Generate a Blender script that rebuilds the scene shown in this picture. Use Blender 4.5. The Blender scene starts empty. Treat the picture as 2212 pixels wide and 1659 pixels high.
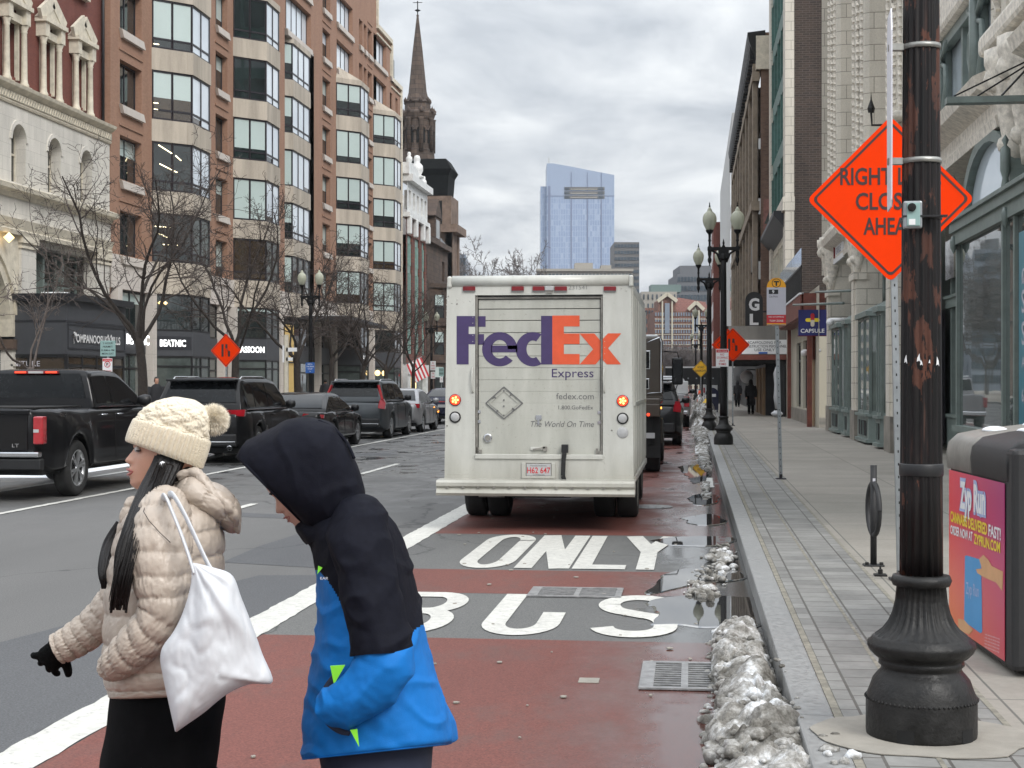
import bpy, bmesh, math, random
from mathutils import Vector, Matrix, noise as mn
R=math.radians; PI=math.pi
sc=bpy.context.scene; COL=sc.collection
FPX=3320.0; CX=1106.0; HY=826.0; PHI=math.atan(388/3320.0); CH=1.7
SF,CF=math.sin(PHI),math.cos(PHI)
def P(px,py,d):            # photo pixel (2212 wide) at depth d -> world
    r=(px-CX)/FPX*d
    return Vector((-SF*d+CF*r, CF*d+SF*r, CH-(py-HY)/FPX*d))
def onZ(px,py,Z=0.0): return P(px,py,FPX*(CH-Z)/(py-HY))
def YatX(px,X):            # Y where the vertical plane X=const shows at px
    t=math.tan(math.atan((px-CX)/FPX)-PHI); return X/t
def dep(X,Y): return Y*CF-X*SF
def onY(px,py,Y):
    t=math.tan(math.atan((px-CX)/FPX)-PHI); X=Y*t; d=dep(X,Y)
    return Vector((X,Y,CH-(py-HY)/FPX*d))
def ZatXY(py,X,Y): return CH-(py-HY)/FPX*dep(X,Y)
# ---------- materials
M={}
def _mat(name):
    m=bpy.data.materials.new(name); m.use_nodes=True; nt=m.node_tree; M[name]=m
    return m,nt,nt.nodes['Principled BSDF']
def N(nt,t,**k):
    n=nt.nodes.new(t)
    for a,b in k.items():
        if a in n.inputs: n.inputs[a].default_value=b
        else: setattr(n,a,b)
    return n
def L(nt,a,b): nt.links.new(a,b)
def c4(c): return (c[0],c[1],c[2],1)
def ramp(nt,fac,stops):
    r=nt.nodes.new('ShaderNodeValToRGB'); e=r.color_ramp.elements
    while len(e)<len(stops): e.new(.5)
    for x,(p,c) in zip(e,stops): x.position=p; x.color=c4(c) if len(c)==3 else c
    L(nt,fac,r.inputs[0]); return r.outputs[0]
def nz(nt,vec,scale,detail=4,rough=.6):
    n=N(nt,'ShaderNodeTexNoise',Scale=scale,Detail=detail,Roughness=rough)
    L(nt,vec,n.inputs['Vector']); return n.outputs[0]
def mapv(nt,sc3,loc=(0,0,0)):
    t=N(nt,'ShaderNodeTexCoord'); m=N(nt,'ShaderNodeMapping'); m.inputs['Scale'].default_value=sc3; m.inputs['Location'].default_value=loc
    L(nt,t.outputs['Object'],m.inputs[0]); return m.outputs[0]
def mix(nt,fac,a,b,mode='MIX'):
    m=N(nt,'ShaderNodeMix',data_type='RGBA',blend_type=mode)
    for s,v in ((0,fac),(6,a),(7,b)):
        if hasattr(v,'is_output'): L(nt,v,m.inputs[s])
        else: m.inputs[s].default_value=v if s==0 else c4(v)
    return m.outputs[2]
def bump(nt,b,h,st,dist=.01):
    n=N(nt,'ShaderNodeBump',Strength=st,Distance=dist); L(nt,h,n.inputs['Height']); L(nt,n.outputs[0],b.inputs['Normal'])
def pm(name,col,rough=.6,metal=0,var=.15,scale=5,bmp=0,bs=60,coat=0,spec=.5,sv=(1,1,1),rv=.0,sheen=0):
    m,nt,b=_mat(name); v=mapv(nt,sv)
    f=nz(nt,v,scale,6,.65)
    lo=[x*(1-var) for x in col]; hi=[min(1,x*(1+var)) for x in col]
    L(nt,ramp(nt,f,[(.3,lo),(.7,hi)]),b.inputs['Base Color'])
    b.inputs['Roughness'].default_value=rough; b.inputs['Metallic'].default_value=metal
    b.inputs['Specular IOR Level'].default_value=spec
    if coat: b.inputs['Coat Weight'].default_value=coat; b.inputs['Coat Roughness'].default_value=.04
    if sheen: b.inputs['Sheen Weight'].default_value=sheen
    if rv:
        mr=N(nt,'ShaderNodeMapRange'); L(nt,f,mr.inputs[0]); mr.inputs[1].default_value=.35; mr.inputs[2].default_value=.65; mr.inputs[3].default_value=max(.03,rough-rv); mr.inputs[4].default_value=min(1,rough+rv); L(nt,mr.outputs[0],b.inputs['Roughness'])
    if bmp: bump(nt,b,nz(nt,mapv(nt,(1,1,1)),bs,4,.6),bmp)
    return m
def wallvec(nt,floor=False):
    t=N(nt,'ShaderNodeTexCoord'); s=N(nt,'ShaderNodeSeparateXYZ'); L(nt,t.outputs['Object'],s.inputs[0]); c=N(nt,'ShaderNodeCombineXYZ')
    if floor: L(nt,s.outputs[1],c.inputs[0]); L(nt,s.outputs[0],c.inputs[1])
    else:
        a=N(nt,'ShaderNodeMath',operation='ADD'); L(nt,s.outputs[0],a.inputs[0]); L(nt,s.outputs[1],a.inputs[1]); L(nt,a.outputs[0],c.inputs[0]); L(nt,s.outputs[2],c.inputs[1])
    return c.outputs[0]
def brick(name,c1,c2,mort,bw,bh,ms,rough=.85,bmp=.4,offset=.5,floor=False,stain=.3,stains=1.2,sv=(1,1,.25)):
    m,nt,b=_mat(name); v=wallvec(nt,floor)
    t=N(nt,'ShaderNodeTexBrick'); t.offset=offset
    t.inputs['Color1'].default_value=c4(c1); t.inputs['Color2'].default_value=c4(c2); t.inputs['Mortar'].default_value=c4(mort)
    t.inputs['Scale'].default_value=1; t.inputs['Mortar Size'].default_value=ms; t.inputs['Brick Width'].default_value=bw; t.inputs['Row Height'].default_value=bh; t.inputs['Mortar Smooth'].default_value=.3
    L(nt,v,t.inputs['Vector'])
    s=ramp(nt,nz(nt,mapv(nt,sv),stains,5,.65),[(.3,(1-stain,)*3),(.65,(1.0,)*3)])
    g=ramp(nt,nz(nt,mapv(nt,(1,1,1)),25,3),[(.3,(.86,)*3),(.7,(1.0,)*3)])
    L(nt,mix(nt,1,mix(nt,1,t.outputs[0],s,'MULTIPLY'),g,'MULTIPLY'),b.inputs['Base Color'])
    b.inputs['Roughness'].default_value=rough
    inv=N(nt,'ShaderNodeMath',operation='SUBTRACT'); inv.inputs[0].default_value=1; L(nt,t.outputs[1],inv.inputs[1])
    bump(nt,b,inv.outputs[0],bmp,.01)
    return m
def emit(name,col,st,base=None):
    m,nt,b=_mat(name); b.inputs['Base Color'].default_value=c4(base or col); b.inputs['Emission Color'].default_value=c4(col); b.inputs['Emission Strength'].default_value=st; b.inputs['Roughness'].default_value=.3
    return m
# ---------- mesh builder
class MB:
    def __init__(s): s.v=[]; s.f=[]; s.m=[]; s.mats=[]; s.smooth=set(); s.cm=0; s.sm=False
    def mat(s,name,smooth=False):
        if name not in s.mats: s.mats.append(name)
        s.cm=s.mats.index(name); s.sm=smooth; return s
    def face(s,idx):
        if s.sm: s.smooth.add(len(s.f))
        s.f.append(tuple(idx)); s.m.append(s.cm)
    def add(s,vs,fs):
        o=len(s.v); s.v+= [tuple(v) for v in vs]
        for f in fs: s.face([o+i for i in f])
        return s
    def quad(s,a,b,c,d): return s.add([a,b,c,d],[(0,1,2,3)])
    def box(s,x0,x1,y0,y1,z0,z1,bev=0):
        if bev:
            b=min(bev,abs(x1-x0)*.45,abs(y1-y0)*.45,abs(z1-z0)*.45)
            bm=bmesh.new(); bmesh.ops.create_cube(bm,size=1)
            for v in bm.verts: v.co=Vector(((x0+x1)/2+v.co.x*(x1-x0),(y0+y1)/2+v.co.y*(y1-y0),(z0+z1)/2+v.co.z*(z1-z0)))
            bmesh.ops.bevel(bm,geom=bm.edges[:],offset=b,segments=2,profile=.5,affect='EDGES')
            bm.verts.index_update(); s.add([v.co[:] for v in bm.verts],[[v.index for v in f.verts] for f in bm.faces]); bm.free(); return s
        return s.add([(x0,y0,z0),(x1,y0,z0),(x1,y1,z0),(x0,y1,z0),(x0,y0,z1),(x1,y0,z1),(x1,y1,z1),(x0,y1,z1)],
          [(0,3,2,1),(4,5,6,7),(0,1,5,4),(1,2,6,5),(2,3,7,6),(3,0,4,7)])
    def bar(s,a,b,w,h=None):   # square bar between two points
        a=Vector(a); b=Vector(b); h=h or w; d=(b-a).normalized(); up=Vector((0,0,1)) if abs(d.z)<.9 else Vector((0,1,0))
        x=d.cross(up).normalized()*w/2; y=x.cross(d).normalized()*h/2
        vs=[a-x-y,a+x-y,a+x+y,a-x+y,b-x-y,b+x-y,b+x+y,b-x+y]
        return s.add([v[:] for v in vs],[(0,3,2,1),(4,5,6,7),(0,1,5,4),(1,2,6,5),(2,3,7,6),(3,0,4,7)])
    def tube(s,pts,rad,n=8,cap=True):
        pts=[Vector(p) for p in pts]; o=len(s.v); k=len(pts)
        rad=rad if isinstance(rad,(list,tuple)) else [rad]*k
        x=None
        for i,p in enumerate(pts):
            d=(pts[min(i+1,k-1)]-pts[max(i-1,0)]).normalized()
            if x is None:
                up=Vector((0,0,1)) if abs(d.z)<.9 else Vector((1,0,0)); x=d.cross(up).normalized()
            else: x=(x-d*x.dot(d)).normalized()
            y=d.cross(x)
            for j in range(n):
                a=2*PI*j/n; s.v.append(tuple(p+(x*math.cos(a)+y*math.sin(a))*rad[i]))
        for i in range(k-1):
            for j in range(n): s.face((o+i*n+j,o+i*n+(j+1)%n,o+(i+1)*n+(j+1)%n,o+(i+1)*n+j))
        if cap: s.face([o+j for j in range(n)][::-1]); s.face([o+(k-1)*n+j for j in range(n)])
        return s
    def lathe(s,prof,n=16,c=(0,0,0),flute=0,fn=0,axis='z'):
        o=len(s.v); k=len(prof)
        for i,p in enumerate(prof):
            r,z=p[0],p[1]; fl=p[2] if len(p)>2 else flute
            for j in range(n):
                a=2*PI*j/n; rr=r*(1-fl*(.5+.5*math.cos(fn*a))) if fl else r
                q=(rr*math.cos(a),rr*math.sin(a),z)
                if axis=='y': q=(q[0],z,q[1])
                if axis=='x': q=(z,q[0],q[1])
                s.v.append((c[0]+q[0],c[1]+q[1],c[2]+q[2]))
        for i in range(k-1):
            for j in range(n): s.face((o+i*n+j,o+i*n+(j+1)%n,o+(i+1)*n+(j+1)%n,o+(i+1)*n+j))
        if prof[0][0]>1e-4: s.face([o+j for j in range(n)][::-1])
        if prof[-1][0]>1e-4: s.face([o+(k-1)*n+j for j in range(n)])
        return s
    def prism(s,poly,vec):      # poly 3D list extruded by vec
        n=len(poly); vec=Vector(vec); a=[Vector(p) for p in poly]; b=[p+vec for p in a]
        return s.add([p[:] for p in a+b],[tuple(range(n))[::-1],tuple(range(n,2*n))]+[(i,(i+1)%n,n+(i+1)%n,n+i) for i in range(n)])
    def loft(s,rings,closed=True,cap=True):
        n=len(rings[0]); o=len(s.v)
        for r in rings: s.v+=[tuple(p) for p in r]
        for i in range(len(rings)-1):
            for j in range(n if closed else n-1): s.face((o+i*n+j,o+i*n+(j+1)%n,o+(i+1)*n+(j+1)%n,o+(i+1)*n+j))
        if cap and closed: s.face([o+j for j in range(n)][::-1]); s.face([o+(len(rings)-1)*n+j for j in range(n)])
        return s
    def text(s,body,org,ux,uy,w=None,h=.1,align='L',bold=0,slant=0):
        vs,fs,W,H=textdata(body,bold); sy=h/TCAP; sx=(w/W) if w else sy
        ux=Vector(ux);uy=Vector(uy);org=Vector(org); ww=W*sx
        off={'L':0,'C':-ww/2,'R':-ww}[align]
        return s.add([org+ux*(v[0]*sx+off+slant*v[1]*sy)+uy*(v[1]*sy) for v in vs],fs)
    def build(s,name,parent=None,kind=None,loc=None,fixn=False,label=None):
        me=bpy.data.meshes.new(name); me.from_pydata(s.v,[],s.f)
        for m in s.mats: me.materials.append(M[m])
        me.polygons.foreach_set('material_index',s.m)
        sm=[i in s.smooth for i in range(len(s.f))]; me.polygons.foreach_set('use_smooth',sm)
        me.update()
        if fixn:
            bm=bmesh.new(); bm.from_mesh(me); bmesh.ops.recalc_face_normals(bm,faces=bm.faces[:]); bm.to_mesh(me); bm.free()
        o=bpy.data.objects.new(name,me); COL.objects.link(o)
        if parent: o.parent=parent
        if loc is not None: o.location=loc
        if kind: o['kind']=kind
        if label: o['label']=label
        return o
_td={}; TCAP=.7
def textdata(body,bold=0):
    k=(body,bold)
    if k in _td: return _td[k]
    cu=bpy.data.curves.new('t','FONT'); cu.body=body; cu.size=1; cu.offset=bold; cu.resolution_u=3
    ob=bpy.data.objects.new('t',cu); COL.objects.link(ob); bpy.context.view_layer.update()
    dg=bpy.context.evaluated_depsgraph_get(); me=bpy.data.meshes.new_from_object(ob.evaluated_get(dg))
    vs=[tuple(v.co) for v in me.vertices]; fs=[tuple(p.vertices) for p in me.polygons]
    if not vs: vs,fs=[(0,0,0)],[]
    x0=min(v[0] for v in vs); x1=max(v[0] for v in vs)
    vs=[(v[0]-x0,v[1],0) for v in vs]
    bpy.data.objects.remove(ob); bpy.data.curves.remove(cu); bpy.data.meshes.remove(me)
    _td[k]=(vs,fs,max(x1-x0,.01),1); return _td[k]
def tag(o,label,cat,group=None,kind=None):
    o['label']=label; o['category']=cat
    if group: o['group']=group
    if kind: o['kind']=kind
    return o
def thing(name,label,cat,loc=(0,0,0),rz=0,group=None):
    o=bpy.data.objects.new(name,None); COL.objects.link(o); o.location=loc; o.rotation_euler=(0,0,rz)
    return tag(o,label,cat,group)
def dup(root,loc,rz=None,label=None,group=None,scale=None,sz=None):
    def cp(o,p):
        c=o.copy(); COL.objects.link(c)
        if p: c.parent=p
        for ch in list(o.children): cp(ch,c)
        return c
    r=cp(root,None); r.location=loc
    if rz is not None: r.rotation_euler=(0,0,rz)
    if label: r['label']=label
    if group: r['group']=group; root['group']=group
    if scale: r.scale=(scale,scale,sz or scale)
    return r
def interp(tab,x):
    if x<=tab[0][0]: return tab[0][1]
    for (a,b),(c,d) in zip(tab,tab[1:]):
        if x<=c: return b+(d-b)*(x-a)/(c-a)
    return tab[-1][1]
def cat(pts,k):    # catmull-rom resample of tuples to k points
    n=len(pts); out=[]
    for i in range(k):
        u=i*(n-1)/(k-1); j=min(int(u),n-2); t=u-j
        p0,p1,p2,p3=pts[max(j-1,0)],pts[j],pts[j+1],pts[min(j+2,n-1)]
        out.append(tuple(.5*((2*b)+(-a+c)*t+(2*a-5*b+4*c-d)*t*t+(-a+3*b-3*c+d)*t**3) for a,b,c,d in zip(p0,p1,p2,p3)))
    return out
EX,EY,EZ=Vector((1,0,0)),Vector((0,1,0)),Vector((0,0,1))
# ---------- palette
pm('asphalt_plain',(.07,.07,.072),.8,var=.3,scale=8,bmp=.25,bs=120)
def road_mat(name,base,lo,hi,wetx=None,wear=None,agg=True):
    m,nt,b=_mat(name); v=mapv(nt,(1,1,1))
    big=nz(nt,mapv(nt,(1,.25,1)),.35,6,.6); fine=nz(nt,v,90,2,.7)
    col=ramp(nt,big,[(.3,lo),(.7,hi)])
    col=mix(nt,1,col,ramp(nt,fine,[(.3,(.6,)*3),(.5,(1,1,1)),(.72,(1.5,1.5,1.5))]),'MULTIPLY')
    if wear:
        w=ramp(nt,nz(nt,mapv(nt,(1,.5,1),(3,1,0)),1.6,8,.75),[(.50,(0,0,0)),(.70,(.85,.85,.85))])
        col=mix(nt,w,col,wear)
    # cracks / tar lines
    vo=N(nt,'ShaderNodeTexVoronoi',feature='DISTANCE_TO_EDGE',Scale=.17); vv=mapv(nt,(1,.6,1),(2,7,0)); 
    dn=N(nt,'ShaderNodeTexNoise',Scale=1.2,Detail=4); L(nt,vv,dn.inputs['Vector'])
    add=N(nt,'ShaderNodeVectorMath',operation='MULTIPLY_ADD'); L(nt,dn.outputs['Color'],add.inputs[0]); add.inputs[1].default_value=(1.2,1.2,0); L(nt,vv,add.inputs[2]); L(nt,add.outputs[0],vo.inputs['Vector'])
    cr=ramp(nt,vo.outputs[0],[(0,(.45,)*3),(.004,(1,1,1))])
    col=mix(nt,1,col,cr,'MULTIPLY')
    # wetness: damp towards the kerb
    t=N(nt,'ShaderNodeTexCoord'); s=N(nt,'ShaderNodeSeparateXYZ'); L(nt,t.outputs['Object'],s.inputs[0])
    mr=N(nt,'ShaderNodeMapRange'); L(nt,s.outputs[0],mr.inputs[0]); mr.inputs[1].default_value=-1.5; mr.inputs[2].default_value=.6
    wn=nz(nt,mapv(nt,(1,.6,1),(5,2,0)),1.1,7,.65)
    ad=N(nt,'ShaderNodeMath',operation='MULTIPLY'); L(nt,mr.outputs[0],ad.inputs[0]); L(nt,wn,ad.inputs[1])
    wet=ramp(nt,ad.outputs[0],[(.16,(0,0,0)),(.36,(1,1,1))])
    # far part of the lane is wetter
    my=N(nt,'ShaderNodeMapRange'); L(nt,s.outputs[1],my.inputs[0]); my.inputs[1].default_value=15; my.inputs[2].default_value=30
    wf=ramp(nt,wn,[(.42,(0,0,0)),(.62,(1,1,1))])
    w2=mix(nt,1,wf,my.outputs[0],'MULTIPLY')
    wt=mix(nt,1,wet,w2,'LIGHTEN') if wetx else None
    if wt is not None:
        col=mix(nt,wt,col,mix(nt,1,col,(.55,.55,.55),'MULTIPLY'))
        rr=ramp(nt,wt,[(0,(.78,)*3),(1,(.11,)*3)]); L(nt,rr,b.inputs['Roughness'])
    else: b.inputs['Roughness'].default_value=.75
    L(nt,col,b.inputs['Base Color'])
    if wt is None: bump(nt,b,fine,.35,.004)
    else:
        n=N(nt,'ShaderNodeBump',Distance=.004); L(nt,fine,n.inputs['Height']); L(nt,n.outputs[0],b.inputs['Normal'])
        sr=ramp(nt,wt,[(0,(.4,)*3),(1,(.04,)*3)]); L(nt,sr,n.inputs['Strength'])
    return m
road_mat('asphalt',0,(.088,.087,.085),(.132,.130,.126),wetx=True)
road_mat('asphalt_patch',0,(.060,.062,.066),(.092,.094,.098),wetx=True)
road_mat('red_lane',0,(.112,.034,.026),(.165,.053,.040),wetx=True,wear=(.10,.058,.05))
road_mat('lane_patch',0,(.085,.086,.085),(.135,.135,.128),wetx=True)
def paint_mat(name,col,worn):
    m,nt,b=_mat(name); v=mapv(nt,(1,1,1))
    f=nz(nt,v,14,8,.75); g=nz(nt,mapv(nt,(1,.3,1)),2.2,6,.7)
    a=mix(nt,1,ramp(nt,f,[(.3,(.72,)*3),(.6,(1,)*3)]),ramp(nt,g,[(.3,(.8,)*3),(.7,(1,)*3)]),'MULTIPLY')
    col=mix(nt,1,a,col,'MULTIPLY')
    w=ramp(nt,nz(nt,v,22,8,.8),[(.57,(0,0,0)),(.66,(.85,.85,.85))]); L(nt,mix(nt,w,col,worn),b.inputs['Base Color']); b.inputs['Roughness'].default_value=.6
    bump(nt,b,f,.3,.004)
paint_mat('road_paint',(.66,.65,.60),(.12,.12,.12))
pm('old_paint',(.42,.42,.40),.7,var=.35,scale=20)
brick('paver',(.285,.28,.262),(.20,.195,.183),(.105,.097,.085),.235,.262,.008,.75,.5,.43,True,.35,2,(1,1,1))
brick('sidewalk_slab',(.315,.288,.25),(.27,.25,.215),(.13,.125,.11),1.55,1.5,.008,.85,.25,.0,True,.22,.8,(1,1,1))
pm('mortar_strip',(.20,.185,.15),.9,var=.4,scale=12,bmp=.4,bs=50)
pm('granite_kerb',(.215,.215,.21),.55,var=.28,scale=30,bmp=.2,bs=120,rv=.2)
pm('concrete',(.27,.25,.215),.85,var=.15,scale=6,bmp=.2,bs=90)
pm('old_concrete',(.22,.2,.17),.9,var=.3,scale=2,bmp=.2,bs=60)
m,nt,b=_mat('puddle_water'); b.inputs['Base Color'].default_value=(.03,.03,.03,1); b.inputs['Roughness'].default_value=.015; b.inputs['IOR'].default_value=4.0; b.inputs['Specular IOR Level'].default_value=.5
m,nt,b=_mat('dirty_snow'); v=mapv(nt,(1,1,1)); f=nz(nt,v,4.2,9,.72); g=nz(nt,v,60,3,.7)
cc=ramp(nt,f,[(.36,(.08,.073,.062)),(.46,(.21,.20,.18)),(.54,(.40,.39,.37)),(.60,(.66,.67,.68)),(.70,(.84,.86,.88))])
L(nt,mix(nt,1,cc,ramp(nt,g,[(.3,(.65,)*3),(.55,(1,)*3)]),'MULTIPLY'),b.inputs['Base Color']); b.inputs['Roughness'].default_value=.55; bump(nt,b,g,.5,.01)
b.inputs['Roughness'].default_value=.85; b.inputs['Specular IOR Level'].default_value=.2
pm('clean_snow',(.82,.84,.86),.6,var=.08,scale=9,bmp=.3,bs=40)
pm('iron_grate',(.28,.28,.28),.45,.5,var=.35,scale=14,bmp=.2,bs=90)
pm('void_black',(.006,.006,.006),.9,var=0)
# building
brick('brick_orange',(.365,.208,.138),(.315,.175,.115),(.33,.205,.148),.21,.07,.005,.85,.15,stain=.18)
brick('brick_red_old',(.20,.062,.044),(.165,.05,.037),(.18,.07,.055),.21,.07,.006,.85,.3,stain=.2)
brick('brick_red_quoin',(.20,.065,.045),(.13,.045,.035),(.09,.05,.04),.6,.3,.03,.85,.5,stain=.2)
brick('brick_dark',(.075,.052,.042),(.045,.034,.03),(.12,.10,.085),.30,.10,.012,.9,.4,stain=.3)
brick('brick_brown',(.22,.135,.095),(.16,.095,.07),(.2,.15,.12),.22,.075,.008,.9,.3,stain=.35)
brick('brick_far',(.24,.115,.085),(.2,.095,.07),(.25,.15,.11),.3,.1,.01,.9,.1)
brownbr=brick('brownstone',(.115,.078,.058),(.075,.052,.042),(.05,.037,.03),.9,.42,.02,.9,.4,stain=.45,stains=.5)
brick('brownstone_spire',(.14,.10,.078),(.09,.068,.056),(.045,.035,.03),1.1,.6,.03,.9,.4,stain=.5,stains=.4)
brick('terracotta',(.72,.67,.58),(.66,.615,.53),(.33,.30,.25),.62,.42,.012,.6,.5,offset=.5,stain=.22,stains=.9)
pm('terracotta_ornament',(.66,.61,.53),.6,var=.35,scale=9,bmp=.9,bs=14)
brick('stone_panel',(.54,.475,.39),(.50,.44,.365),(.38,.32,.25),2.6,9,.008,.8,.05,stain=.38,stains=1.3,sv=(1,1,.12))
brick('stone_band',(.64,.585,.53),(.61,.555,.51),(.40,.37,.33),1.6,.75,.006,.8,.05,stain=.15)
brick('white_stone',(.70,.665,.60),(.66,.63,.57),(.42,.40,.36),1.1,.5,.006,.75,.1,stain=.25)
pm('cream_trim',(.58,.53,.43),.7,var=.22,scale=3,bmp=.2,bs=20)
pm('cornice_carved',(.42,.385,.315),.75,var=.5,scale=9,bmp=1,bs=9)
pm('white_glazed',(.64,.65,.64),.5,var=.18,scale=2,bmp=.1)
pm('green_metal',(.19,.30,.27),.5,var=.25,scale=3)
pm('sage_metal',(.155,.19,.175),.45,var=.18,scale=4,bmp=.05)
pm('copper_green',(.045,.12,.10),.5,var=.3,scale=3)
pm('frame_dark',(.018,.015,.02),.4,var=.2)
pm('frame_black',(.01,.01,.011),.45,var=.3)
pm('black_panel',(.022,.023,.028),.45,var=.2,scale=2)
pm('slate_panel',(.05,.053,.06),.5,var=.12,scale=2)
pm('rust_steel',(.16,.045,.03),.6,var=.3,scale=4)
pm('tarp_dark',(.006,.007,.007),.8,spec=.1,var=.5,scale=1.2,bmp=.9,bs=2.5)
pm('cream_wall',(.47,.44,.36),.8,var=.12,scale=.8,sv=(1,1,.3))
pm('pale_wall',(.50,.50,.49),.85,var=.07,scale=.4)
pm('grey_parapet',(.17,.16,.145),.85,var=.25,scale=1.2,sv=(1,1,.3))
pm('plywood',(.27,.18,.10),.8,var=.4,scale=2,sv=(6,6,.4))
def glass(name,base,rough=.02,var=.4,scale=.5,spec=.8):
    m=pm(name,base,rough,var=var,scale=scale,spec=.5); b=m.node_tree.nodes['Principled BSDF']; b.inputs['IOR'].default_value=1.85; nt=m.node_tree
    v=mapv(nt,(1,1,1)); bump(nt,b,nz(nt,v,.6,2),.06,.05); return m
glass('glass_dark',(.018,.024,.024),.03,.6,.8)
glass('glass_blind',(.46,.55,.53),.06,.06,.3)
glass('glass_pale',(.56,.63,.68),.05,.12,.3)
glass('glass_warm',(.045,.032,.02),.04,.5,1)
glass('glass_shop',(.075,.09,.085),.02,.5,.7,1.0)
glass('glass_sage',(.14,.165,.15),.02,.35,1.2,1.0)
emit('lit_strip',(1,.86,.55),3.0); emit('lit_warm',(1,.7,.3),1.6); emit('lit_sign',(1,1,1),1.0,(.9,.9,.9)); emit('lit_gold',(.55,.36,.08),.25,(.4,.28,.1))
pm('sign_white',(.72,.72,.72),.4,var=.03)
pm('blind_green',(.19,.23,.12),.8,var=.3,scale=3)
# street furniture
m,nt,b=_mat('pole_peeling'); v=mapv(nt,(2.6,2.6,1.0)); f=nz(nt,v,3.0,9,.66); g=nz(nt,mapv(nt,(16,16,.9)),3,5,.6)
base=ramp(nt,g,[(.35,(.003,.003,.003)),(.6,(.010,.007,.007)),(.72,(.05,.026,.02))])
rust=ramp(nt,nz(nt,mapv(nt,(1,1,.5)),8,5),[(.3,(.045,.022,.017)),(.7,(.105,.038,.022))])
tz=N(nt,'ShaderNodeTexCoord'); sz=N(nt,'ShaderNodeSeparateXYZ'); L(nt,tz.outputs['Object'],sz.inputs[0]); mz=N(nt,'ShaderNodeMapRange'); L(nt,sz.outputs[2],mz.inputs[0]); mz.inputs[1].default_value=1.6; mz.inputs[2].default_value=2.6; mz.inputs[3].default_value=0; mz.inputs[4].default_value=.065
af=N(nt,'ShaderNodeMath',operation='ADD'); L(nt,f,af.inputs[0]); L(nt,mz.outputs[0],af.inputs[1])
L(nt,mix(nt,ramp(nt,af.outputs[0],[(.585,(0,0,0)),(.595,(1,1,1))]),base,rust),b.inputs['Base Color']); b.inputs['Roughness'].default_value=.42; b.inputs['Specular IOR Level'].default_value=.3; bump(nt,b,f,.5,.004)
pm('cast_iron',(.014,.0135,.013),.5,var=.6,scale=9,bmp=.5,bs=30,rv=.15,spec=.3)
pm('lamp_iron',(.006,.0055,.006),.5,spec=.25,var=.3,scale=5)
pm('galvanised',(.30,.32,.33),.4,.6,var=.15,scale=8)
pm('steel_band',(.30,.30,.28),.4,.7,var=.2,scale=10)
pm('orange_sheet',(.78,.040,.002),.6,var=.04,scale=3,spec=.05); M['orange_sheet'].node_tree.nodes['Principled BSDF'].inputs['Emission Strength'].default_value=0
pm('sign_ink',(.035,.012,.01),.5,var=.1); pm('ink',(.012,.012,.014),.5,var=.1)
pm('yellow_sheet',(.72,.40,.01),.45,var=.1); pm('t_yellow',(.80,.36,.01),.4,var=.05); pm('sign_red',(.50,.02,.03),.4,var=.1)
pm('sign_grey',(.48,.47,.52),.4,var=.04); pm('sign_back',(.62,.62,.66),.35,.3,var=.12,scale=6,sv=(1,1,.4)); pm('sign_blue',(.02,.10,.36),.4,var=.1)
pm('capsule_blue',(.014,.018,.12),.4,var=.05); pm('sign_green',(.25,.38,.36),.4,var=.1)
pm('hydrant_yellow',(.75,.48,.02),.4,var=.1); pm('cone_orange',(.75,.08,.02),.5,var=.1)
m,nt,b=_mat('globe_glass')
b.inputs['Base Color'].default_value=(.56,.57,.46,1); b.inputs['Roughness'].default_value=.12; b.inputs['Transmission Weight'].default_value=.35; b.inputs['IOR'].default_value=1.2
bump(nt,b,nz(nt,mapv(nt,(1,1,.1)),60,1),.2,.005)
# poster
m,nt,b=_mat('poster_gradient'); t=N(nt,'ShaderNodeTexCoord'); s=N(nt,'ShaderNodeSeparateXYZ'); L(nt,t.outputs['Object'],s.inputs[0])
a=N(nt,'ShaderNodeMapRange'); L(nt,s.outputs[2],a.inputs[0]); a.inputs[1].default_value=.1; a.inputs[2].default_value=1.15
h=N(nt,'ShaderNodeMapRange'); L(nt,s.outputs[1],h.inputs[0]); h.inputs[1].default_value=-.45; h.inputs[2].default_value=1.35
left=ramp(nt,a.outputs[0],[(0,(.75,.16,.04)),(.45,(.72,.06,.06)),(1,(.66,.025,.07))]); right=ramp(nt,a.outputs[0],[(0,(.50,.02,.12)),(.45,(.36,.01,.17)),(1,(.13,.015,.19))])
L(nt,mix(nt,h.outputs[0],right,left),b.inputs['Base Color']); b.inputs['Roughness'].default_value=.3
pm('poster_blue',(.05,.27,.55),.4,var=.05); pm('poster_skin',(.60,.33,.16),.5,var=.1); pm('poster_yellow',(.80,.62,.03),.4,var=.03); pm('poster_orange',(.72,.10,.03),.4,var=.15,scale=1); pm('poster_tone',(.35,.42,.65),.4,var=.03)
pm('poster_teal',(.045,.19,.25),.3,var=.15,scale=2)
pm('bin_black',(.014,.014,.015),.55,var=.2,scale=20,bmp=.3,bs=200); pm('bin_lid',(.20,.19,.17),.5,var=.25,scale=6,bmp=.2,bs=30)
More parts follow.
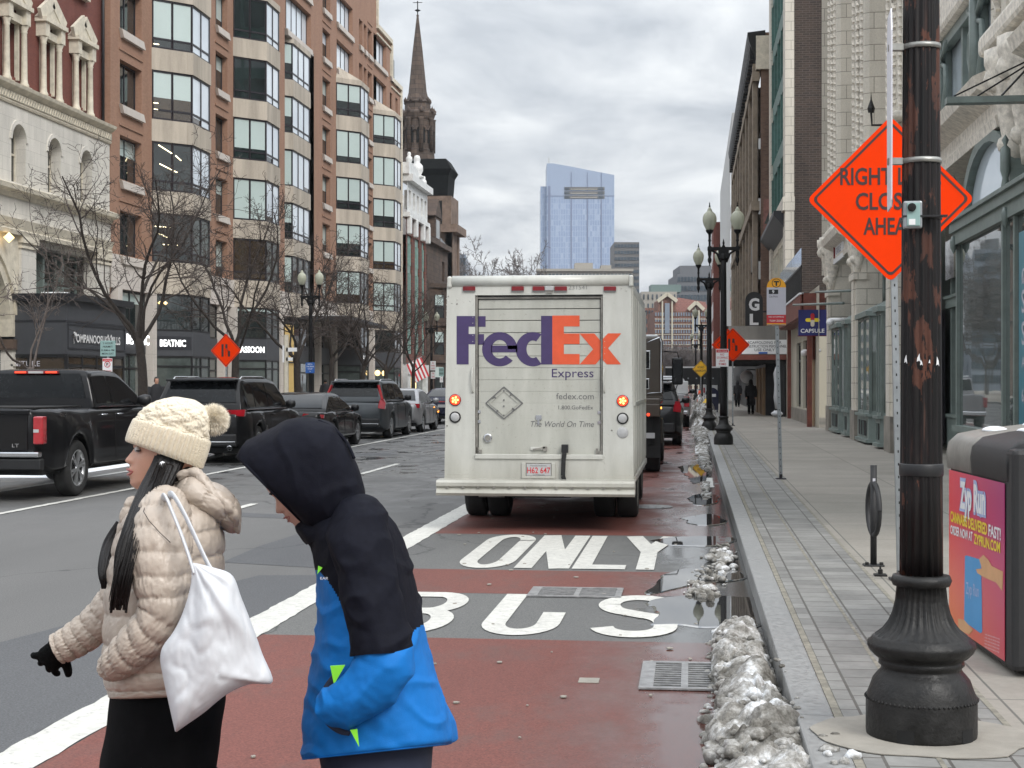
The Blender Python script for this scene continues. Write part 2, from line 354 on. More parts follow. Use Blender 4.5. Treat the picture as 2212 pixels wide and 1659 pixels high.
# vehicles
pm('van_white',(.52,.52,.48),.42,var=.14,scale=1.6,sv=(1,1,.35),bmp=.03,bs=3,coat=.3)
pm('van_door',(.44,.44,.395),.45,var=.14,scale=2,sv=(1,1,.3),coat=.2)
pm('van_grime',(.20,.19,.17),.7,var=.4,scale=9); pm('logo_purple',(.05,.032,.105),.4,var=.12,scale=6); pm('logo_orange',(.62,.085,.03),.4,var=.1,scale=6); pm('logo_grey',(.13,.13,.13),.5,var=.1)
pm('rubber',(.014,.014,.014),.85,var=.3,scale=9,bmp=.2,bs=60); pm('under_black',(.008,.008,.008),.8,var=.2)
pm('lens_red',(.17,.008,.012),.2,var=.3,scale=8); emit('lens_lit',(1,.06,.02),1.4,(.5,.02,.01)); emit('lens_hot',(1,.5,.12),3.0); pm('lens_clear',(.40,.40,.40),.2,var=.15,scale=9); pm('chrome',(.65,.66,.68),.12,1,var=.08); pm('rim_alloy',(.42,.43,.44),.3,.8,var=.2)
def paint(name,col,metal=0): return pm(name,col,.5,metal,var=.1,scale=2,coat=.55,spec=.05)
paint('car_black',(.006,.006,.007)); paint('car_grey',(.055,.062,.068),.3); paint('car_charcoal',(.022,.022,.024),.3); paint('car_silver',(.34,.34,.35),.5); paint('car_navy',(.02,.022,.045)); paint('truck_brown',(.075,.062,.052)); paint('car_white',(.55,.56,.56))
glass('car_glass',(.006,.007,.008),.02,.5,2); M['car_glass'].node_tree.nodes['Principled BSDF'].inputs['IOR'].default_value=1.33; pm('tail_red',(.34,.01,.018),.15,var=.25,scale=5,coat=1); emit('amber',(1,.35,.05),2.5); pm('plate',(.40,.40,.40),.4,var=.05)
# people
pm('skin_warm',(.50,.27,.19),.48,var=.07,scale=14,bmp=.06,bs=180); M['skin_warm'].node_tree.nodes['Principled BSDF'].inputs['Subsurface Weight'].default_value=.15; M['skin_warm'].node_tree.nodes['Principled BSDF'].inputs['Subsurface Scale'].default_value=.008
pm('skin_pale',(.56,.33,.26),.5,var=.08,scale=12,bmp=.05,bs=180)
pm('lip',(.32,.095,.085),.35,var=.1); pm('hair_black',(.006,.0045,.0045),.38,var=.4,scale=30,sv=(6,6,.3),bmp=.3,bs=200,spec=.35)
pm('eye_white',(.5,.48,.46),.2,var=.02); pm('brow',(.03,.018,.013),.7)
pm('puffer',(.42,.355,.295),.38,var=.05,scale=9,bmp=.25,bs=40)
pm('knit',(.72,.64,.50),.9,var=.07,scale=60,bmp=.5,bs=220,sheen=.3); pm('fluff',(.84,.77,.64),.95,var=.1,scale=40,sheen=.4)
pm('tote',(.53,.54,.56),.6,var=.04,scale=5,bmp=.12,bs=20); pm('trouser_black',(.0035,.0035,.004),.9,var=.3,scale=20,bmp=.1,bs=100,spec=.08)
pm('jacket_black',(.0055,.006,.011),.75,var=.2,scale=60,bmp=.15,bs=300,spec=.12); pm('jacket_blue',(.006,.145,.46),.6,var=.06,scale=30,bmp=.12,bs=300,spec=.2); pm('neon',(.28,.85,.05),.5,var=.05)
pm('navy_cloth',(.012,.018,.04),.8,var=.2); pm('glove_black',(.004,.0045,.0045),.95,spec=.08,var=.3,scale=60,bmp=.5,bs=200); pm('pearl',(.75,.75,.75),.15,var=.02); pm('shoe',(.03,.03,.03),.6); pm('coat_dark',(.015,.015,.018),.8,var=.3)
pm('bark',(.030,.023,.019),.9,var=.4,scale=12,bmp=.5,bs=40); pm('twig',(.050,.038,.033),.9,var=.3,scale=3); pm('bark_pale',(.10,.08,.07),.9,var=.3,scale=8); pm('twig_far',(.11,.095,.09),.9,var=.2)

pm('tan_stone',(.25,.205,.155),.85,var=.3,scale=1.5,bmp=.4,bs=8)
# road dirt on the van: settles low and runs down in streaks
for nm in ('van_white','van_door'):
    nt=M[nm].node_tree; b=nt.nodes['Principled BSDF']; src=b.inputs['Base Color'].links[0].from_socket
    st=ramp(nt,nz(nt,mapv(nt,(2.6,2.6,.5)),1.7,7,.62),[(.34,(.86,.855,.84)),(.60,(1,1,1))]); sp=ramp(nt,nz(nt,mapv(nt,(1,1,1)),26,6,.75),[(.28,(.62,.60,.57)),(.40,(1,1,1))])
    tc=N(nt,'ShaderNodeTexCoord'); sz=N(nt,'ShaderNodeSeparateXYZ'); L(nt,tc.outputs['Object'],sz.inputs[0]); lz=ramp(nt,sz.outputs[2],[(.45,(.72,.70,.66)),(.95,(1,1,1))])
    c=mix(nt,1,mix(nt,1,mix(nt,1,src,st,'MULTIPLY'),sp,'MULTIPLY'),lz,'MULTIPLY'); L(nt,c,b.inputs['Base Color'])
glass('glass_painted_sky',(.66,.73,.80),.05,.10,.3)  # pale blue base colour paints a bright sky reflection into the panes
# ---------- world
w=bpy.data.worlds.new('World'); sc.world=w; w.use_nodes=True; nt=w.node_tree
bg=nt.nodes['Background']; sky=N(nt,'ShaderNodeTexSky',sky_type='NISHITA'); sky.sun_disc=False; sky.sun_elevation=R(40); sky.sun_rotation=R(140); sky.air_density=1.5; sky.dust_density=4
t=N(nt,'ShaderNodeTexCoord'); s=N(nt,'ShaderNodeSeparateXYZ'); L(nt,t.outputs['Generated'],s.inputs[0])
# cloud deck: project direction on a plane overhead
ab=N(nt,'ShaderNodeMath',operation='ABSOLUTE'); L(nt,s.outputs[2],ab.inputs[0])
ad=N(nt,'ShaderNodeMath',operation='ADD'); L(nt,ab.outputs[0],ad.inputs[0]); ad.inputs[1].default_value=.16
dx=N(nt,'ShaderNodeMath',operation='DIVIDE'); L(nt,s.outputs[0],dx.inputs[0]); L(nt,ad.outputs[0],dx.inputs[1])
dy=N(nt,'ShaderNodeMath',operation='DIVIDE'); L(nt,s.outputs[1],dy.inputs[0]); L(nt,ad.outputs[0],dy.inputs[1])
c=N(nt,'ShaderNodeCombineXYZ'); L(nt,dx.outputs[0],c.inputs[0]); L(nt,dy.outputs[0],c.inputs[1])
mp=N(nt,'ShaderNodeMapping'); mp.inputs['Scale'].default_value=(1.25,1.0,1); mp.inputs['Location'].default_value=(3.3,1.6,0); L(nt,c.outputs[0],mp.inputs[0])
n1=N(nt,'ShaderNodeTexNoise',Scale=1.9,Detail=8,Roughness=.55,Distortion=.35); L(nt,mp.outputs[0],n1.inputs['Vector'])
cl=ramp(nt,n1.outputs[0],[(.32,(.33,.355,.395)),(.43,(.44,.47,.51)),(.53,(.57,.595,.625)),(.64,(.71,.73,.745))])
el=ramp(nt,s.outputs[2],[(0,(.34,.34,.345)),(.08,(.325,.325,.325)),(.27,(.375,.375,.375)),(.42,(.60,.60,.60)),(.9,(1,1,1))])
grey=mix(nt,1,cl,el,'MULTIPLY'); grey=mix(nt,1,grey,(3.05,3.05,3.05),'MULTIPLY')
k=mix(nt,1,grey,(8.6,8.6,8.6),'MULTIPLY')
L(nt,mix(nt,.95,sky.outputs[0],k),bg.inputs[0]); bg.inputs[1].default_value=.10
sun=bpy.data.lights.new('sun','SUN'); sun.energy=1.45; sun.angle=R(25); sun.color=(1,.97,.93); so=bpy.data.objects.new('sun',sun); COL.objects.link(so)
so.rotation_euler=(R(50),0,R(40))   # high soft light from behind the clouds
sc.view_settings.view_transform='Standard'; sc.view_settings.look='None'; sc.view_settings.exposure=0.62; sc.view_settings.gamma=1
cam=bpy.data.cameras.new('camera'); co=bpy.data.objects.new('camera',cam); COL.objects.link(co); sc.camera=co
co.location=(0,0,CH); co.rotation_euler=(R(90),0,PHI); cam.sensor_width=36; cam.lens=FPX/2212*36; cam.shift_y=-(829.5-HY)/2212; cam.clip_end=6000; cam.clip_start=.1
# ---------- ground sheets
b=MB().mat('asphalt_plain'); b.quad((-1500,-60,-.03),(1500,-60,-.03),(1500,3000,-.03),(-1500,3000,-.03)); b.build('ground',kind='structure')
def sheet(name,mat,x0,x1,y0,y1,z,sub=1):
    b=MB().mat(mat)
    for i in range(sub):
        a=y0+(y1-y0)*i/sub; c=y0+(y1-y0)*(i+1)/sub; b.quad((x0,a,z),(x1,a,z),(x1,c,z),(x0,c,z))
    return b.build(name,kind='structure')
sheet('road','asphalt',-15.4,.50,-20,420,0)
sheet('bus_lane','red_lane',-2.87,.2,-20,10.08,.004); sheet('bus_lane','red_lane',-2.87,.2,12.25,13.8,.004); sheet('bus_lane','red_lane',-2.87,.2,17.05,400,.004)
sheet('lane_patch','lane_patch',-2.87,.2,10.08,12.25,.003); sheet('lane_patch','lane_patch',-2.87,.2,13.8,17.05,.003)
def patch(pts,z=.002,mat='asphalt_patch'):
    b=MB().mat(mat); q=[onZ(x,y,0) for x,y in pts]; b.add([(v.x,v.y,z) for v in q],[tuple(range(len(q)))[::-1]]); b.build('road_patch',kind='structure')
patch([(-60,1404),(250,1322),(560,1243),(700,1243),(880,1262),(560,1420),(-60,1800)])
patch([(480,1215),(560,1180),(640,1155),(790,1120),(840,1128),(760,1170),(700,1228)],.0025)
patch([(440,1104),(640,1113),(650,1122),(445,1113)],.0025); patch([(700,985),(860,972),(858,982),(700,996)],.0025)
# kerbs, pavements
b=MB().mat('granite_kerb')
y=-20
while y<250:
    l=2.1; b.box(.485,.66,y,y+l-.012,-.02,.15,.012 if y<60 else 0); y+=l
b.build('kerb',kind='structure')
b=MB().mat('mortar_strip'); b.box(.66,.70,-20,250,-.02,.146); b.build('kerb_joint',kind='structure')
b=MB().mat('paver'); b.box(.70,1.42,-20,250,-.02,.15); b.build('paver_strip',kind='structure')
b=MB().mat('mortar_strip'); b.quad((1.0,-20,.1525),(1.022,-20,.1525),(1.022,250,.1525),(1.0,250,.1525)); b.quad((1.40,-20,.1525),(1.43,-20,.1525),(1.43,250,.1525),(1.40,250,.1525)); b.build('paver_joint',kind='structure')
b=MB().mat('sidewalk_slab'); b.box(1.42,9,-20,250,-.02,.149); b.build('pavement',kind='structure')
b=MB().mat('granite_kerb').box(-15.6,-15.4,-20,300,-.02,.15); b.build('kerb',kind='structure')
b=MB().mat('sidewalk_slab').box(-60,-15.6,-20,300,-.02,.15); b.build('pavement',kind='structure')
# lane lines
def line(x0,x1,y0,y1,mat='road_paint',rag=.012,z=.008):
    b=MB().mat(mat); rnd=random.Random(int(y0*7+x0*3)); n=max(2,int(min(y1-y0,30)/.12)); pts=[]
    for i in range(n+1):
        y=y0+(y1-y0)*i/n; pts.append((x0+rnd.uniform(-rag,rag),y,x1+rnd.uniform(-rag,rag)))
    for p,q in zip(pts,pts[1:]): b.quad((p[0],p[1],z),(p[2],p[1],z),(q[2],q[1],z),(q[0],q[1],z))
    return b.build('lane_line',kind='structure')
line(-3.14,-2.87,3,33,rag=.009); line(-3.14,-2.87,33,200,rag=.01)
for y in (-3.5,7,17.3,27.9,38.4,48.9,59.4,70,80): line(-6.13,-6.01,y,y+3.6)
line(-8.93,-8.81,5,35); line(-8.93,-8.81,35,200); line(-10.75,-10.62,5,35,'old_paint'); line(-10.75,-10.62,35,200,'old_paint'); line(-13.0,-12.9,5,100,'old_paint')
line(.26,.36,25,27.5,'old_paint')
# pavement letters
def stroke(b,pts,w,ox,oy,sx,sy,z=.010,ws=None):
    # constant-width polyline in unit space mapped to the road
    n=len(pts); L_,R_=[],[]
    for i,p in enumerate(pts):
        a=pts[max(i-1,0)]; c=pts[min(i+1,n-1)]
        dx=(c[0]-a[0])*sx; dy=(c[1]-a[1])*sy*.45; l=math.hypot(dx,dy) or 1; nx,ny=-dy/l,dx/l
        L_.append((ox+p[0]*sx+nx*w/2,oy+p[1]*sy+ny*w/.45*.36,z)); R_.append((ox+p[0]*sx-nx*w/2,oy+p[1]*sy-ny*w/.45*.36,z))
    for i in range(n-1): b.quad(R_[i],R_[i+1],L_[i+1],L_[i])
def arc(cx,cy,rx,ry,a0,a1,n=14): return [(cx+rx*math.cos(R(a0+(a1-a0)*i/n)),cy+ry*math.sin(R(a0+(a1-a0)*i/n))) for i in range(n+1)]
W=.165
b=MB().mat('road_paint')
Y0,H=13.92,3.0; ox=-2.10
stroke(b,arc(.5,.8,.5,.17,0,180)+arc(.5,.2,.5,.17,180,360)+[(1,.8),(1,.82)],W,ox,Y0,.36,H)
ox=-1.53
stroke(b,[(0,0),(0,1)],W,ox,Y0,.34,H); stroke(b,[(1,0),(1,1)],W,ox,Y0,.34,H); stroke(b,[(0.02,1),(.98,0)],W*1.15,ox,Y0,.34,H,z=.0104)
ox=-1.0
stroke(b,[(0,0),(0,1)],W,ox,Y0,.36,H); b.quad((ox,Y0,.0104),(ox+.40,Y0,.0104),(ox+.40,Y0+.33,.0104),(ox,Y0+.33,.0104))
ox=-.42
stroke(b,[(0,0),(0,.55)],W,ox,Y0,.2,H); stroke(b,[(0,.5),(-1,1)],W*1.1,ox,Y0,.2,H,z=.0104); stroke(b,[(0,.5),(1,1)],W*1.1,ox,Y0,.2,H,z=.0108)
b.build('lane_lettering',kind='structure')
b=MB().mat('road_paint'); Y0,H=10.25,1.95
ox=-2.20
stroke(b,[(0,0),(0,1)],W,ox,Y0,.42,H)
stroke(b,[(0,.95)]+arc(.55,.73,.42,.22,90,-90)+[(0,.51)],W,ox,Y0,.42,H,z=.0104); stroke(b,[(0,.50)]+arc(.6,.27,.42,.23,90,-90)+[(0,.04)],W,ox,Y0,.42,H,z=.0108)
ox=-1.38
stroke(b,[(0,1),(0,.3)]+arc(.5,.25,.5,.2,180,360)+[(1,.3),(1,.52)],W,ox,Y0,.38,H)
ox=-.62
stroke(b,arc(.5,.76,.5,.19,10,180)+arc(.5,.76,.5,.22,180,250)+arc(.5,.27,.5,.22,75,0)+arc(.5,.22,.5,.17,0,-170),W,ox,Y0,.44,H)
b.build('lane_lettering',kind='structure')
# ---------- puddles with ragged outlines
def puddle(name,pts,z=.012,seed=1,rag=.03):
    rnd=random.Random(seed); out=[]
    pts=[onZ(px,py,0) for px,py in pts]; n=len(pts); pts=[Vector(q) for q in cat([tuple(v) for v in pts+[pts[0]]],n*3)[:-1]]; n=len(pts)
    for i in range(n):
        a,b_=pts[i],pts[(i+1)%n]
        for k in range(4):
            q=a.lerp(b_,k/4); r=rag*(mn.noise(Vector((q.x*6,q.y*3,seed)))*2)
            out.append((q.x+r,q.y+r*1.5,z))
    b=MB().mat('puddle_water'); c=Vector((sum(p[0] for p in out)/len(out),sum(p[1] for p in out)/len(out),z)); o=[tuple(c)]+out
    bm=bmesh.new(); vs=[bm.verts.new(p) for p in out]; bm.faces.new(vs); bmesh.ops.triangulate(bm,faces=bm.faces[:]); bm.verts.index_update()
    b.add([v.co[:] for v in bm.verts],[[v.index for v in f.verts] for f in bm.faces]); bm.free()
    n=len(out); cx_,cy_=c.x,c.y; o=len(b.v)
    for x,y,zz in out:
        d=Vector((x-cx_,y-cy_)).normalized()*.022; b.v.append((x,y,zz)); b.v.append((x+d.x,y+d.y*1.3,.0045))
    for i in range(n): j=(i+1)%n; b.face((o+2*i,o+2*i+1,o+2*j+1,o+2*j))
    return b.build(name,kind='structure')
puddle('puddle',[(1404,1352),(1432,1325),(1398,1306),(1440,1293),(1540,1287),(1605,1294),(1630,1300),(1642,1352),(1560,1357),(1480,1352)],seed=3)
puddle('puddle',[(1434,1246),(1470,1232),(1530,1229),(1600,1236),(1604,1252),(1530,1260),(1480,1268),(1430,1281),(1396,1285),(1420,1262)],seed=5)
puddle('puddle',[(1408,1169),(1470,1161),(1575,1162),(1580,1172),(1530,1181),(1445,1178)],seed=9)
puddle('puddle',[(1488,1075),(1515,1068),(1546,1070),(1552,1082),(1530,1092),(1500,1090)],seed=12)
puddle('puddle',[(1462,1010),(1500,1004),(1522,1010),(1530,1030),(1500,1046),(1486,1030)],seed=15)
puddle('puddle',[(1478,1120),(1530,1112),(1560,1120),(1562,1132),(1500,1136)],seed=19)
# ---------- drain covers
def grate(name,px0,py0,px1,py1,label,cols=2,rows=11,mat='iron_grate'):
    a=onZ(px0,py1,0); c=onZ(px1,py1,0); d=onZ(px0,py0,0); x0,x1,y0,y1=a.x,c.x,a.y,d.y
    t=thing(name,label,'drain cover',((x0+x1)/2,(y0+y1)/2,.004)); w=(x1-x0)/2; h=(y1-y0)/2
    b=MB().mat('void_black').quad((-w,-h,.003),(w,-h,.003),(w,h,.003),(-w,h,.003)); b.build('pit',t)
    b=MB().mat(mat); f=.05
    b.box(-w,-w+f*1.6,-h,h,.004,.014); b.box(w-f,w,-h,h,.004,.014); b.box(-w+f*1.6,w-f,-h,-h+f,.004,.014); b.box(-w+f*1.6,w-f,h-f,h,.004,.014)
    for i in range(1,cols): X=-w+f*1.6+(2*w-2.6*f)*i/cols; b.box(X-.02,X+.02,-h+f,h-f,.004,.0135)
    for i in range(1,rows): Y=-h+f+(2*h-2*f)*i/rows; b.box(-w+f*1.6,w-f,Y-.009,Y+.009,.004,.013)
    b.build('grate',t); return t
grate('drain_grate',1379,1433,1566,1492,'grey slotted storm drain beside the dirty snow bank')
g=grate('drain_grate',1137,1271,1342,1291,'worn slotted drain cover between the painted words BUS and ONLY',rows=8)
b=MB().mat('iron_grate'); a=onZ(1401,1096,0); b.lathe([(.33,.012),(.31,.016),(.27,.013),(.02,.014),(0,.014)],28,(a.x,a.y,0))
for i in range(5): b.box(a.x-.2+i*.1-.015,a.x-.2+i*.1+.015,a.y-.18,a.y+.18,.014,.02)
tag(b.build('manhole_cover'),'round iron manhole cover on the red lane under the parcel truck','manhole cover')
b=MB().mat('concrete'); a=onZ(1248,1477,0); c=onZ(1296,1468,0); b.box(a.x,c.x,a.y,c.y,.004,.010,.002); tag(b.build('utility_plate'),'small pale rectangular plate set in the red lane','plate')
# litter chips on the lane
b=MB().mat('concrete'); rnd=random.Random(4)
for i in range(70):
    x,y=rnd.uniform(-2.6,.1),rnd.uniform(5,22); s=rnd.uniform(.006,.028); a=rnd.uniform(0,PI)
    p=[(x+s*rnd.uniform(.5,1.2)*math.cos(a+k*PI/2.5),y+s*1.3*rnd.uniform(.5,1.2)*math.sin(a+k*PI/2.5),.009) for k in range(5)]
    b.prism(p,(0,0,.006))
o=b.build('road_debris'); o['kind']='stuff'
# ---------- snow
def lump(x,y,s,seed):
    d=mn.voronoi(Vector((x*s,y*s,seed)))[0]; e=d[0]; g=d[1]-d[0]
    return max(0,1-e*e*1.9)*min(1,g*3.5+.25)
def snow_pile(name,path,seed,res=.03,lumps=120,mat='dirty_snow',fine=1.0):
    """path: list of (x_center,y,halfwidth,height)"""
    b=MB().mat(mat,True); path=sorted(path,key=lambda p:p[1]); y0,y1=path[0][1],path[-1][1]; ny=max(10,int((y1-y0)/res)); nx=max(20,int(.6/res)) if res<.05 else 20
    T=[[(p[1],p[k]) for p in path] for k in (0,2,3)]
    for j in range(ny+1):
        y=y0+(y1-y0)*j/ny; xc,hw,h=[interp(t_,y) for t_ in T]; ey=min(1,(y-y0)/.25,(y1-y)/.25) if y1-y0>1 else math.sin(PI*j/ny)
        hw*=1+.45*mn.noise(Vector((y*3.1,seed,0))); xc+=.04*mn.noise(Vector((y*2.3,seed,7))); ey=max(0,ey)**.5
        for i in range(nx+1):
            u=-1+2*i/nx; x=xc+u*hw; e=max(0,1-abs(u)**2.4)**.6*ey
            z=h*e*(.40+.75*(.5+mn.noise(Vector((x*4,y*3.2,seed)))))
            wx=x+.05*mn.noise(Vector((x*7,y*7,seed+1))); wy=y+.06*mn.noise(Vector((x*7,y*7,seed+5))); rg=.5+mn.noise(Vector((x*2.2,y*1.6,seed+31))); z+=h*.40*lump(wx,wy,6/fine,seed)*e**.5+h*.26*rg*lump(wx,wy,15/fine,seed+2)*e**.4+h*.14*rg*lump(x,y,38/fine,seed+4)*e**.3
            b.v.append((x+.02*mn.noise(Vector((x*9,y*9,seed+20))),y,z if e>0 else -.03))
    for j in range(ny):
        for i in range(nx): b.face((j*(nx+1)+i,j*(nx+1)+i+1,(j+1)*(nx+1)+i+1,(j+1)*(nx+1)+i))
    rnd=random.Random(seed)
    for k in range(lumps):
        y=rnd.uniform(y0,y1); xc,hw,h=[interp(t_,y) for t_ in T]
        u=rnd.choice((-1,1,-1))*rnd.uniform(.55,1.25) if k%3 else rnd.uniform(-1,1); x=xc+u*hw; s=rnd.choice((.012,.016,.022,.034))*rnd.uniform(.7,1.3)*min(2,fine*max(.7,hw/.2)); z=max(0,h*max(0,1-abs(u)**2.4)**.6)*.95
        if x>.47 and rnd.random()<.65: continue
        if x>.47: z=max(z,.15); s*=.6
        if x>.47 and z<.15: continue
        chunk(b,(x,y,z+s*.25),s,rnd)
    o=b.build(name); o['kind']='stuff'; return o
def chunk(b,c,s,rnd):
    bm=bmesh.new(); bmesh.ops.create_icosphere(bm,subdivisions=2,radius=s); k=rnd.random()*50; sx,sy,sz=rnd.uniform(.8,1.4),rnd.uniform(.8,1.4),rnd.uniform(.55,.95)
    for v in bm.verts:
        n=1+.45*mn.noise(v.co*(1.1/s)+Vector((k,k,k))); v.co=Vector((v.co.x*n*sx,v.co.y*n*sy,v.co.z*n*sz))+Vector(c)
    b.add([v.co[:] for v in bm.verts],[[v.index for v in f.verts] for f in bm.faces]); bm.free()
o=snow_pile('snow_bank',[(.38,6.0,.30,.10),(.35,6.8,.25,.14),(.31,7.6,.21,.145),(.29,8.4,.17,.125),(.29,9.3,.16,.12),(.29,10.2,.15,.11),(.33,10.9,.09,.05)],3,.012,420)
o['label']='dirty snow bank piled against the granite kerb'
b=MB().mat('dirty_snow',True); rnd=random.Random(77)
for (x,y,n_,r_) in ((.07,12.25,14,.032),(.12,12.6,18,.04),(.02,12.9,7,.03),(.19,13.3,14,.035),(.10,13.7,8,.025),(.24,14.1,16,.04),(.30,14.7,20,.046),(.28,15.3,14,.036),(.33,15.8,7,.03)):
    for k in range(n_): chunk(b,(x+rnd.gauss(0,.05),y+rnd.gauss(0,.12),r_*.35+rnd.uniform(0,.03)),r_*rnd.uniform(.5,1.2),rnd)
    for k in range(5): chunk(b,(x+rnd.gauss(0,.09),y+rnd.gauss(0,.2),.01),.014,rnd)
o=b.build('snow_clods'); o['kind']='stuff'
snow_pile('roadside_snow',[(.32,30,.08,.04),(.28,32,.12,.07),(.26,35,.13,.06),(.26,38,.15,.07),(.3,42,.18,.10),(.35,48,.24,.16),(.45,55,.40,.28),(.5,62,.5,.5),(.5,72,.55,.7),(.5,82,.5,.6)],14,.06,220,fine=1.6)
snow_pile('roadside_snow',[(.2,22.2,.05,.02),(.22,23,.07,.03),(.22,24,.04,.02),(.22,25.5,.07,.03),(.25,26.5,.04,.02)],21,.04,30,fine=1.2)
b=MB().mat('clean_snow',True)
def flatsnow(b,x0,x1,y0,y1,h,seed,z0=0):
    nx,ny=16,40; o=len(b.v)
    for j in range(ny+1):
        for i in range(nx+1):
            u,v=i/nx*2-1,j/ny*2-1; x=x0+(x1-x0)*i/nx; y=y0+(y1-y0)*j/ny; e=max(0,1-u*u)*max(0,1-v*v)
            b.v.append((x,y,z0-.02+(h*e**.4+.02)*(1+.5*mn.noise(Vector((x*3,y*1.5,seed)))) if e>0 else z0-.03))
    for j in range(ny):
        for i in range(nx): b.face((o+j*(nx+1)+i,o+j*(nx+1)+i+1,o+(j+1)*(nx+1)+i+1,o+(j+1)*(nx+1)+i))
flatsnow(b,-12.7,-11.3,26.2,31.5,.10,2); flatsnow(b,-12.6,-11.7,18,23,.05,4); flatsnow(b,-15.3,-14.6,40,70,.2,5); flatsnow(b,-15.2,-14.3,72,110,.3,6); flatsnow(b,-12,-11.4,34,36.4,.08,7); flatsnow(b,-12.4,-11.2,43,44.6,.05,8)
o=b.build('roadside_snow'); o['kind']='stuff'
# ---------- lamp posts
def globe_prof(s=1): return [(.085*s,0),(.10*s,.03*s),(.150*s,.13*s),(.175*s,.24*s),(.172*s,.32*s),(.14*s,.40*s),(.085*s,.455*s),(.06*s,.47*s),(.062*s,.50*s),(.035*s,.54*s),(.018*s,.58*s)]
BASE=[(.235,0),(.238,.02),(.238,.155),(.236,.175),(.222,.21),(.208,.25),(.192,.27),(.178,.285),(.172,.295),(.172,.305),(.184,.315),(.182,.33),(.176,.338),(.20,.35),(.222,.372),(.233,.395),(.231,.412),(.214,.425),(.212,.432),(.20,.437),(.199,.443,.07),(.167,.468,.11),(.143,.50,.12),(.125,.54,.12),(.113,.59,.12),(.106,.655,.10),(.122,.66),(.131,.682),(.122,.704),(.097,.706)]
def lamp_post(label,loc,near=False,H=6.0,rz=0,group='twin globe street lamps'):
    t=thing('street_lamp',label,'street lamp',loc,rz,group)
    im='cast_iron'
    b=MB().mat(im,True); n=96 if near else 20
    prof=[(p[0],p[1],(p[2] if len(p)>2 else 0) if near else 0) for p in BASE]
    b.lathe(prof,n,fn=28)
    if near:
        for k in range(70): a=2*PI*k/70; b.lathe([(0,-.008),(.008,0),(0,.008)],6,(.238*math.cos(a),.238*math.sin(a),.168))
    b.build('base',t)
    b=MB().mat('pole_peeling' if near else 'lamp_iron',True)
    top=H-1.35; fl=.10 if near else 0
    zs=[.70+(top-.70)*i/12 for i in range(13)]
    b.lathe([(.094-.026*(z-.70)/(top-.70),z,fl) for z in zs],n if not near else 112,fn=16); b.build('pole',t)
    b=MB().mat('lamp_iron',True); b.lathe([(.07,top-.05),(.1,top),(.07,top+.05),(.085,top+.12)],12)
    b.mat('lamp_iron').box(-.40,.40,-.055,.055,top+.20,top+.28); b.box(-.13,.13,-.05,.05,top+.02,top+.20); 
    for s in (-1,1):
        pts=[(s*.07,0,top-.1),(s*.16,0,top+.12),(s*.27,0,top+.19),(s*.36,0,top+.2)]; b.mat('lamp_iron',True).tube(pts,.03,6)
        b.lathe([(0,top-.2),(.02,top-.17),(.012,top-.14),(.045,top-.08),(.05,top-.02),(.03,top+.03),(.045,top+.1),(.05,top+.28),(.03,top+.32),(.028,top+.42),(.045,top+.44),(.03,top+.48),(.035,top+.6),(.06,top+.63),(.09,top+.67),(.10,top+.71),(.0,top+.72)],10,(s*.345,0,0))
    b.lathe([(.05,top+.28),(.02,top+.34),(.03,top+.38),(0,top+.5)],8)
    b.build('crossarm',t)
    for s in (-1,1):
        b=MB().mat('globe_glass',True).lathe([(r,z+top+.71) for r,z in globe_prof()],20,(s*.345,0,0)); g=b.build('globe',t)
        b=MB().mat('lamp_iron',True).lathe([(.02,top+1.285),(.026,top+1.31),(.01,top+1.34),(.016,top+1.36),(0,top+1.42)],8,(s*.345,0,0)); b.build('finial',g)
        b=MB().mat('blind_green',True).lathe([(.05,top+.74),(.055,top+.95),(.03,top+1.0),(0,top+1.0)],8,(s*.345,0,0)); b.build('burner',g)
    return t
p=P(1990,1600,6.75); near=lamp_post('peeling brown fluted lamp post on a bulky cast iron base beside the bin',(p.x,p.y,.15),True,6.2,R(8))
# openings in base, bands, camera, street name blade
b=MB().mat('void_black')
for a in (-122,-52):
    ar=[R(a-9+18*k/6) for k in range(7)]; b.loft([[(.2395*math.cos(x),.2395*math.sin(x),.004) for x in ar],[(.2395*math.cos(x),.2395*math.sin(x),.065) for x in ar]],closed=False)
b.build('hatch',near)
for z in (3.02,2.52): 
    r=.094-.026*(z-.70)/(6.2-1.35-.70)+.003
    b=MB().mat('steel_band',True).lathe([(r,z-.011),(r+.002,z-.011),(r+.002,z+.011),(r,z+.011)],40); b.mat('steel_band').box(-r-.06,-r,-.02,.02,z-.014,z+.014); b.build('steel_band',near)
b=MB().mat('frame_black',True).lathe([(.0925,1.14),(.095,1.145),(.095,1.19),(.0925,1.195)],40); b.build('tape_wrap',near)
b=MB().mat('sign_white')
rnd=random.Random(2)
for (a,z,s) in ((-150,1.65,.016),(-113,1.655,.017),(-106,1.635,.012),(-60,1.64,.018),(-85,1.64,.008)):
    a=R(a); q=Vector((.094*math.cos(a),.094*math.sin(a),z)); tx=Vector((-math.sin(a),math.cos(a),0)); out=Vector((math.cos(a),math.sin(a),0))*.002
    b.prism([q+tx*s*.25*rnd.uniform(-1,1)+EZ*s*1.2,q-tx*s*.3+EZ*s*.1,q-tx*s*.45-EZ*s*.9,q+tx*s*.2-EZ*s*.6,q+tx*s*.5-EZ*s*1.1,q+tx*s*.3+EZ*s*.2],out)
b.build('paper_scrap',near)
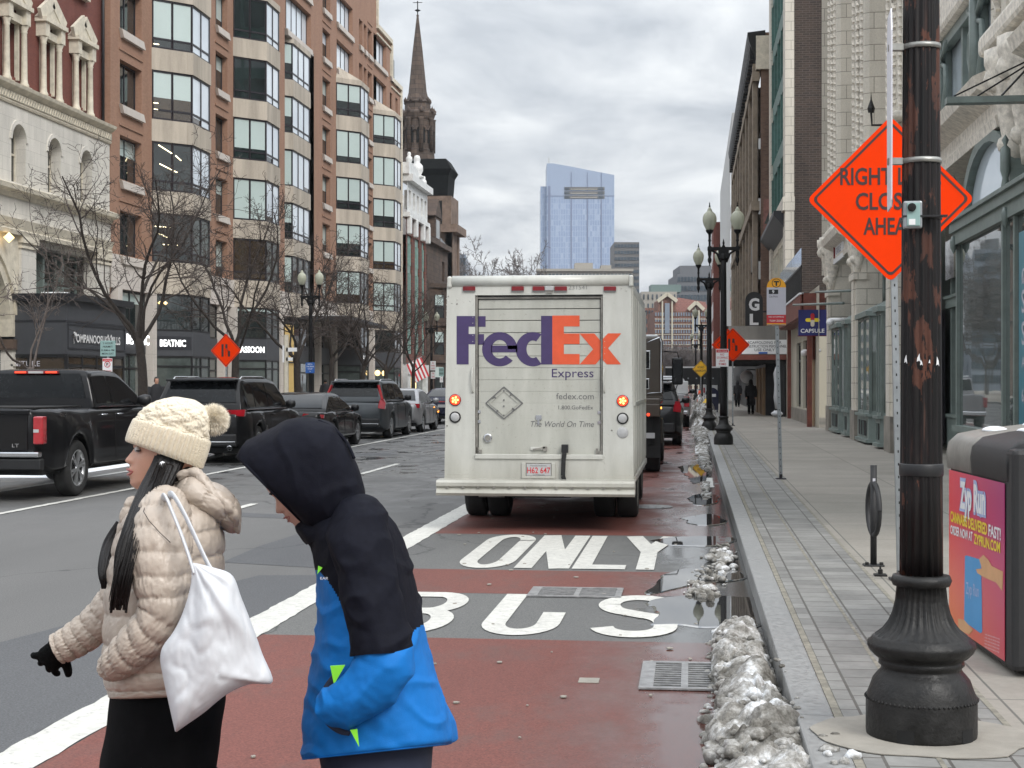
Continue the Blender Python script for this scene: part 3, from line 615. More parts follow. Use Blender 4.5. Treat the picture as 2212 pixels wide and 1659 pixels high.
# blade sign seen edge on + rounded lower corner
t=thing('street_sign','long white sign plate seen almost edge on strapped to the peeling lamp post','sign',(p.x-.135,p.y-.02,.15),R(90-3))
b=MB().mat('sign_back'); zt,zb=3.17,2.31
pr=[(-.30,zb+.3),(-.27,zb+.03),(-.24,zb),(.24,zb),(.27,zb+.03),(.30,zb+.3),(.30,zt-.1),(.22,zt),(-.22,zt),(-.30,zt-.1)]
b.prism([(x*.42,0,z) for x,z in pr],(0,.006,0)); b.build('plate',t)

q=(p.x,p.y,0.1535); b=MB().mat('concrete'); b.prism([(q[0]+(.47+.06*mn.noise(Vector((math.cos(2*PI*k/40)*2,math.sin(2*PI*k/40)*2,0))))*math.cos(2*PI*k/40),q[1]+(.42+.10*mn.noise(Vector((math.cos(2*PI*k/40)*2,math.sin(2*PI*k/40)*2,3))))*math.sin(2*PI*k/40),q[2]) for k in range(40)],(0,0,.004)); b.build('pavement_patch',kind='structure')
# trail camera
zc=ZatXY(470,p.x,p.y)
t=thing('counting_camera','small clear boxed camera strapped low on the peeling lamp post','camera',(p.x,p.y,zc),R(-4)); 
b=MB().mat('galvanised').box(-.085,-.005,-.135,-.092,-.06,.06,.008); b.mat('sign_green').box(-.07,-.015,-.142,-.134,-.05,.05,.003); b.build('case',t)
b=MB().mat('void_black',True).lathe([(.015,-.155),(.018,-.153),(.018,-.14)],16,(-.05,0,.03),axis='y'); b.build('lens',t)
b=MB().mat('sign_white').box(-.062,-.035,-.1435,-.1425,-.045,-.02); b.build('sticker',t)
b=MB().mat('frame_black',True).lathe([(.088,-.012),(.09,-.01),(.09,-.004),(.088,-.002)],32); b.mat('frame_black').box(-.09,.10,-.137,-.09,-.011,-.003); b.build('cable_tie',t)
def at(px,py): return onZ(px,py,.15)
def placed(px,d,Z=.15):
    q=P(px,HY,d); return (q.x,q.y,Z)
l0=lamp_post('black twin lamp at the kerb carrying a tow zone sign',placed(1563,38.4),H=6.0,rz=R(0),group='twin globe street lamps on the kerb')
for (px,d,lab) in ((1532,49.8,'second twin lamp up the kerb, half hidden by the first dark pole'),(1515,90,'small twin lamp just above the yellow diamond sign'),(1503,136,'farthest twin lamp rising over the trailer end of the kerb')):
    dup(l0,placed(px,d),label=lab,group='twin globe street lamps on the kerb')
for (px,d,lab) in ((671,60,'black twin lamp on the far pavement above the blue ride sign'),(932,95.5,'black twin lamp on the far pavement beside the brownstone and flag')):
    dup(l0,placed(px,d),label=lab,group='twin globe street lamps on the kerb')
near['group']='twin globe street lamps on the kerb'
# ---------- signs
def roundpoly(r,cr,n=5,rot=45):
    out=[]
    for k in range(4):
        a=R(90*k+rot); # corner direction
        c=Vector((math.cos(R(45+90*k)),math.sin(R(45+90*k))))*(r*math.sqrt(.5)*2-cr*1.414)*.7071*1.0
        c=Vector(((r-cr)*(1 if k in (0,3) else -1),(r-cr)*(1 if k<2 else -1)))
        for i in range(n+1):
            t_=R(90*k+90*i/n); out.append((c.x+cr*math.cos(t_),c.y+cr*math.sin(t_)))
    q=R(rot); return [(x*math.cos(q)-y*math.sin(q),x*math.sin(q)+y*math.cos(q)) for x,y in out]
def diamond(t,side,zc,face,ink,yo=0):
    b=MB().mat(face); h=side/2
    b.prism([(x,yo,zc+z) for x,z in roundpoly(h,h*.10)],(0,.004,0)); b.build('sign_face',t)
    b=MB().mat(ink); a=roundpoly(h*.94,h*.08); c=roundpoly(h*.90,h*.07)
    for i in range(len(a)):
        j=(i+1)%len(a); b.quad((a[i][0],yo-.002,zc+a[i][1]),(c[i][0],yo-.002,zc+c[i][1]),(c[j][0],yo-.002,zc+c[j][1]),(a[j][0],yo-.002,zc+a[j][1]))
    b.build('border',t)
def post(t,z1,w=.035,mat='galvanised',base=True,lean=0):
    b=MB().mat(mat)
    b.bar((0,.03,0),(lean,.03,z1),w,w*.7)
    if z1>2.0 and w>.03:
        b.mat('void_black')
        for k in range(int(z1/.1)): z=.1+k*.1; b.box(lean*z/z1-.005,lean*z/z1+.005,.03-w*.36,.03-w*.355,z,z+.02)
    b.build('post',t)
    if base: b=MB().mat('frame_dark').box(-.08,.08,-.05,.11,0,.02,.006); b.lathe([(.03,.02),(.03,.08)],8,(0,.03,0)); b.build('foot_bracket',t)
def xat(px,z,t): pass
q=P(1947,HY,12.0); c=P(1924,HY,12.0)
t=thing('construction_sign','large orange diamond sign lettered about the right lane, behind the peeling lamp post','construction sign',(q.x,q.y,.15),R(4))
ofx=-(1947-1924)/(FPX/12.0)
post(t,3.45,.05,lean=ofx*.9)
zc=CH+(826-430)/(FPX/12)-.15
th=t
b=MB(); h=.915/2
t2=t
diamond(t,.915,zc,'orange_sheet','sign_ink')
# shift of face relative to the leaning post
for o in list(t.children):
    if o.name.startswith(('sign_face','border')): o.location.x=ofx
b=MB().mat('sign_ink')
for s,z,w_ in (('RIGHT LANE',.115,.78),('CLOSED',-.08,.54),('AHEAD',-.275,.42)): b.text(s,(ofx,-.003,zc+z),EX,EZ,w_,.13,'C',bold=.02)
b.build('lettering',t)
def laneclosed(t,z,s=1,yo=-.003,mirror=1):
    b=MB().mat('sign_ink'); m=mirror
    b.quad((-.17*s*m,yo,z-.22*s),(-.09*s*m,yo,z-.22*s),(-.09*s*m,yo,z+.22*s),(-.17*s*m,yo,z+.22*s))
    for a_,c_ in (((.12,-.22),(.12,-.02)),((.12,-.04),(.02,.09)),((.02,.07),(.02,.22))):
        b.bar((a_[0]*s*m,yo,z+a_[1]*s),(c_[0]*s*m,yo,z+c_[1]*s),.085*s,.002)
    for k in range(4): b.text('RETF'[k],( -.01*s,yo-.002,z-.02*s-.055*k*s),EX,EZ,.03*s,.035*s,'C')
    b.build('symbol',t)
def pole_thing(name,label,cat_,px,d,z1,rz=0,group=None,w=.045,mat='galvanised',base=True,Z=.15):
    q=P(px,HY,d); t=thing(name,label,cat_,(q.x,q.y,Z),rz,group); post(t,z1,w,mat,base); return t
t=pole_thing('construction_sign','orange diamond lane merge sign on the near pavement beside the scaffolding notice','construction sign',1583,55,2.7,R(6),'orange merge sign boards'); zc=CH-.15+(826-745)/(FPX/55); diamond(t,.86,zc,'orange_sheet','sign_ink'); laneclosed(t,zc,1)
t=pole_thing('construction_sign','orange diamond sign mostly hidden behind the dark lamp pole, only its left tip showing','construction sign',1572,60,2.7,R(6),'orange merge sign boards'); zc=CH-.15+(826-745)/(FPX/60); diamond(t,.9,zc,'orange_sheet','sign_ink')
t=pole_thing('construction_sign','orange diamond lane merge sign on the left side in front of the hair salon','construction sign',488,40,3.0,R(-10),'orange merge sign boards',Z=0); zc=CH+(826-757)/(FPX/40); diamond(t,.62,zc,'orange_sheet','sign_ink'); laneclosed(t,zc,.74)
t=pole_thing('road_sign','yellow diamond sign reading ROAD NARROWS above the hydrant','road sign',1514,72,2.6,group=None); zc=CH-.15+(826-797)/(FPX/72); diamond(t,.56,zc,'yellow_sheet','ink')
b=MB().mat('ink').text('ROAD',(0,-.004,zc+.03),EX,EZ,.3,.1,'C',.01).text('NARROWS',(0,-.004,zc-.13),EX,EZ,.5,.1,'C',.01); b.build('lettering',t)
# T stop
q=P(1687,HY,24.6); t=thing('bus_stop_sign','tall white bus stop sign with yellow rounded top and black T','bus stop sign',(q.x,q.y,.15),R(3)); s_=FPX/24.6; lean=-(1687-1677)/s_
post(t,2.55,.055,lean=lean*.85)
z0=CH-.15+(826-703)/s_; z1=CH-.15+(826-600)/s_; wd=.152
b=MB().mat('sign_grey').box(lean-wd,lean+wd,-.006,0,z0+.17,z1-.155); b.mat('t_yellow'); 
arcp=[(lean+wd*math.cos(R(a)),-.006,z1-.155+.155*math.sin(R(a))) for a in range(0,181,12)]; b.prism(arcp,(0,.006,0)); b.box(lean-wd,lean+wd,-.006,0,z0,z0+.035); b.mat('sign_red').box(lean-wd,lean+wd,-.006,0,z0+.035,z0+.17); b.mat('sign_grey').box(lean-wd,lean+wd,-.006,0,z0+.02,z0+.0);b.build('panel',t)
b=MB().mat('ink'); zc=z1-.085; 
for k in range(28):
    a,c=2*PI*k/28,2*PI*(k+1)/28; b.quad((lean+.072*math.cos(a),-.008,zc+.072*math.sin(a)),(lean+.062*math.cos(a),-.008,zc+.062*math.sin(a)),(lean+.062*math.cos(c),-.008,zc+.062*math.sin(c)),(lean+.072*math.cos(c),-.008,zc+.072*math.sin(c)))
b.box(lean-.042,lean+.042,-.009,-.007,zc+.012,zc+.034); b.box(lean-.012,lean+.012,-.009,-.007,zc-.045,zc+.02)
b.box(lean-.12,lean+.03,-.008,-.0065,z1-.26,z1-.19); b.text('City Point',(lean-.115,-.008,z1-.315),EX,EZ,.14,.03); b.mat('sign_white').text('9',(lean-.05,-.0095,z1-.25),EX,EZ,.035,.05,'C',.02)
b.text('NO STOPPING',(lean,-.008,z0+.125),EX,EZ,.24,.025,'C').text('TOW ZONE',(lean,-.008,z0+.06),EX,EZ,.22,.03,'C',.01); b.build('lettering',t)
# small signs on near-right
def panel_sign(name,label,cat_,px,py0,py1,d,wpx,lines,face='sign_white',ink='sign_red',polez=None,rz=0,head=None,group=None,frm=None,polemat='galvanised'):
    s_=FPX/d; q=P(px,HY,d); t=thing(name,label,cat_,(q.x,q.y-.08,0),rz,group); z0=CH+(826-py1)/s_; z1=CH+(826-py0)/s_; w_=wpx/s_/2
    b=MB().mat(face).box(-w_,w_,-.006,0,z0,z1,.002); b.build('panel',t)
    b=MB().mat(ink); h=(z1-z0)
    if head: b.box(-w_*.93,w_*.93,-.009,-.0062,z1-h*.2,z1-h*.03)
    n=len(lines)
    for k,l in enumerate(lines): b.text(l,(0,-.009,z1-h*(.24 if head else .06)-(h*(.72 if head else .88))*(k+.75)/n),EX,EZ,min(w_*1.7,len(l)*h*.11),h*.6/n*.8,'C',.008)
    b.build('lettering',t)
    if head: b=MB().mat('sign_white').text(head,(0,-.0105,z1-h*.17),EX,EZ,w_*1.5,h*.08,'C'); b.build('heading',t)
    if polez is not None: b=MB().mat(polemat).bar((0,.02,polez),(0,.02,z1),.045); b.build('post',t)
    return t
panel_sign('parking_sign','small white and red tow zone sign fixed to the first dark kerb lamp','parking sign',1560,754,792,38.2,27,['NO','STOPPING','ANY','TIME'],head='TOW ZONE',group='tow zone signs')
panel_sign('parking_sign','grey green permit sign above a tow zone sign in front of the furniture shop','parking sign',236,736,770,36,34,['2 HOUR','PERMIT','8 AM-6 PM','MON-SAT'],'sign_green','ink',polez=0)
t=panel_sign('parking_sign','white no parking sign with red heading and crossed circle in front of the furniture shop','parking sign',235,774,808,35.9,22,['','','NO PARKING'],head='TOW ZONE',group='tow zone signs')
q=P(235,787,35.8); b=MB().mat('sign_red'); rr=.075; t2=t; zz=q.z
for k in range(20):
    a,c=2*PI*k/20,2*PI*(k+1)/20; b.quad((rr*math.cos(a),-.01,zz+rr*math.sin(a)),(rr*.78*math.cos(a),-.01,zz+rr*.78*math.sin(a)),(rr*.78*math.cos(c),-.01,zz+rr*.78*math.sin(c)),(rr*math.cos(c),-.01,zz+rr*math.sin(c)))
b.bar((-.05,-.01,zz+.05),(.05,-.01,zz-.05),.014,.002); b.mat('ink').text('P',(0,-.011,zz-.035),EX,EZ,.05,.07,'C',.02); b.build('symbol',t)
panel_sign('direction_sign','blue sign with white lettering and down arrow below the far twin lamp','sign',671,783,806,59.5,20,['MBTA','THE RIDE','STOP','v'],'sign_blue','sign_white')
panel_sign('parking_sign','white red lettered sign hanging on the lamp by the flag','parking sign',936,780,800,94,12,['NO','PARK','ING'])
panel_sign('parking_sign','lower white sign under another on the lamp by the flag','parking sign',936,803,818,94,10,['TOW','ZONE'])
panel_sign('parking_sign','grey green sign on a thin pole just left of the parcel truck','parking sign',954,794,812,92,11,['2 HOUR','PARKING'],'sign_green','ink',polez=0)
panel_sign('parking_sign','tiny red and white sign below the grey green one left of the parcel truck','parking sign',954,814,826,91.8,7,['P'])
# white pole in front of salon with arm boards
q=P(619,HY,50); t=thing('signal_pole','slim white pole with short white boards in front of the dark shopfront','pole',(q.x,q.y,.15)); b=MB().mat('cream_trim').bar((0,0,1.1),(0,0,3.1),.12); b.mat('frame_black').bar((0,0,0),(0,0,1.1),.14); b.build('post',t)
b=MB().mat('sign_white').box(0,.36,-.06,-.03,2.55,2.68); b.box(0,.22,-.06,-.03,2.25,2.36); b.box(-.12,-.05,-.06,-.03,2.2,2.75); b.build('board',t)
# bike post
q=at(1887,1222); t=thing('bike_rack','short black bicycle post with a closed ring on the pavement','bicycle rack',(q.x,q.y,.15),R(0))
b=MB().mat('bin_black',True).tube([(0,0,.01),(0,0,.85)],.027,14); b.mat('bin_black').box(-.085,.085,-.07,.07,0,.012,.004)
for x in (-.06,.06): b.mat('cast_iron').box(x-.015,x+.015,-.06,-.03,.012,.035,.003)
b.build('post',t)
b=MB().mat('bin_black',True); pts=[(-.0+.012*math.cos(a)*2,-.21*math.cos(a)*1.0,.48+.22*math.sin(a)) for a in [2*PI*k/24 for k in range(25)]]; b.tube([(p_[0],p_[1],p_[2]) for p_ in pts],.022,10,False); b.build('ring',t)
b=MB().mat('sign_back').quad((-.01,-.0285,.70),(.012,-.0285,.70),(.012,-.0285,.74),(-.01,-.0285,.74)); b.build('sticker',t)
# capped stub bracket
q=at(1922,1256); t=thing('post_stub','small bolted metal stub on the pavement beside the orange sign post','bracket',(q.x-.03,q.y+.35,.15)); b=MB().mat('cast_iron').box(-.05,.05,-.05,.05,0,.015,.004); b.lathe([(.02,.015),(.02,.05),(.008,.055),(.008,.08)],8); b.build('bracket_body',t)
# hydrant, cone
q=P(1524,HY,66); t=thing('fire_hydrant','yellow topped black fire hydrant at the kerb','hydrant',(q.x,q.y,.15)); b=MB().mat('frame_black',True).lathe([(.16,0),(.16,.05),(.11,.08),(.11,.42)],14); b.lathe([(.07,-.2),(.07,.2)],10,(0,0,.3),axis='x'); b.build('body',t)
b=MB().mat('hydrant_yellow',True).lathe([(.15,.42),(.15,.46),(.12,.5),(.12,.62),(.14,.64),(.10,.72),(.04,.77),(.035,.84),(0,.85)],14); b.build('cap',t)
q=P(1511,HY,70); t=thing('traffic_cone','tall orange and white striped traffic cone in the snow heap','traffic cone',(q.x,q.y,.30)); b=MB()
for k in range(5): b.mat('cone_orange' if k%2==0 else 'sign_white',True).lathe([(.17-.025*k,.03+.2*k),(.145-.025*k,.23+.2*k)],14)
b.mat('frame_black').box(-.22,.22,-.22,.22,0,.04,.01); b.build('cone_body',t)
# mailbox, box
q=P(1538,HY,80); t=thing('mailbox','dark blue mailbox standing behind the hydrant','mailbox',(q.x,q.y,.15)); b=MB().mat('car_navy',True); pr=[(-.33,.12),(-.33,.95)]+[(-.33*math.cos(R(a)),.95+.33*math.sin(R(a))) for a in range(15,180,15)]+[(.33,.95),(.33,.12)]
b.mat('car_navy').prism([(x,-.3,z) for x,z in pr],(0,.6,0)); 
for x in (-.27,.27):
    for y in (-.25,.25): b.box(x-.03,x+.03,y-.03,y+.03,0,.13)
b.build('body',t); b=MB().mat('sign_white').box(-.2,.2,-.304,-.301,.8,.95); b.build('label_plate',t)
# ---------- solar compactor bin, real wrap on its left side
q=at(2122,1396); x0=1.675; y0=8.33; y1=9.80; H=1.17
t=thing('litter_bin','pink and orange advertising wrapped litter compactor with a dark lid, right of the lamp post','litter bin',(x0,y0,.15),R(3.4))
D=y1-y0; W_=1.35
b=MB().mat('bin_black').box(0,W_,0,D,.02,H-.14,.03); b.box(-.005,.10,-.03,.13,.03,H+.03,.03); b.box(W_-.10,W_+.01,-.03,.10,.03,H+.02,.03); b.box(.08,W_,-.02,.02,H-.20,H+.02,.02); b.box(.08,W_,-.02,.02,.03,.14,.02);b.box(.08,W_,-.025,.02,.40,.455,.01); b.build('body',t)
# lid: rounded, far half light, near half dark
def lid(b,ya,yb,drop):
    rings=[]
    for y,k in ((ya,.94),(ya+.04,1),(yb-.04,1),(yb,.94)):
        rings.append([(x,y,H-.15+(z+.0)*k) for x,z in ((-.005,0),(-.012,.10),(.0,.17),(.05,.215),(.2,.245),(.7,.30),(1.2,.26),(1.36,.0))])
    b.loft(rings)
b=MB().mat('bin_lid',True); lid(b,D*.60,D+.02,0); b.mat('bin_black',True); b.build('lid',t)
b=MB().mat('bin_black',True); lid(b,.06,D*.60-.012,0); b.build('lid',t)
b=MB().mat('clean_snow',True)
for (cx,cy,rx,ry,s) in ((.22,1.22,.07,.17,1),(.28,.62,.035,.34,2),(.36,.42,.04,.3,5),(.5,1.3,.1,.1,3),(.55,.5,.06,.3,4)):
    for k in range(1):
        rg=[]
        for i in range(7):
            e=math.cos(i/6*PI/2); rg.append([(cx+rx*e*math.cos(a)*(1+.3*mn.noise(Vector((a*2,s,0)))),cy+ry*e*math.sin(a)*(1+.3*mn.noise(Vector((a*2,s,4)))),H-.15+.235+(cx-.2)*.11+.028*math.sin(i/6*PI/2)) for a in [2*PI*j/20 for j in range(20)]])
        b.loft(rg)
b.build('snow_patch',t)
# poster on the -X face; local y runs away from camera
b=MB().mat('poster_gradient').box(-.008,-.004,.13,D-.035,.06,H-.16,.001); po=b.build('poster',t)
def pq(u,v): # u 0..1 left->right in picture, v 0..1 up
    return Vector((-.0095,D-.035-(D-.165)*u,.06+(H-.22)*v))
def pz(zx,zy): # pixel in the detail crop (3680..4032 x 1680..2650, 602 px wide) to wrap coordinates
    # wrap corners in crop: TL(97,148) BL(130,1310) TR(442,188) BR(490,1585)
    # inverse bilinear by iteration
    u,v=.5,.5
    for _ in range(12):
        xx=(97*(1-u)+442*u)*v+(130*(1-u)+490*u)*(1-v); yy=(148*(1-u)+188*u)*v+(1310*(1-u)+1585*u)*(1-v)
        u+=(zx-xx)/352.; v-=(zy-yy)/1270.
    # remove perspective in u (near edge bigger)
    k=1.166; uu=u/(u+(1-u)*1.0/k*1.0) if False else u
    return pq(uu,v)
def ppoly(b,pts,o=0): b.prism([pz(*p_)+Vector((-o,0,0)) for p_ in pts],(.0005,0,0))
b=MB().mat('poster_blue'); ppoly(b,[(228,795),(240,790),(330,812),(345,1100),(356,1375),(345,1385),(250,1310),(238,1290)]); b.build('card_print',po)
b=MB().mat('poster_skin'); ppoly(b,[(320,808),(345,772),(378,810),(395,850),(460,882),(462,1035),(425,975),(350,945),(312,918),(303,890),(340,880)],.0008); ppoly(b,[(195,1278),(240,1290),(300,1365),(275,1400),(205,1365)],.0008); b.build('hand_print',po)
def ptext(b,s,a,c,h,bold=.02,slant=0,off=.001):
    A=pz(*a)+Vector((-off,0,0)); B=pz(*c)+Vector((-off,0,0)); b.text(s,A,(B-A).normalized(),EZ,(B-A).length,h,'L',bold,slant)
b=MB().mat('poster_tone'); ptext(b,'Zyp Run',(180,425),(350,455),.165,.085,off=.0008); b.mat('sign_white'); ptext(b,'Zyp Run',(186,420),(345,450),.15,.04,off=.0016)
b.mat('poster_yellow'); ptext(b,'CANNABIS DELIVERED',(122,535),(362,612),.062,.03); b.mat('sign_white'); ptext(b,'FAST!',(370,615),(440,638),.062,.03)
ptext(b,'ORDER NOW AT',(124,630),(275,675),.052,.03); b.mat('poster_yellow'); ptext(b,'ZYPRUN.COM',(284,690),(440,738),.056,.03)
b.mat('poster_tone'); ptext(b,'Zyp Run',(246,1085),(328,1105),.07,.01)
b.mat('sign_white')
for k in range(5): ptext(b,'order online for delivery today',(374,1395+k*24),(462,1420+k*26),.009,.0)
b.build('lettering',po)
# front panel
b=MB().mat('poster_gradient').box(.14,W_-.12,-.024,-.021,.46,H-.22); b.mat('poster_orange').box(.14,W_-.12,-.024,-.021,.15,.395); b.build('front_poster',t)
# ---------- parcel truck (step van), origin at rear centre on the road, +y forward
VYr=17.62
A=onY(960,1039,VYr); B=onY(1369,1039,VYr); vx=(A.x+B.x)/2; vw=(B.x-A.x)/2
T_=thing('parcel_truck','white parcel delivery truck seen from behind with roll-up rear door','truck',(vx,VYr,0)); VL=5.9
def z4(zx,zy,off=0):   # pixel of the detail crop -> local point on the rear plane
    q=onY(932.6+.3472*zx,576+.3472*zy,VYr); return Vector((q.x-vx,-off,q.z))
def zr(b,x0,y0,x1,y1,o0,o1,bev=0):
    p,q=z4(x0,y1),z4(x1,y0); b.box(p.x,q.x,-o1,-o0,p.z,q.z,bev)
ztop=z4(0,100).z; zbot=z4(0,1335).z; 
dl,dr=z4(270,178),z4(1065,1170)
b=MB().mat('van_white')
# body shell: sides slope in slightly to the top; rear frame pieces round the door
ins=.03
def shell(y0,y1):
    lo=[(-vw,zbot),(vw,zbot),(vw-ins*.3,ztop-.1),(vw-ins,ztop),( -vw+ins,ztop),(-vw+ins*.3,ztop-.1)]
    b.loft([[(x,y0,z) for x,z in lo],[(x,y1,z) for x,z in lo]])
shell(.14,VL-1.3)
lo=[(-vw,zbot),(vw,zbot),(vw-ins*.3,ztop-.1),(vw-ins,ztop),( -vw+ins,ztop),(-vw+ins*.3,ztop-.1)]
b.loft([[(x,VL-1.298,z) for x,z in lo],[(x*.93,VL-.5,zbot+(z-zbot)*.93) for x,z in lo],[(x*.9,VL-.1,zbot+(z-zbot)*.55) for x,z in lo],[(x*.88,VL,zbot+(z-zbot)*.5) for x,z in lo]])
b.prism([(-vw,0,zbot),(dl.x,0,zbot),(dl.x,0,ztop),(-vw+ins,0,ztop)],(0,.14,0)); b.prism([(dr.x,0,zbot),(vw,0,zbot),(vw-ins,0,ztop),(dr.x,0,ztop)],(0,.14,0))
b.box(dl.x,dr.x,.0,.14,dl.z,ztop); b.box(dl.x,dr.x,0,.14,zbot,dr.z)
# recessed sills and trim
b.box(dl.x,dr.x,-.02,.0,dr.z-.055,dr.z+.0,.006)
b.build('body',T_)
b=MB().mat('van_white',True); r=.068; q=z4(0,94).z
b.tube([(z4(128,0).x,.03,q),(z4(1225,0).x,.03,q)],r,12)
b.mat('van_white').box(z4(98,0).x,z4(128,0).x,-.03,.10,q-.075,q+.06,.02); b.box(z4(1225,0).x,z4(1255,0).x,-.03,.10,q-.075,q+.06,.02); b.build('roof_roller',T_)
# rivets
b=MB().mat('van_white',True)
def rivet(zx,zy,r=.008): p=z4(zx,zy); b.lathe([(r,0),(r*.8,-.003),(0,-.005)],6,(p.x,0,p.z),axis='y')
for k in range(30):
    y=200+k*38
    for x in (92,256,1076,1245): rivet(x,y,.006)
for k in range(9): rivet(100+k*18,1290,.006); rivet(1085+k*18,1300,.006)
for x in (300,380,515,720,948,1040): rivet(x,1192,.011)
for (x,y) in ((103,188),(125,225),(158,205),(103,215),(240,215),(1180,135),(1210,150)): rivet(x,y,.01)
b.mat('van_grime',True)
for (x,y) in ((103,186),(157,232),(120,958),(95,990),(1120,1019),(222,1366)): rivet(x,y,.011)
b.build('rivet_pattern',T_)
# door
b=MB().mat('van_door'); n=13
ys=[200,262,334,410,483,556,630,705,777,850,950,1022,1097,1168]
for a,c in zip(ys,ys[1:]):
    p,q=z4(288,c),z4(1048,a); b.box(p.x,q.x,.05,.075,p.z+.0008,q.z-.0008,.004)
b.mat('logo_grey'); zr(b,270,178,1065,1170,-.085,-.0765)
b.build('roll_door',T_)
b=MB().mat('van_grime'); zr(b,276,184,1060,200,-.05,-.03); zr(b,272,180,284,1168,-.05,-.02); zr(b,1052,180,1063,1168,-.05,-.02); b.build('door_track',T_)
# logo: polygons, those over the door sit on the recessed slats
def logo(polys,mat,nm='logo'):
    b=MB().mat(mat); dxl,dxr=286.,1050.
    for poly in polys:
        for (lo_,hi_,off) in ((-1e9,270,.003),(dxl,dxr,-.047),(1065,1e9,.003)):
            # clip polygon to x range
            def clip(pts,xc,keep):
                out=[]
                for i in range(len(pts)):
                    p,q=pts[i],pts[(i+1)%len(pts)]; ip=keep(p[0]); iq=keep(q[0])
                    if ip: out.append(p)
                    if ip!=iq: t=(xc-p[0])/(q[0]-p[0]); out.append((xc,p[1]+t*(q[1]-p[1])))
                return out
            pts=clip(poly,lo_,lambda x:x>=lo_); pts=clip(pts,hi_,lambda x:x<=hi_) if pts else pts
            if len(pts)>=3: b.add([z4(x,y,off) for x,y in pts],[tuple(range(len(pts)))])
    return b.build(nm,T_)
def rect(x0,y0,x1,y1): return [(x0,y0),(x1,y0),(x1,y1),(x0,y1)]
def ringp(cx,cy,rx,ry,ix,iy,a0,a1,n=30,icy=None):
    out=[]; icy=icy or cy
    for i in range(n):
        a,c=R(a0+(a1-a0)*i/n),R(a0+(a1-a0)*(i+1)/n)
        out.append([(cx+rx*math.cos(a),cy-ry*math.sin(a)),(cx+rx*math.cos(c),cy-ry*math.sin(c)),(cx+ix*math.cos(c),icy-iy*math.sin(c)),(cx+ix*math.cos(a),icy-iy*math.sin(a))])
    return out
pur=[rect(155,307,230,608),rect(230,307,332,373),rect(230,419,322,483)]
pur+=ringp(420,513,110,107,50,58,0,318)+[rect(366,490,530,533)]
pur+=ringp(627,513,107,107,40,55,60,300)+[rect(678,305,748,608)]
logo(pur,'logo_purple')
org=[rect(748,303,820,608),rect(820,303,918,371),rect(820,415,918,481),rect(820,543,918,608)]
org+=[[(918,415),(1010,415),(1055,468),(1052,568),(1018,608),(918,608),(1003,513)],[(1052,462),(1097,415),(1180,415),(1097,508),(1178,608),(1090,608),(1052,568)]]
logo(org,'logo_orange')
def vt(b,s,x0,x1,y,h,off=-.047,al='L',slant=0,bold=0):
    p=z4(x0,y,off); q=z4(x1,y,off); hh=h*.3472/187.; b.text(s,p,EX,EZ,q.x-p.x,hh,'L',bold,slant)
b=MB().mat('logo_purple'); vt(b,'Express',745,1005,688,54); b.mat('logo_grey'); vt(b,'fedex.com',772,1007,825,38); vt(b,'1.800.GoFedEx',786,1003,888,24); vt(b,'The World On Time',606,1005,997,36,slant=.25); vt(b,'231541',852,965,142,24,.003,bold=-.01)
b.build('lettering',T_)
b=MB().mat('logo_grey')
P4=[(333,850),(446,748),(563,850),(446,948)]
for i in range(4):
    p,q=z4(*P4[i],-.045),z4(*P4[(i+1)%4],-.045); b.bar(p,q,.012,.012); c=z4(446,850,-.045); p2,q2=p.lerp(c,.22),q.lerp(c,.22); b.mat('van_door').bar(p2,q2,.010,.010); m=p.lerp(q,.42); b.mat('logo_grey').bar(m,m.lerp(c,.25),.022,.014)
for (x,y) in ((446,772),(446,830),(446,868),(446,925)): p=z4(x,y,-.04); b.box(p.x-.008,p.x+.008,p.y-.004,p.y+.004,p.z-.008,p.z+.008)
b.build('placard_frame',T_)
def disc(b,zx,zy,r,off,th=.012,n=24,dome=.0):
    p=z4(zx,zy); b.lathe([(r,-off),(r,-off-th),(r*.8,-off-th-dome),(0,-off-th-dome)],n,(p.x,0,p.z),axis='y')
s4=.3472/187.
for (x,y) in ((146,829),(1188,835)):
    b=MB().mat('lens_red',True); disc(b,x,y,37*s4,0,.012); b.mat('lens_lit',True); disc(b,x,y,31*s4,.0125,.002)
    b.mat('lens_hot',True)
    for k in range(6):
        a=2*PI*k/6+.5; rr=0 if k==5 else 16; disc(b,x+rr*math.cos(2*PI*k/5),y-rr*math.sin(2*PI*k/5),6.5*s4,.0145,.002,10)
    b.build('tail_light',T_)
for (x,y,ring) in ((146,936,1),(1188,944,1),(1188,1033,0)):
    b=MB()
    if ring: b.mat('rubber',True); disc(b,x,y,36*s4,0,.012)
    b.mat('lens_clear',True); disc(b,x,y,(28 if ring else 35)*s4,.0125 if ring else 0,.004,dome=.008); b.build('reversing_light',T_)
for (x0,x1) in ((195,272),(497,574),(628,702),(765,842),(1070,1147)):
    b=MB().mat('lens_red'); zr(b,x0,123,x1,151,.0,.022,.006); b.mat('logo_grey'); zr(b,x0,149,x1,156,0,.02); b.build('marker_light',T_)
b=MB().mat('lens_clear'); zr(b,706,121,760,150,.0,.03,.008); b.mat('van_grime'); zr(b,715,148,752,166,0,.02); b.build('dome_light',T_)
b=MB().mat('chrome',True); disc(b,346,1067,27*s4,-.05,.02); b.mat('van_grime',True); disc(b,346,1067,17*s4,-.028,.004); b.build('door_lock',T_)
b=MB().mat('van_grime'); p,q=z4(628,1140,-.03),z4(705,1125,-.03); b.bar(p,q,.02); zr(b,690,1120,716,1148,-.05,-.02); b.mat('van_white'); zr(b,612,1124,690,1142,-.05,-.03,.004); b.mat('chrome'); zr(b,645,925,682,952,-.05,-.035); zr(b,655,950,668,985,-.05,-.04)
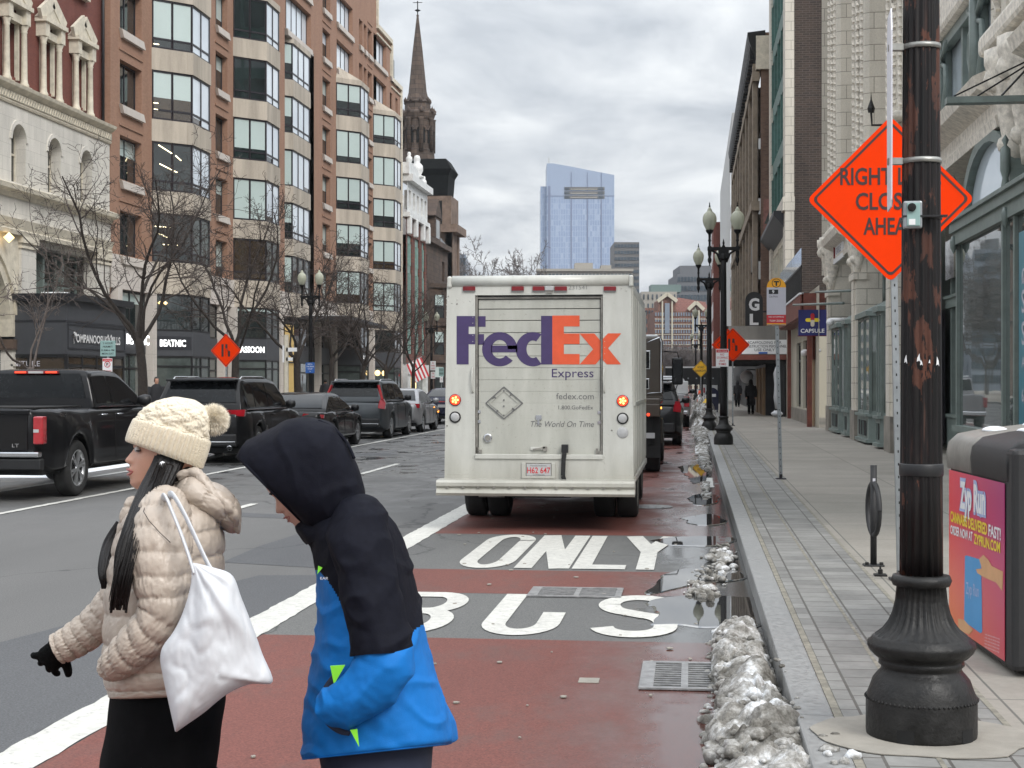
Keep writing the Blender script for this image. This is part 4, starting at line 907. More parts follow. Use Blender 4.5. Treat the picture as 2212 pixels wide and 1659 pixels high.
for (x,y) in ((292,903),(292,964),(1040,908),(1040,970)): zr(b,x-9,y-9,x+9,y+9,-.05,-.04)
b.build('door_latch',T_)
for (x,y) in ((290,1150),(1035,1158)):
    b=MB().mat('van_grime'); zr(b,x-14,y-26,x-2,y+12,-.05,-.02); zr(b,x+2,y-10,x+18,y+12,-.05,-.02); b.build('hinge_bracket',T_)
b=MB().mat('rubber'); pts=[z4(828,1110,.0),z4(826,1170,.035),z4(822,1200,.04),z4(818,1300,.04),z4(828,1335,.04)]
for p,q in zip(pts,pts[1:]): b.bar(p,q,.05,.012)
b.mat('frame_black'); zr(b,808,1106,850,1158,-.02,.035,.006); b.build('pull_strap',T_)
# grab rails
for x in (256,1074):
    b=MB().mat('van_white',True); b.tube([z4(x,628,.0),z4(x-2,640,.03),z4(x-4,700,.035),z4(x-2,770,.03),z4(x,785,0)],.009,6); b.build('grab_rail',T_)
# plate recess
b=MB().mat('van_white'); zr(b,560,1220,586,1316,0,.02,.005); zr(b,746,1220,768,1316,0,.02,.005); zr(b,560,1303,768,1318,0,.021,.005); b.mat('van_grime'); zr(b,586,1222,746,1303,0,.003); b.build('plate_recess',T_)
b=MB().mat('plate'); zr(b,590,1228,742,1300,.004,.012,.003); pl=b.build('license_plate',T_)
b=MB().mat('sign_red'); vt(b,'H62 647',594,738,1284,36,.014,bold=.012); b.mat('logo_grey'); vt(b,'Massachusetts',615,715,1241,9,.014); vt(b,'COMMERCIAL',630,705,1298,8,.014); b.build('lettering',pl)
# bumper
b=MB().mat('van_white'); p,q=z4(42,1412),z4(1258,1325); pr=[(0,p.z+.02),(-.30,p.z),(-.32,p.z+.03),(-.30,p.z+.06),(-.28,p.z+.085),(-.31,p.z+.11),(-.31,q.z-.03),(-.28,q.z-.005),(0,q.z)]
k=187/ (187+.3*10)
b.prism([(p.x+.02,y+.02,z) for y,z in pr],(q.x-p.x-.0,0,0)); 
for i in range(12): x=p.x+.15+i*(q.x-p.x-.3)/11; b.mat('van_grime').box(x-.012,x+.012,-.288,-.266,p.z+.085,p.z+.105)
b.build('bumper',T_)
for (x0,x1) in ((302,460),(830,990)):
    b=MB().mat('van_grime'); zr(b,x0,1412,x1,1428,.1,.13); b.build('tow_bracket',T_)
# chassis and wheels
b=MB().mat('under_black').box(-vw+.1,vw-.1,.1,VL-.6,.42,zbot); b.box(-.35,.35,.3,4.5,.35,.5); b.box(-vw+.12,vw-.12,1.75,1.95,.30,.52); b.build('chassis',T_)
def wheel(t,x,y,r,w_,rim='rim_alloy',spokes=5,side=1,name='wheel',dual=False):
    b=MB().mat('rubber',True); hw=w_/2
    prof=[(r*.60,-hw*.4),(r*.64,-hw*.95),(r*.9,-hw*1.02),(r*.975,-hw*.85),(r,-hw*.6),(r,hw*.6),(r*.975,hw*.85),(r*.9,hw*1.02),(r*.64,hw*.95),(r*.60,hw*.4)]
    b.lathe(prof,28,(x,y,r),axis='x'); o=b.build(name,t)
    b=MB().mat(rim,True); s=side; cx=x+s*hw*.72
    b.loft([[(cx+dx,y+rr_*math.cos(2*PI*k/28),r+rr_*math.sin(2*PI*k/28)) for k in range(28)] for dx,rr_ in ((-s*hw*.3,r*.655),(s*hw*.25,r*.655),(s*hw*.22,r*.60),(-s*hw*.3,r*.58))],cap=False); b.mat('under_black').lathe([(r*.6,-s*.012),(r*.6,-s*.014),(0,-s*.014)],20,(cx,y,r),axis='x'); b.mat(rim)
    for k in range(spokes):
        a=2*PI*k/spokes+.3
        for da in (-.13,.13):
            b.bar((cx+s*hw*.10,y+r*.10*math.cos(a),r+r*.10*math.sin(a)),(cx+s*hw*.16,y+r*.62*math.cos(a+da),r+r*.62*math.sin(a+da)),r*.075,.03)
    b.lathe([(r*.14,s*hw*.05),(r*.12,s*hw*.25),(0,s*hw*.27)],12,(cx,y,r),axis='x'); b.build('rim',o); return o
for s in (-1,1):
    for x in (s*(vw-.14),s*(vw-.43)): wheel(T_,x,1.85,.40,.25,'van_grime',6,s)
    wheel(T_,s*(vw-.18),VL-1.2,.40,.25,'van_grime',6,s)
# right side panel seam strip and mirror
b=MB().mat('van_white').box(vw-.005,vw+.012,.2,VL-1.4,1.43,1.47); b.box(vw-.005,vw+.02,.2,VL-1.4,zbot,zbot+.06); 
for k in range(8): b.box(vw-.004,vw+.008,.3+k*.6,.34+k*.6,zbot+.1,ztop-.15)
b.build('side_trim',T_)
# ---------- cars
def carlike(name,label,col,loc,Lc,Wc,H,kind='suv',belt=None,rw=.36,wb=None,fo=.9,rev=None,rz=0,group='cars queuing in the left lane',rimmat='rim_alloy',lit=False,plate_text='2BF 149'):
    """origin rear centre, +y forward"""
    t=thing(name,label,'pickup truck' if kind=='pickup' else 'car',loc,rz,group)
    wb=wb or Lc*.58; ro=Lc-wb-fo; hw=Wc/2; belt=belt or H*.60; zb=.26 if kind!='pickup' else .42
    aw=rw+.07
    def w_at(y):
        e0=min(1,max(0,y/.45)); e1=min(1,max(0,(Lc-y)/.8)); return hw*(.86+.14*math.sin(e0*PI/2))*(.80+.20*math.sin(e1*PI/2))
    def deck(y):
        if kind=='suv': tab=[(0,belt-.10),(.08,belt-.02),(Lc*.68,belt),(Lc*.76,belt-.02),(Lc*.93,belt-.13),(Lc,belt-.32)]
        elif kind=='pickup': tab=[(0,belt),(Lc*.68,belt),(Lc*.75,belt-.03),(Lc*.95,belt-.12),(Lc,belt-.25)]
        else: tab=[(0,belt-.08),(.06,belt+.02),(Lc*.2,belt+.04),(Lc*.66,belt),(Lc*.74,belt-.02),(Lc*.93,belt-.16),(Lc,belt-.36)]
        return interp(tab,y)
    def zlow(y):
        z=zb+ (.16*max(0,1-y/.35) ) + (.1*max(0,1-(Lc-y)/.5))
        for c in (ro,ro+wb):
            d=abs(y-c)
            if d<aw: z=max(z,rw+math.sqrt(aw*aw-d*d))
        return z
    b=MB().mat(col,True); ys=sorted(set([0,.015,.04,.08,.14,.22,.32]+[Lc*i/46 for i in range(3,46)]+[c+s*aw*k/8 for c in (ro,ro+wb) for s in (-1,1) for k in range(0,9)]+[Lc-.3,Lc-.15,Lc-.06,Lc-.02,Lc]))
    rings=[]
    for y in ys:
        W_=w_at(y); D=deck(y); Z=zlow(y); Z=min(Z,D-.08)
        ex=.05*math.exp(-min(abs(y-ro),abs(y-ro-wb))**2/(aw*aw*1.3)) if kind!='pickup' else .06*math.exp(-min(abs(y-ro),abs(y-ro-wb))**4/(aw**4*2.0))
        sh=max(0,1-y/.05)*.03+max(0,1-(Lc-y)/.06)*.08
        h=D-Z; side=[(W_-.04-sh,Z),(W_+ex*.6-sh,Z+h*.06),(W_+ex-sh,Z+h*.3),(W_-.01+ex*.6-sh,Z+h*.55),(W_-.005-sh,Z+h*.74),(W_-.03-sh,Z+h*.90),(W_-.07-sh,D-.015),(W_-.16-sh,D)]
        rings.append([(x,y,z) for x,z in side]+[(0,y,D+.02)]+[(-x,y,z) for x,z in side[::-1]])
    b.loft(rings); b.build('body',t)
    b=MB().mat('under_black').box(-hw+.12,hw-.12,.2,Lc-.2,zb-.05,belt-.2); b.build('underbody',t)
    # cabin
    if kind=='suv': c0,c1,c2,c3=.05,.42,Lc*.56,Lc*.73
    elif kind=='pickup': c0,c1,c2,c3=Lc*.335,Lc*.355,Lc*.56,Lc*.71
    else: c0,c1,c2,c3=Lc*.10,Lc*.30,Lc*.52,Lc*.72
    def roof(y):
        if y<c1: return belt+(H-belt-.03)*max(0,(y-c0)/(c1-c0))**.85
        if y<c2: return H-.03+.03*math.sin(PI*(y-c1)/(c2-c1))
        return belt+(H-belt-.03)*max(0,(c3-y)/(c3-c2))**.9
    tum=.17 if kind!='sedan' else .24
    def cab(y,v):  # v 0 belt .. 1 roof edge
        z=belt-.01+(roof(y)-belt+.01)*v; f=(z-belt)/(H-belt); return (w_at(max(y,.3))-.06-tum*f*(.7+.3*f),y,z)
    b=MB().mat(col,True); ysc=[c0]+[c0+(c1-c0)*k/5 for k in range(1,5)]+[c1+(c2-c1)*k/8 for k in range(9)]+[c2+(c3-c2)*k/6 for k in range(1,7)]
    rings=[]
    for y in ysc:
        r=[cab(y,v) for v in (0,.25,.5,.75,.92)]; e=cab(y,1); r+=[(e[0]-.05,y,e[2]+.0),(e[0]-.2,y,e[2]+.015)]
        rings.append(r+[(0,y,e[2]+.02)]+[(-x,y_,z) for x,y_,z in r[::-1]])
    b.loft(rings); b.build('cabin',t)
    # side windows
    def sidewin(y0,y1,nm='side_window'):
        for s in (-1,1):
            b=MB().mat('car_glass',True); rr=[]
            for k in range(9):
                y=y0+(y1-y0)*k/8; lo_=cab(y,0); hi=cab(y,.86); zt=roof(y)
                a=min(.95,.05/max(.05,(zt-belt))); rr.append([(s*(cab(y,v)[0]+.006),y,cab(y,v)[2]) for v in (a+.02,.4,.65,.84)] if zt-belt>.12 else [(s*(cab(y,v)[0]+.006),y,cab(y,v)[2]) for v in (.3,.4,.5,.6)])
            b.loft(rr,closed=False,cap=False)
            if s==1: b.f=[f[::-1] for f in b.f]
            b.build(nm,t)
    if kind=='suv': spans=[(c0+.30,c0+.95),(c0+1.02,c0+1.95),(c0+2.02,c3-.35)]
    elif kind=='pickup': spans=[(c0+.14,c0+.72),(c0+.80,c3-.28)]
    else: spans=[(c1-.45,c1-.08),(c1-.02,c1+.85),(c1+.92,c3-.35)]
    for a_,c_ in spans: sidewin(a_,c_)
    b=MB().mat('chrome'); 
    for s in (-1,1): 
        p=cab(spans[0][0],.03); q=cab(spans[-1][1],.03); b.bar((s*(p[0]+.008),p[1],p[2]),(s*(q[0]+.008),q[1],q[2]),.018)
    b.build('window_trim',t)
    # rear glass follows the sloping back
    b=MB().mat('car_glass',True); rr=[]
    for k in range(6):
        y=c0+(c1-c0)*(.16+.72*k/5); e=cab(y,1); xw=e[0]-.12; off=.012
        rr.append([(xw*u,y-off*.8,e[2]+.018+off*.6) for u in (-1,-.5,0,.5,1)])
    b.loft(rr,closed=False,cap=False); b.build('rear_window',t)
    b=MB().mat('car_glass',True); rr=[]
    for k in range(6):
        y=c2+(c3-c2)*(.14+.8*k/5); e=cab(y,1); xw=e[0]-.12; rr.append([(xw*u,y+.01,e[2]+.028) for u in (-1,-.5,0,.5,1)])
    b.loft(rr,closed=False,cap=False); b.build('windscreen',t)
    for s in (-1,1):
        for c in (ro,ro+wb): wheel(t,s*(hw-.13),c,rw,.24,rimmat,5 if kind!='pickup' else 6,s)
        b=MB().mat('frame_black' if kind!='sedan' else col,True); y=c3-.45; p=cab(y,.1); b.lathe([(0,-.12),(.07,-.10),(.10,0),(.08,.09),(0,.11)],10,(s*(p[0]+.17),y,belt+.09),axis='x'); b.mat('frame_black').bar((s*p[0],y+.03,belt+.03),(s*(p[0]+.12),y,belt+.06),.05); b.build('wing_mirror',t)
        for (a_,c_) in spans[-2:]:
            b=MB().mat('chrome' if kind=='pickup' else col,True); y=a_+.14; x=w_at(y)+.004; b.tube([(s*(x-.03),y-.1,belt-.12),(s*(x+.012),y-.08,belt-.12),(s*(x+.012),y+.08,belt-.12),(s*(x-.03),y+.1,belt-.12)],.012,6); b.build('door_handle',t)
        # door seams
    b=MB().mat('void_black')
    for (a_,c_) in spans:
        for s in (-1,1):
            y=c_+.035; x=w_at(y); Z=zlow(y); D=deck(y)
            if kind=='suv' and (a_,c_)==spans[0]: continue
            for (f0,f1,o0,o1) in ((.10,.3,.0,.002),(.3,.55,.002,-.006),(.55,.74,-.006,-.003),(.74,.9,-.003,-.028)): b.bar((s*(x+o0),y,Z+(D-Z)*f0),(s*(x+o1),y,Z+(D-Z)*f1),.010,.010)
    b.build('door_seam',t)
    return t,dict(hw=hw,belt=belt,zb=zb,ro=ro,w=w_at,deck=deck,roof=roof,cab=cab,c0=c0,c1=c1,c2=c2)
def taillight(t,poly,mat='tail_red',th=.03,y=-.012):
    for s in (-1,1):
        b=MB().mat(mat); b.prism([(s*x,y_,z) for x,y_,z in poly],(0,.05,0)); 
        b.build('tail_light',t)
def Yc(d,X): return (d+X*SF)/CF
# pickup
X=-10.12; t,g=carlike('pickup_truck','big black crew pickup truck with exhaust vapour behind it','car_black',(X,Yc(21.75,X+1.1),0),5.9,2.03,1.90,'pickup',belt=1.32,rw=.42,wb=3.65,fo=1.0)
hw=g['hw']
b=MB().mat('car_black').box(-.78,.78,-.02,.03,.72,1.30,.02); b.mat('car_black').box(-.80,.80,-.035,.02,1.24,1.31,.015); b.build('tailgate',t)
b=MB().mat('void_black').box(-hw+.18,hw-.18,.1,1.75,1.325,1.345); b.build('bed_opening',t)
b=MB().mat('chrome').box(-hw+.10,hw-.62,-.16,-.02,.60,.72,.03); b.box(hw-.62,hw-.02,-.15,-.02,.64,.72,.02); b.box(-hw+.10,hw-.60,-.155,-.02,.45,.60,.03); b.mat('frame_black').box(-hw,hw,-.12,.02,.46,.62,.02); b.build('bumper',t)
for s in (-1,1):
    b=MB(); x0,x1=sorted((s*(hw-.155),s*(hw-.005))); b.mat('tail_red').box(x0,x1,-.035,.12,.82,1.22,.025); b.mat('plate').box(x0+.01,x1-.01 if s<0 else x1-.06,-.038,-.03,.99,1.035); b.build('tail_light',t)
b=MB().mat('lens_red').box(-.36,.36,g['c1']-.08,g['c1']-.02,1.83,1.88,.01); b.mat('lens_clear').box(-.12,.12,g['c1']-.085,g['c1']-.02,1.84,1.875); b.mat('lens_lit').box(.16,.34,g['c1']-.084,g['c1']-.02,1.845,1.87);b.mat('lens_lit').box(-.34,-.16,g['c1']-.084,g['c1']-.02,1.845,1.87); b.build('brake_light',t)
b=MB().mat('plate').box(-.15,.15,-.168,-.16,.48,.58); b.build('license_plate',t)
b=MB().mat('chrome').text('4x4',(hw-.008,.55,1.2),EY,EZ,.28,.06).text('LT',(.55,-.024,.78),EX,EZ,.1,.05); b.build('badge',t)
# SUV 2
def suv_extra(t,g,col,H,lights,exh=True,rails=True,chr_=True):
    hw=g['hw']; b=MB().mat('frame_black').box(-hw+.18,hw-.18,-.03,.10,.36,.62,.03); 
    if chr_: b.mat('chrome').box(-hw+.2,hw-.2,-.04,-.02,.44,.47,.006)
    b.build('bumper',t)
    b=MB().mat('plate').box(-.26,.04,-.03,-.01,.86,1.0); pl=b.build('license_plate',t); MBt=MB().mat('logo_grey').text('8KX 27',(-.24,-.033,.90),EX,EZ,.25,.07); MBt.build('lettering',pl)
    for s in (-1,1):
        b=MB().mat('tail_red'); 
        if lights=='wide': b.prism([(s*(hw-.62),-.02,1.02),(s*(hw-.03),.05,.99),(s*(hw-.01),.05,1.13),(s*(hw-.60),-.02,1.12)],(0,.10,0)); b.mat('lens_red').prism([(s*(hw-.45),-.025,1.04),(s*(hw-.3),.0,1.03),(s*(hw-.3),.0,1.09),(s*(hw-.45),-.025,1.1)],(0,.1,0))
        else:
            b.prism([(s*(hw-.22),-.015,.93),(s*(hw-.02),.03,.90),(s*(hw-.0),.06,1.08),(s*(hw-.06),.03,1.2),(s*(hw-.16),.04,1.2),(s*(hw-.20),-.01,1.08)],(0,.14,0)); (b.bar((s*(hw-.12),.10,1.18),(s*(hw-.27),.30,H-.16),.07,.07) if exh is False and chr_ else None)
        b.build('tail_light',t)
        if exh: b=MB().mat('chrome',True); b.lathe([(.055,0),(.055,.1),(.045,.1),(.045,0)],12,(s*(hw-.32),-.04,.33),axis='y'); b.mat('void_black').box(s*(hw-.32)-.07,s*(hw-.32)+.07,-.043,-.03,.305,.355,.01); b.build('exhaust_pipe',t)
        if rails: b=MB().mat('chrome' if chr_ else 'car_black',True); e=g['cab'](1.2,1); b.tube([(s*(e[0]-.06),.55,H-.06),(s*(e[0]-.05),.7,H+.015),(s*(e[0]-.05),2.2,H+.02),(s*(e[0]-.06),2.6,H-.03)],.018,6); b.build('roof_rail',t)
    b=MB().mat(col).box(-hw+.26,hw-.26,.16,.44,H-.075,H-.03,.012); b.build('spoiler',t)
    b=MB().mat('frame_black').bar((-.1,.05,1.10),(.25,.11,1.2),.015); b.build('rear_wiper',t)
X=-10.25; t,g=carlike('suv_car','black luxury SUV with wide red tail lights behind the woman','car_black',(X,Yc(32.0,X+1),0),5.15,2.02,1.80,'suv',belt=1.12,rw=.385,wb=3.1,fo=.95); suv_extra(t,g,'car_black',1.80,'wide')
X=-10.07; t,g=carlike('sedan_car','low black sedan with bright rear glass in front of the hooded person','car_black',(X,Yc(38.3,X+1),0),5.0,1.92,1.43,'sedan',belt=.93,rw=.35,wb=2.95,fo=.95); hw=g['hw']
for s in (-1,1):
    b=MB().mat('tail_red').prism([(s*(hw-.55),-.0,.86),(s*(hw-.03),.12,.80),(s*(hw-.02),.12,.89),(s*(hw-.52),.0,.92)],(0,.08,0)); b.build('tail_light',t)
b=MB().mat('plate').box(-.15,.15,-.02,.0,.62,.74); b.build('license_plate',t); b=MB().mat('frame_black').box(-hw+.2,hw-.2,-.02,.06,.30,.45,.02); b.build('bumper',t)
X=-10.07; t,g=carlike('suv_car','dark grey SUV with tall red tail lights and chrome lower strip','car_grey',(X,Yc(45.9,X+1),0),4.95,1.96,1.77,'suv',belt=1.13,rw=.375,wb=2.98,fo=.9); suv_extra(t,g,'car_grey',1.77,'tall',exh=False)
X=-10.03; t,g=carlike('sedan_car','silver sedan with amber signal between the grey SUV and the truck','car_silver',(X,Yc(51.7,X+1),0),4.6,1.82,1.48,'sedan',belt=.97,rw=.33,wb=2.7,fo=.9); hw=g['hw']
for s in (-1,1):
    b=MB().mat('tail_red').prism([(s*(hw-.35),-.0,.86),(s*(hw-.0),.14,.83),(s*(hw-.0),.14,.98),(s*(hw-.33),.02,.98)],(0,.12,0)); b.build('tail_light',t)
b=MB().mat('amber').box(hw-.02,hw+.012,3.95,4.1,.62,.7); b.box(hw-.02,hw+.012,3.1,3.2,.80,.83); b.build('side_signal',t)
X=-10.1; t,g=carlike('sedan_car','dark sedan farthest in the queue, cut off by the white truck','car_navy',(X,Yc(62.5,X),0),4.9,1.88,1.46,'sedan',belt=1.0,rw=.34); hw=g['hw']
for s in (-1,1):
    b=MB().mat('tail_red').prism([(s*.0,-.012,.90),(s*(hw-.05),.05,.88),(s*(hw-.05),.05,.93),(s*0,-.012,.94)],(0,.06,0)); b.build('tail_light',t)
b=MB().mat('amber').box(-.18,.18,.9,.93,1.18,1.22); b.build('brake_light',t); b=MB().mat('plate').box(-.15,.15,-.03,.0,.68,.80); b.build('license_plate',t)
# more queue ahead hidden mostly; far left background car roofline
X=-1.22; t,g=carlike('suv_car','dark grey SUV ahead in the bus lane beyond the brown work truck','car_charcoal',(X,Yc(41.0,X),0),4.8,1.9,1.72,'suv',belt=1.1,rw=.37,wb=2.9,fo=.9,group='vehicles ahead in the bus lane'); suv_extra(t,g,'car_charcoal',1.72,'tall',exh=False,rails=False,chr_=False)
X=-1.08; t,g=carlike('pickup_truck','silver work pickup with a white box on its bed','car_silver',(X,Yc(58.0,X),0),5.7,2.0,1.88,'pickup',belt=1.25,rw=.40,wb=3.5,fo=1.0,group='vehicles ahead in the bus lane'); hw=g['hw']
b=MB().mat('car_silver').box(-.78,.78,-.02,.03,.66,1.24,.02); b.build('tailgate',t); b=MB().mat('chrome').box(-hw+.05,hw-.05,-.14,-.01,.48,.64,.03); b.build('bumper',t)
for s in (-1,1): x0,x1=sorted((s*(hw-.2),s*(hw-.0))); b=MB().mat('tail_red').box(x0,x1,-.03,.1,.78,1.16,.02); b.build('tail_light',t)
b=MB().mat('car_white').box(.2,.95,.2,1.6,1.26,1.75,.03); b.build('tool_box',t); b=MB().mat('clean_snow').box(-.7,.7,2.3,3.2,1.9,1.95,.03); b.build('snow_cover',t)
# brown work truck ahead of the parcel truck
X=-1.62; W_=1.04; t=thing('work_truck','brown flatbed work truck with big side mirror just ahead of the white truck','truck',(X,Yc(28.6,X+1),0),0,'vehicles ahead in the bus lane')
b=MB().mat('truck_brown').box(-W_,W_,0,3.2,1.28,1.40,.02); b.box(-W_,W_,-.03,.05,1.06,1.30,.02)
for k in range(5): b.box(-W_,W_,.2+k*.6,.3+k*.6,1.40,1.44)
b.build('flatbed',t)
for s in (-1,1): b=MB().mat('lens_lit').lathe([(.03,-.04),(.03,-.05),(0,-.055)],10,(s*(W_-.22),0,1.10),axis='y'); b.build('tail_light',t)
b=MB().mat('amber').lathe([(.02,W_),(.02,W_+.02),(0,W_+.025)],8,(0,.3,1.22),axis='x'); b.build('side_signal',t)
b=MB().mat('truck_brown').box(-W_+.02,W_-.02,2.2,4.2,1.40,2.62,.05); b.box(-W_+.1,W_-.1,4.2,5.5,.8,1.7,.06); c_=b.build('cab',t)
for x in (-.62,.0,.62): 
    b=MB().mat('car_glass').box(x-.16,x+.16,2.18,2.21,1.98,2.32,.03); b.mat('chrome').box(x-.18,x+.18,2.188,2.205,1.96,2.34,.03); b.build('rear_window',c_)
    b=MB().mat('car_glass').box(x-.14,x+.14,2.18,2.21,1.58,1.76,.03); b.mat('chrome').box(x-.16,x+.16,2.188,2.205,1.56,1.78,.03); b.build('rear_window',c_)
b=MB().mat('chrome',True).tube([(W_-.3,2.15,2.5),(W_-.05,2.12,2.6),(W_-.02,2.12,2.5),(W_-.02,2.12,1.5),(W_-.3,2.12,1.48)],.014,6); b.mat('clean_snow').box(-W_+.1,W_-.1,2.3,3.4,2.62,2.66,.02); b.build('cab_rail',t)
b=MB().mat('frame_black',True).tube([(W_,3.6,2.35),(W_+.28,3.6,2.33),(W_+.32,3.6,2.2)],.014,6); b.tube([(W_,3.6,1.5),(W_+.25,3.6,1.55),(W_+.30,3.6,1.7)],.014,6); b.mat('frame_black').box(W_+.17,W_+.40,3.56,3.68,1.65,2.22,.04); b.mat('car_glass').box(W_+.2,W_+.37,3.553,3.562,1.7,2.17); b.build('side_mirror',t)
b=MB().mat('under_black').box(-W_+.15,W_-.15,.1,5.4,.55,1.06); b.box(-W_,W_-.0,.5,.54,.45,1.05); b.build('chassis',t)
for s in (-1,1):
    b=MB().mat('rubber').box(s*W_-(.55 if s>0 else 0),s*W_+(.0 if s>0 else .55),.16,.19,.28,1.06,.01); b.build('mud_flap',t)
    wheel(t,s*(W_-.16),.75,.46,.28,'van_grime',6,s); wheel(t,s*(W_-.16),4.6,.46,.28,'van_grime',6,s)
b=MB().mat('truck_brown').box(W_-.35,W_+.01,1.6,2.0,.5,1.0,.02); b.mat('plate').box(W_-.5,W_-.1,-.02,.0,.66,.76); b.build('step_box',t)
# far trailer bar across the street
q=P(1500,HY,112); t=thing('site_trailer','long black raised trailer with a white top edge closing the street','trailer',(q.x,q.y,0)); b=MB().mat('frame_black').box(-2.1,2.0,0,2.4,1.55,2.75); b.mat('sign_white').box(-2.1,2.0,-.02,2.4,2.75,2.86); 
b.build('body',t); b=MB().mat('galvanised')
for k in range(6): b.box(-1.7+k*.6,-1.6+k*.6,-.03,0,1.95,2.05)
b.build('fittings',t)
b=MB().mat('frame_black')
for x in (-1.9,1.8): b.box(x-.1,x+.1,.5,.7,0,1.55); b.box(x-.1,x+.1,1.8,2.0,0,1.55)
b.build('support_leg',t)
q=P(1546,HY,118); t=thing('box_van','white boxy van parked by the trailer, its roof showing above','van',(q.x,q.y,0)); b=MB().mat('car_white'); b.box(-.95,.95,0,4.6,.5,2.3,.15); b.box(-.9,.9,4.6,5.6,.5,1.5,.2); b.build('body',t)
b=MB().mat('car_glass').box(-.75,.75,-.01,.02,1.5,2.1,.05); b.build('rear_window',t)
for s in (-1,1): wheel(t,s*.85,.9,.36,.24,'van_grime',5,s); wheel(t,s*.85,4.4,.36,.24,'van_grime',5,s)
for s in (-1,1): b=MB().mat('tail_red').box(s*.88-.06,s*.88+.06,-.02,.03,.9,1.3,.02); b.build('tail_light',t)
# ---------- facade helpers. sg=+1: wall on the left of the street facing +x; sg=-1: wall on the right facing -x
def wallX(b,X,y0,y1,z0,z1,holes,depth,sg=1,rev=None):
    ys=sorted(set([y0,y1]+[min(max(h[i],y0),y1) for h in holes for i in (0,1)])); zs=sorted(set([z0,z1]+[min(max(h[i],z0),z1) for h in holes for i in (2,3)]))
    for a,c in zip(ys,ys[1:]):
        for d,e in zip(zs,zs[1:]):
            ym,zm=(a+c)/2,(d+e)/2
            if any(h[0]<ym<h[1] and h[2]<zm<h[3] for h in holes): continue
            b.quad((X,a,d),(X,c,d),(X,c,e),(X,a,e)) if sg>0 else b.quad((X,c,d),(X,a,d),(X,a,e),(X,c,e))
    if rev: cur=b.cm; b.mat(rev)
    Xi=X-sg*depth
    for (a,c,d,e) in holes:
        b.quad((X,a,d),(Xi,a,d),(Xi,a,e),(X,a,e)); b.quad((X,c,d),(Xi,c,d),(Xi,c,e),(X,c,e)); b.quad((X,a,d),(X,c,d),(Xi,c,d),(Xi,a,d)); b.quad((X,a,e),(X,c,e),(Xi,c,e),(Xi,a,e))
rw_=random.Random(11)
def window(t,path,z0,z1,cols,rails=(.22,),fw=.09,frame='frame_dark',upper=None,low='glass_dark',nm='window',blindf=None,segs={}):
    """glazed strip along a plan path [(x,y),...]; cols panes per segment; path runs so that the outside is on its right"""
    b=MB().mat(frame); panes=[]
    H=z1-z0
    for si,(p,q) in enumerate(zip(path,path[1:])):
        n=cols[si]; p=Vector((p[0],p[1],0)); q=Vector((q[0],q[1],0))
        for k in range(n+1):
            a=p.lerp(q,k/n); 
            if k<n or si==len(path)-2: b.bar((a.x,a.y,z0),(a.x,a.y,z1),fw,fw)
        for z in [z0+fw*.5,z1-fw*.5]+[z0+H*r for r in rails]: b.bar((p.x,p.y,z),(q.x,q.y,z),fw*.75,fw)
        for k in range(n): panes.append((p.lerp(q,k/n),p.lerp(q,(k+1)/n),segs.get(si)))
    w_=b.build(nm,t)
    bf=blindf if blindf is not None else rw_.choice((0,.55,.6,.72,.8,1,1,.9)); up=upper or 'glass_blind'
    for (p,q,sm_) in panes:
        b=MB(); up=sm_ or upper or 'glass_blind'; zc=z1-H*(bf if not sm_ else rw_.choice((1,1,.85)))
        bf_=bf; bf=1-(zc-z0)/H
        if bf<.98: b.mat(low).quad((p.x,p.y,z0),(q.x,q.y,z0),(q.x,q.y,zc),(p.x,p.y,zc))
        if bf>.02: b.mat(up).quad((p.x,p.y,zc),(q.x,q.y,zc),(q.x,q.y,z1),(p.x,p.y,z1))
        bf=bf_
        b.build('pane',w_)
    return w_
def polybox(b,poly,z0,z1): b.prism([(x,y,z0) for x,y in poly],(0,0,z1-z0))
XL=-25.0
# ---------- brick office building with faceted bays
ob=thing('office_building','tall orange brick office block with stacked faceted glass bays','building',(0,0,0)); 
FL=3.33; Z0=7.34; WH=2.3
BAYS=[69.3,82.1,106.7,119.4]; CB=92.8; yA,yE=64.1,131.0
def steps(y): return 33.5 if y<124.0 else 30
wins=[]; flush=[]
piers=[(65.2,67.9),(78.9,81.0),(102.6,104.9),(117.3,118.9)]
for (a,c) in piers:
    for k in range(-1,8):
        wins.append((a,c,Z0+.0+FL*k,Z0+FL*k+1.95))
for y in BAYS:
    for k in (5,6,7): wins.append((y+.1,y+5.3,Z0+FL*k,Z0+FL*k+2.1))
for (a,c) in ((114.2,115.4),(115.9,116.9),(126.2,127.2),(128.6,129.6)):
    for k in (5,6,7): wins.append((a,c,Z0+FL*k,Z0+FL*k+1.95))
wins=[h for h in wins if not (h[2]+2>31.5) and h[2]>5.9]
for k in (5,6): wins.append((CB+.2,CB+6.6,Z0+FL*k-.3,Z0+FL*k+2.0))
b=MB().mat('brick_orange')
hh=[h for h in wins]
hh.append((CB,CB+7.4,7.0,Z0+FL*4+2.9))
zone=[(yA,120.6,33.5),(120.6,126.6,30.0),(126.6,yE,26.9)]
for (a,c,zt) in zone:
    h_=[h for h in hh if h[0]>=a-.01 and h[1]<=c+.01 and h[3]<zt]
    # windows crossing zones
    h_+=[(max(h[0],a),min(h[1],c),h[2],h[3]) for h in hh if (h not in h_) and h[0]<c and h[1]>a and h[3]<zt]
    wallX(b,XL,a,c,5.8,zt,[h for h in h_ if h[3]>5.8],.42)
b.quad((XL,yE,0),(XL-30,yE,0),(XL-30,yE,26.9),(XL,yE,26.9)); b.quad((XL,yA,0),(XL-30,yA,0),(XL-30,yA,33.5),(XL,yA,33.5))
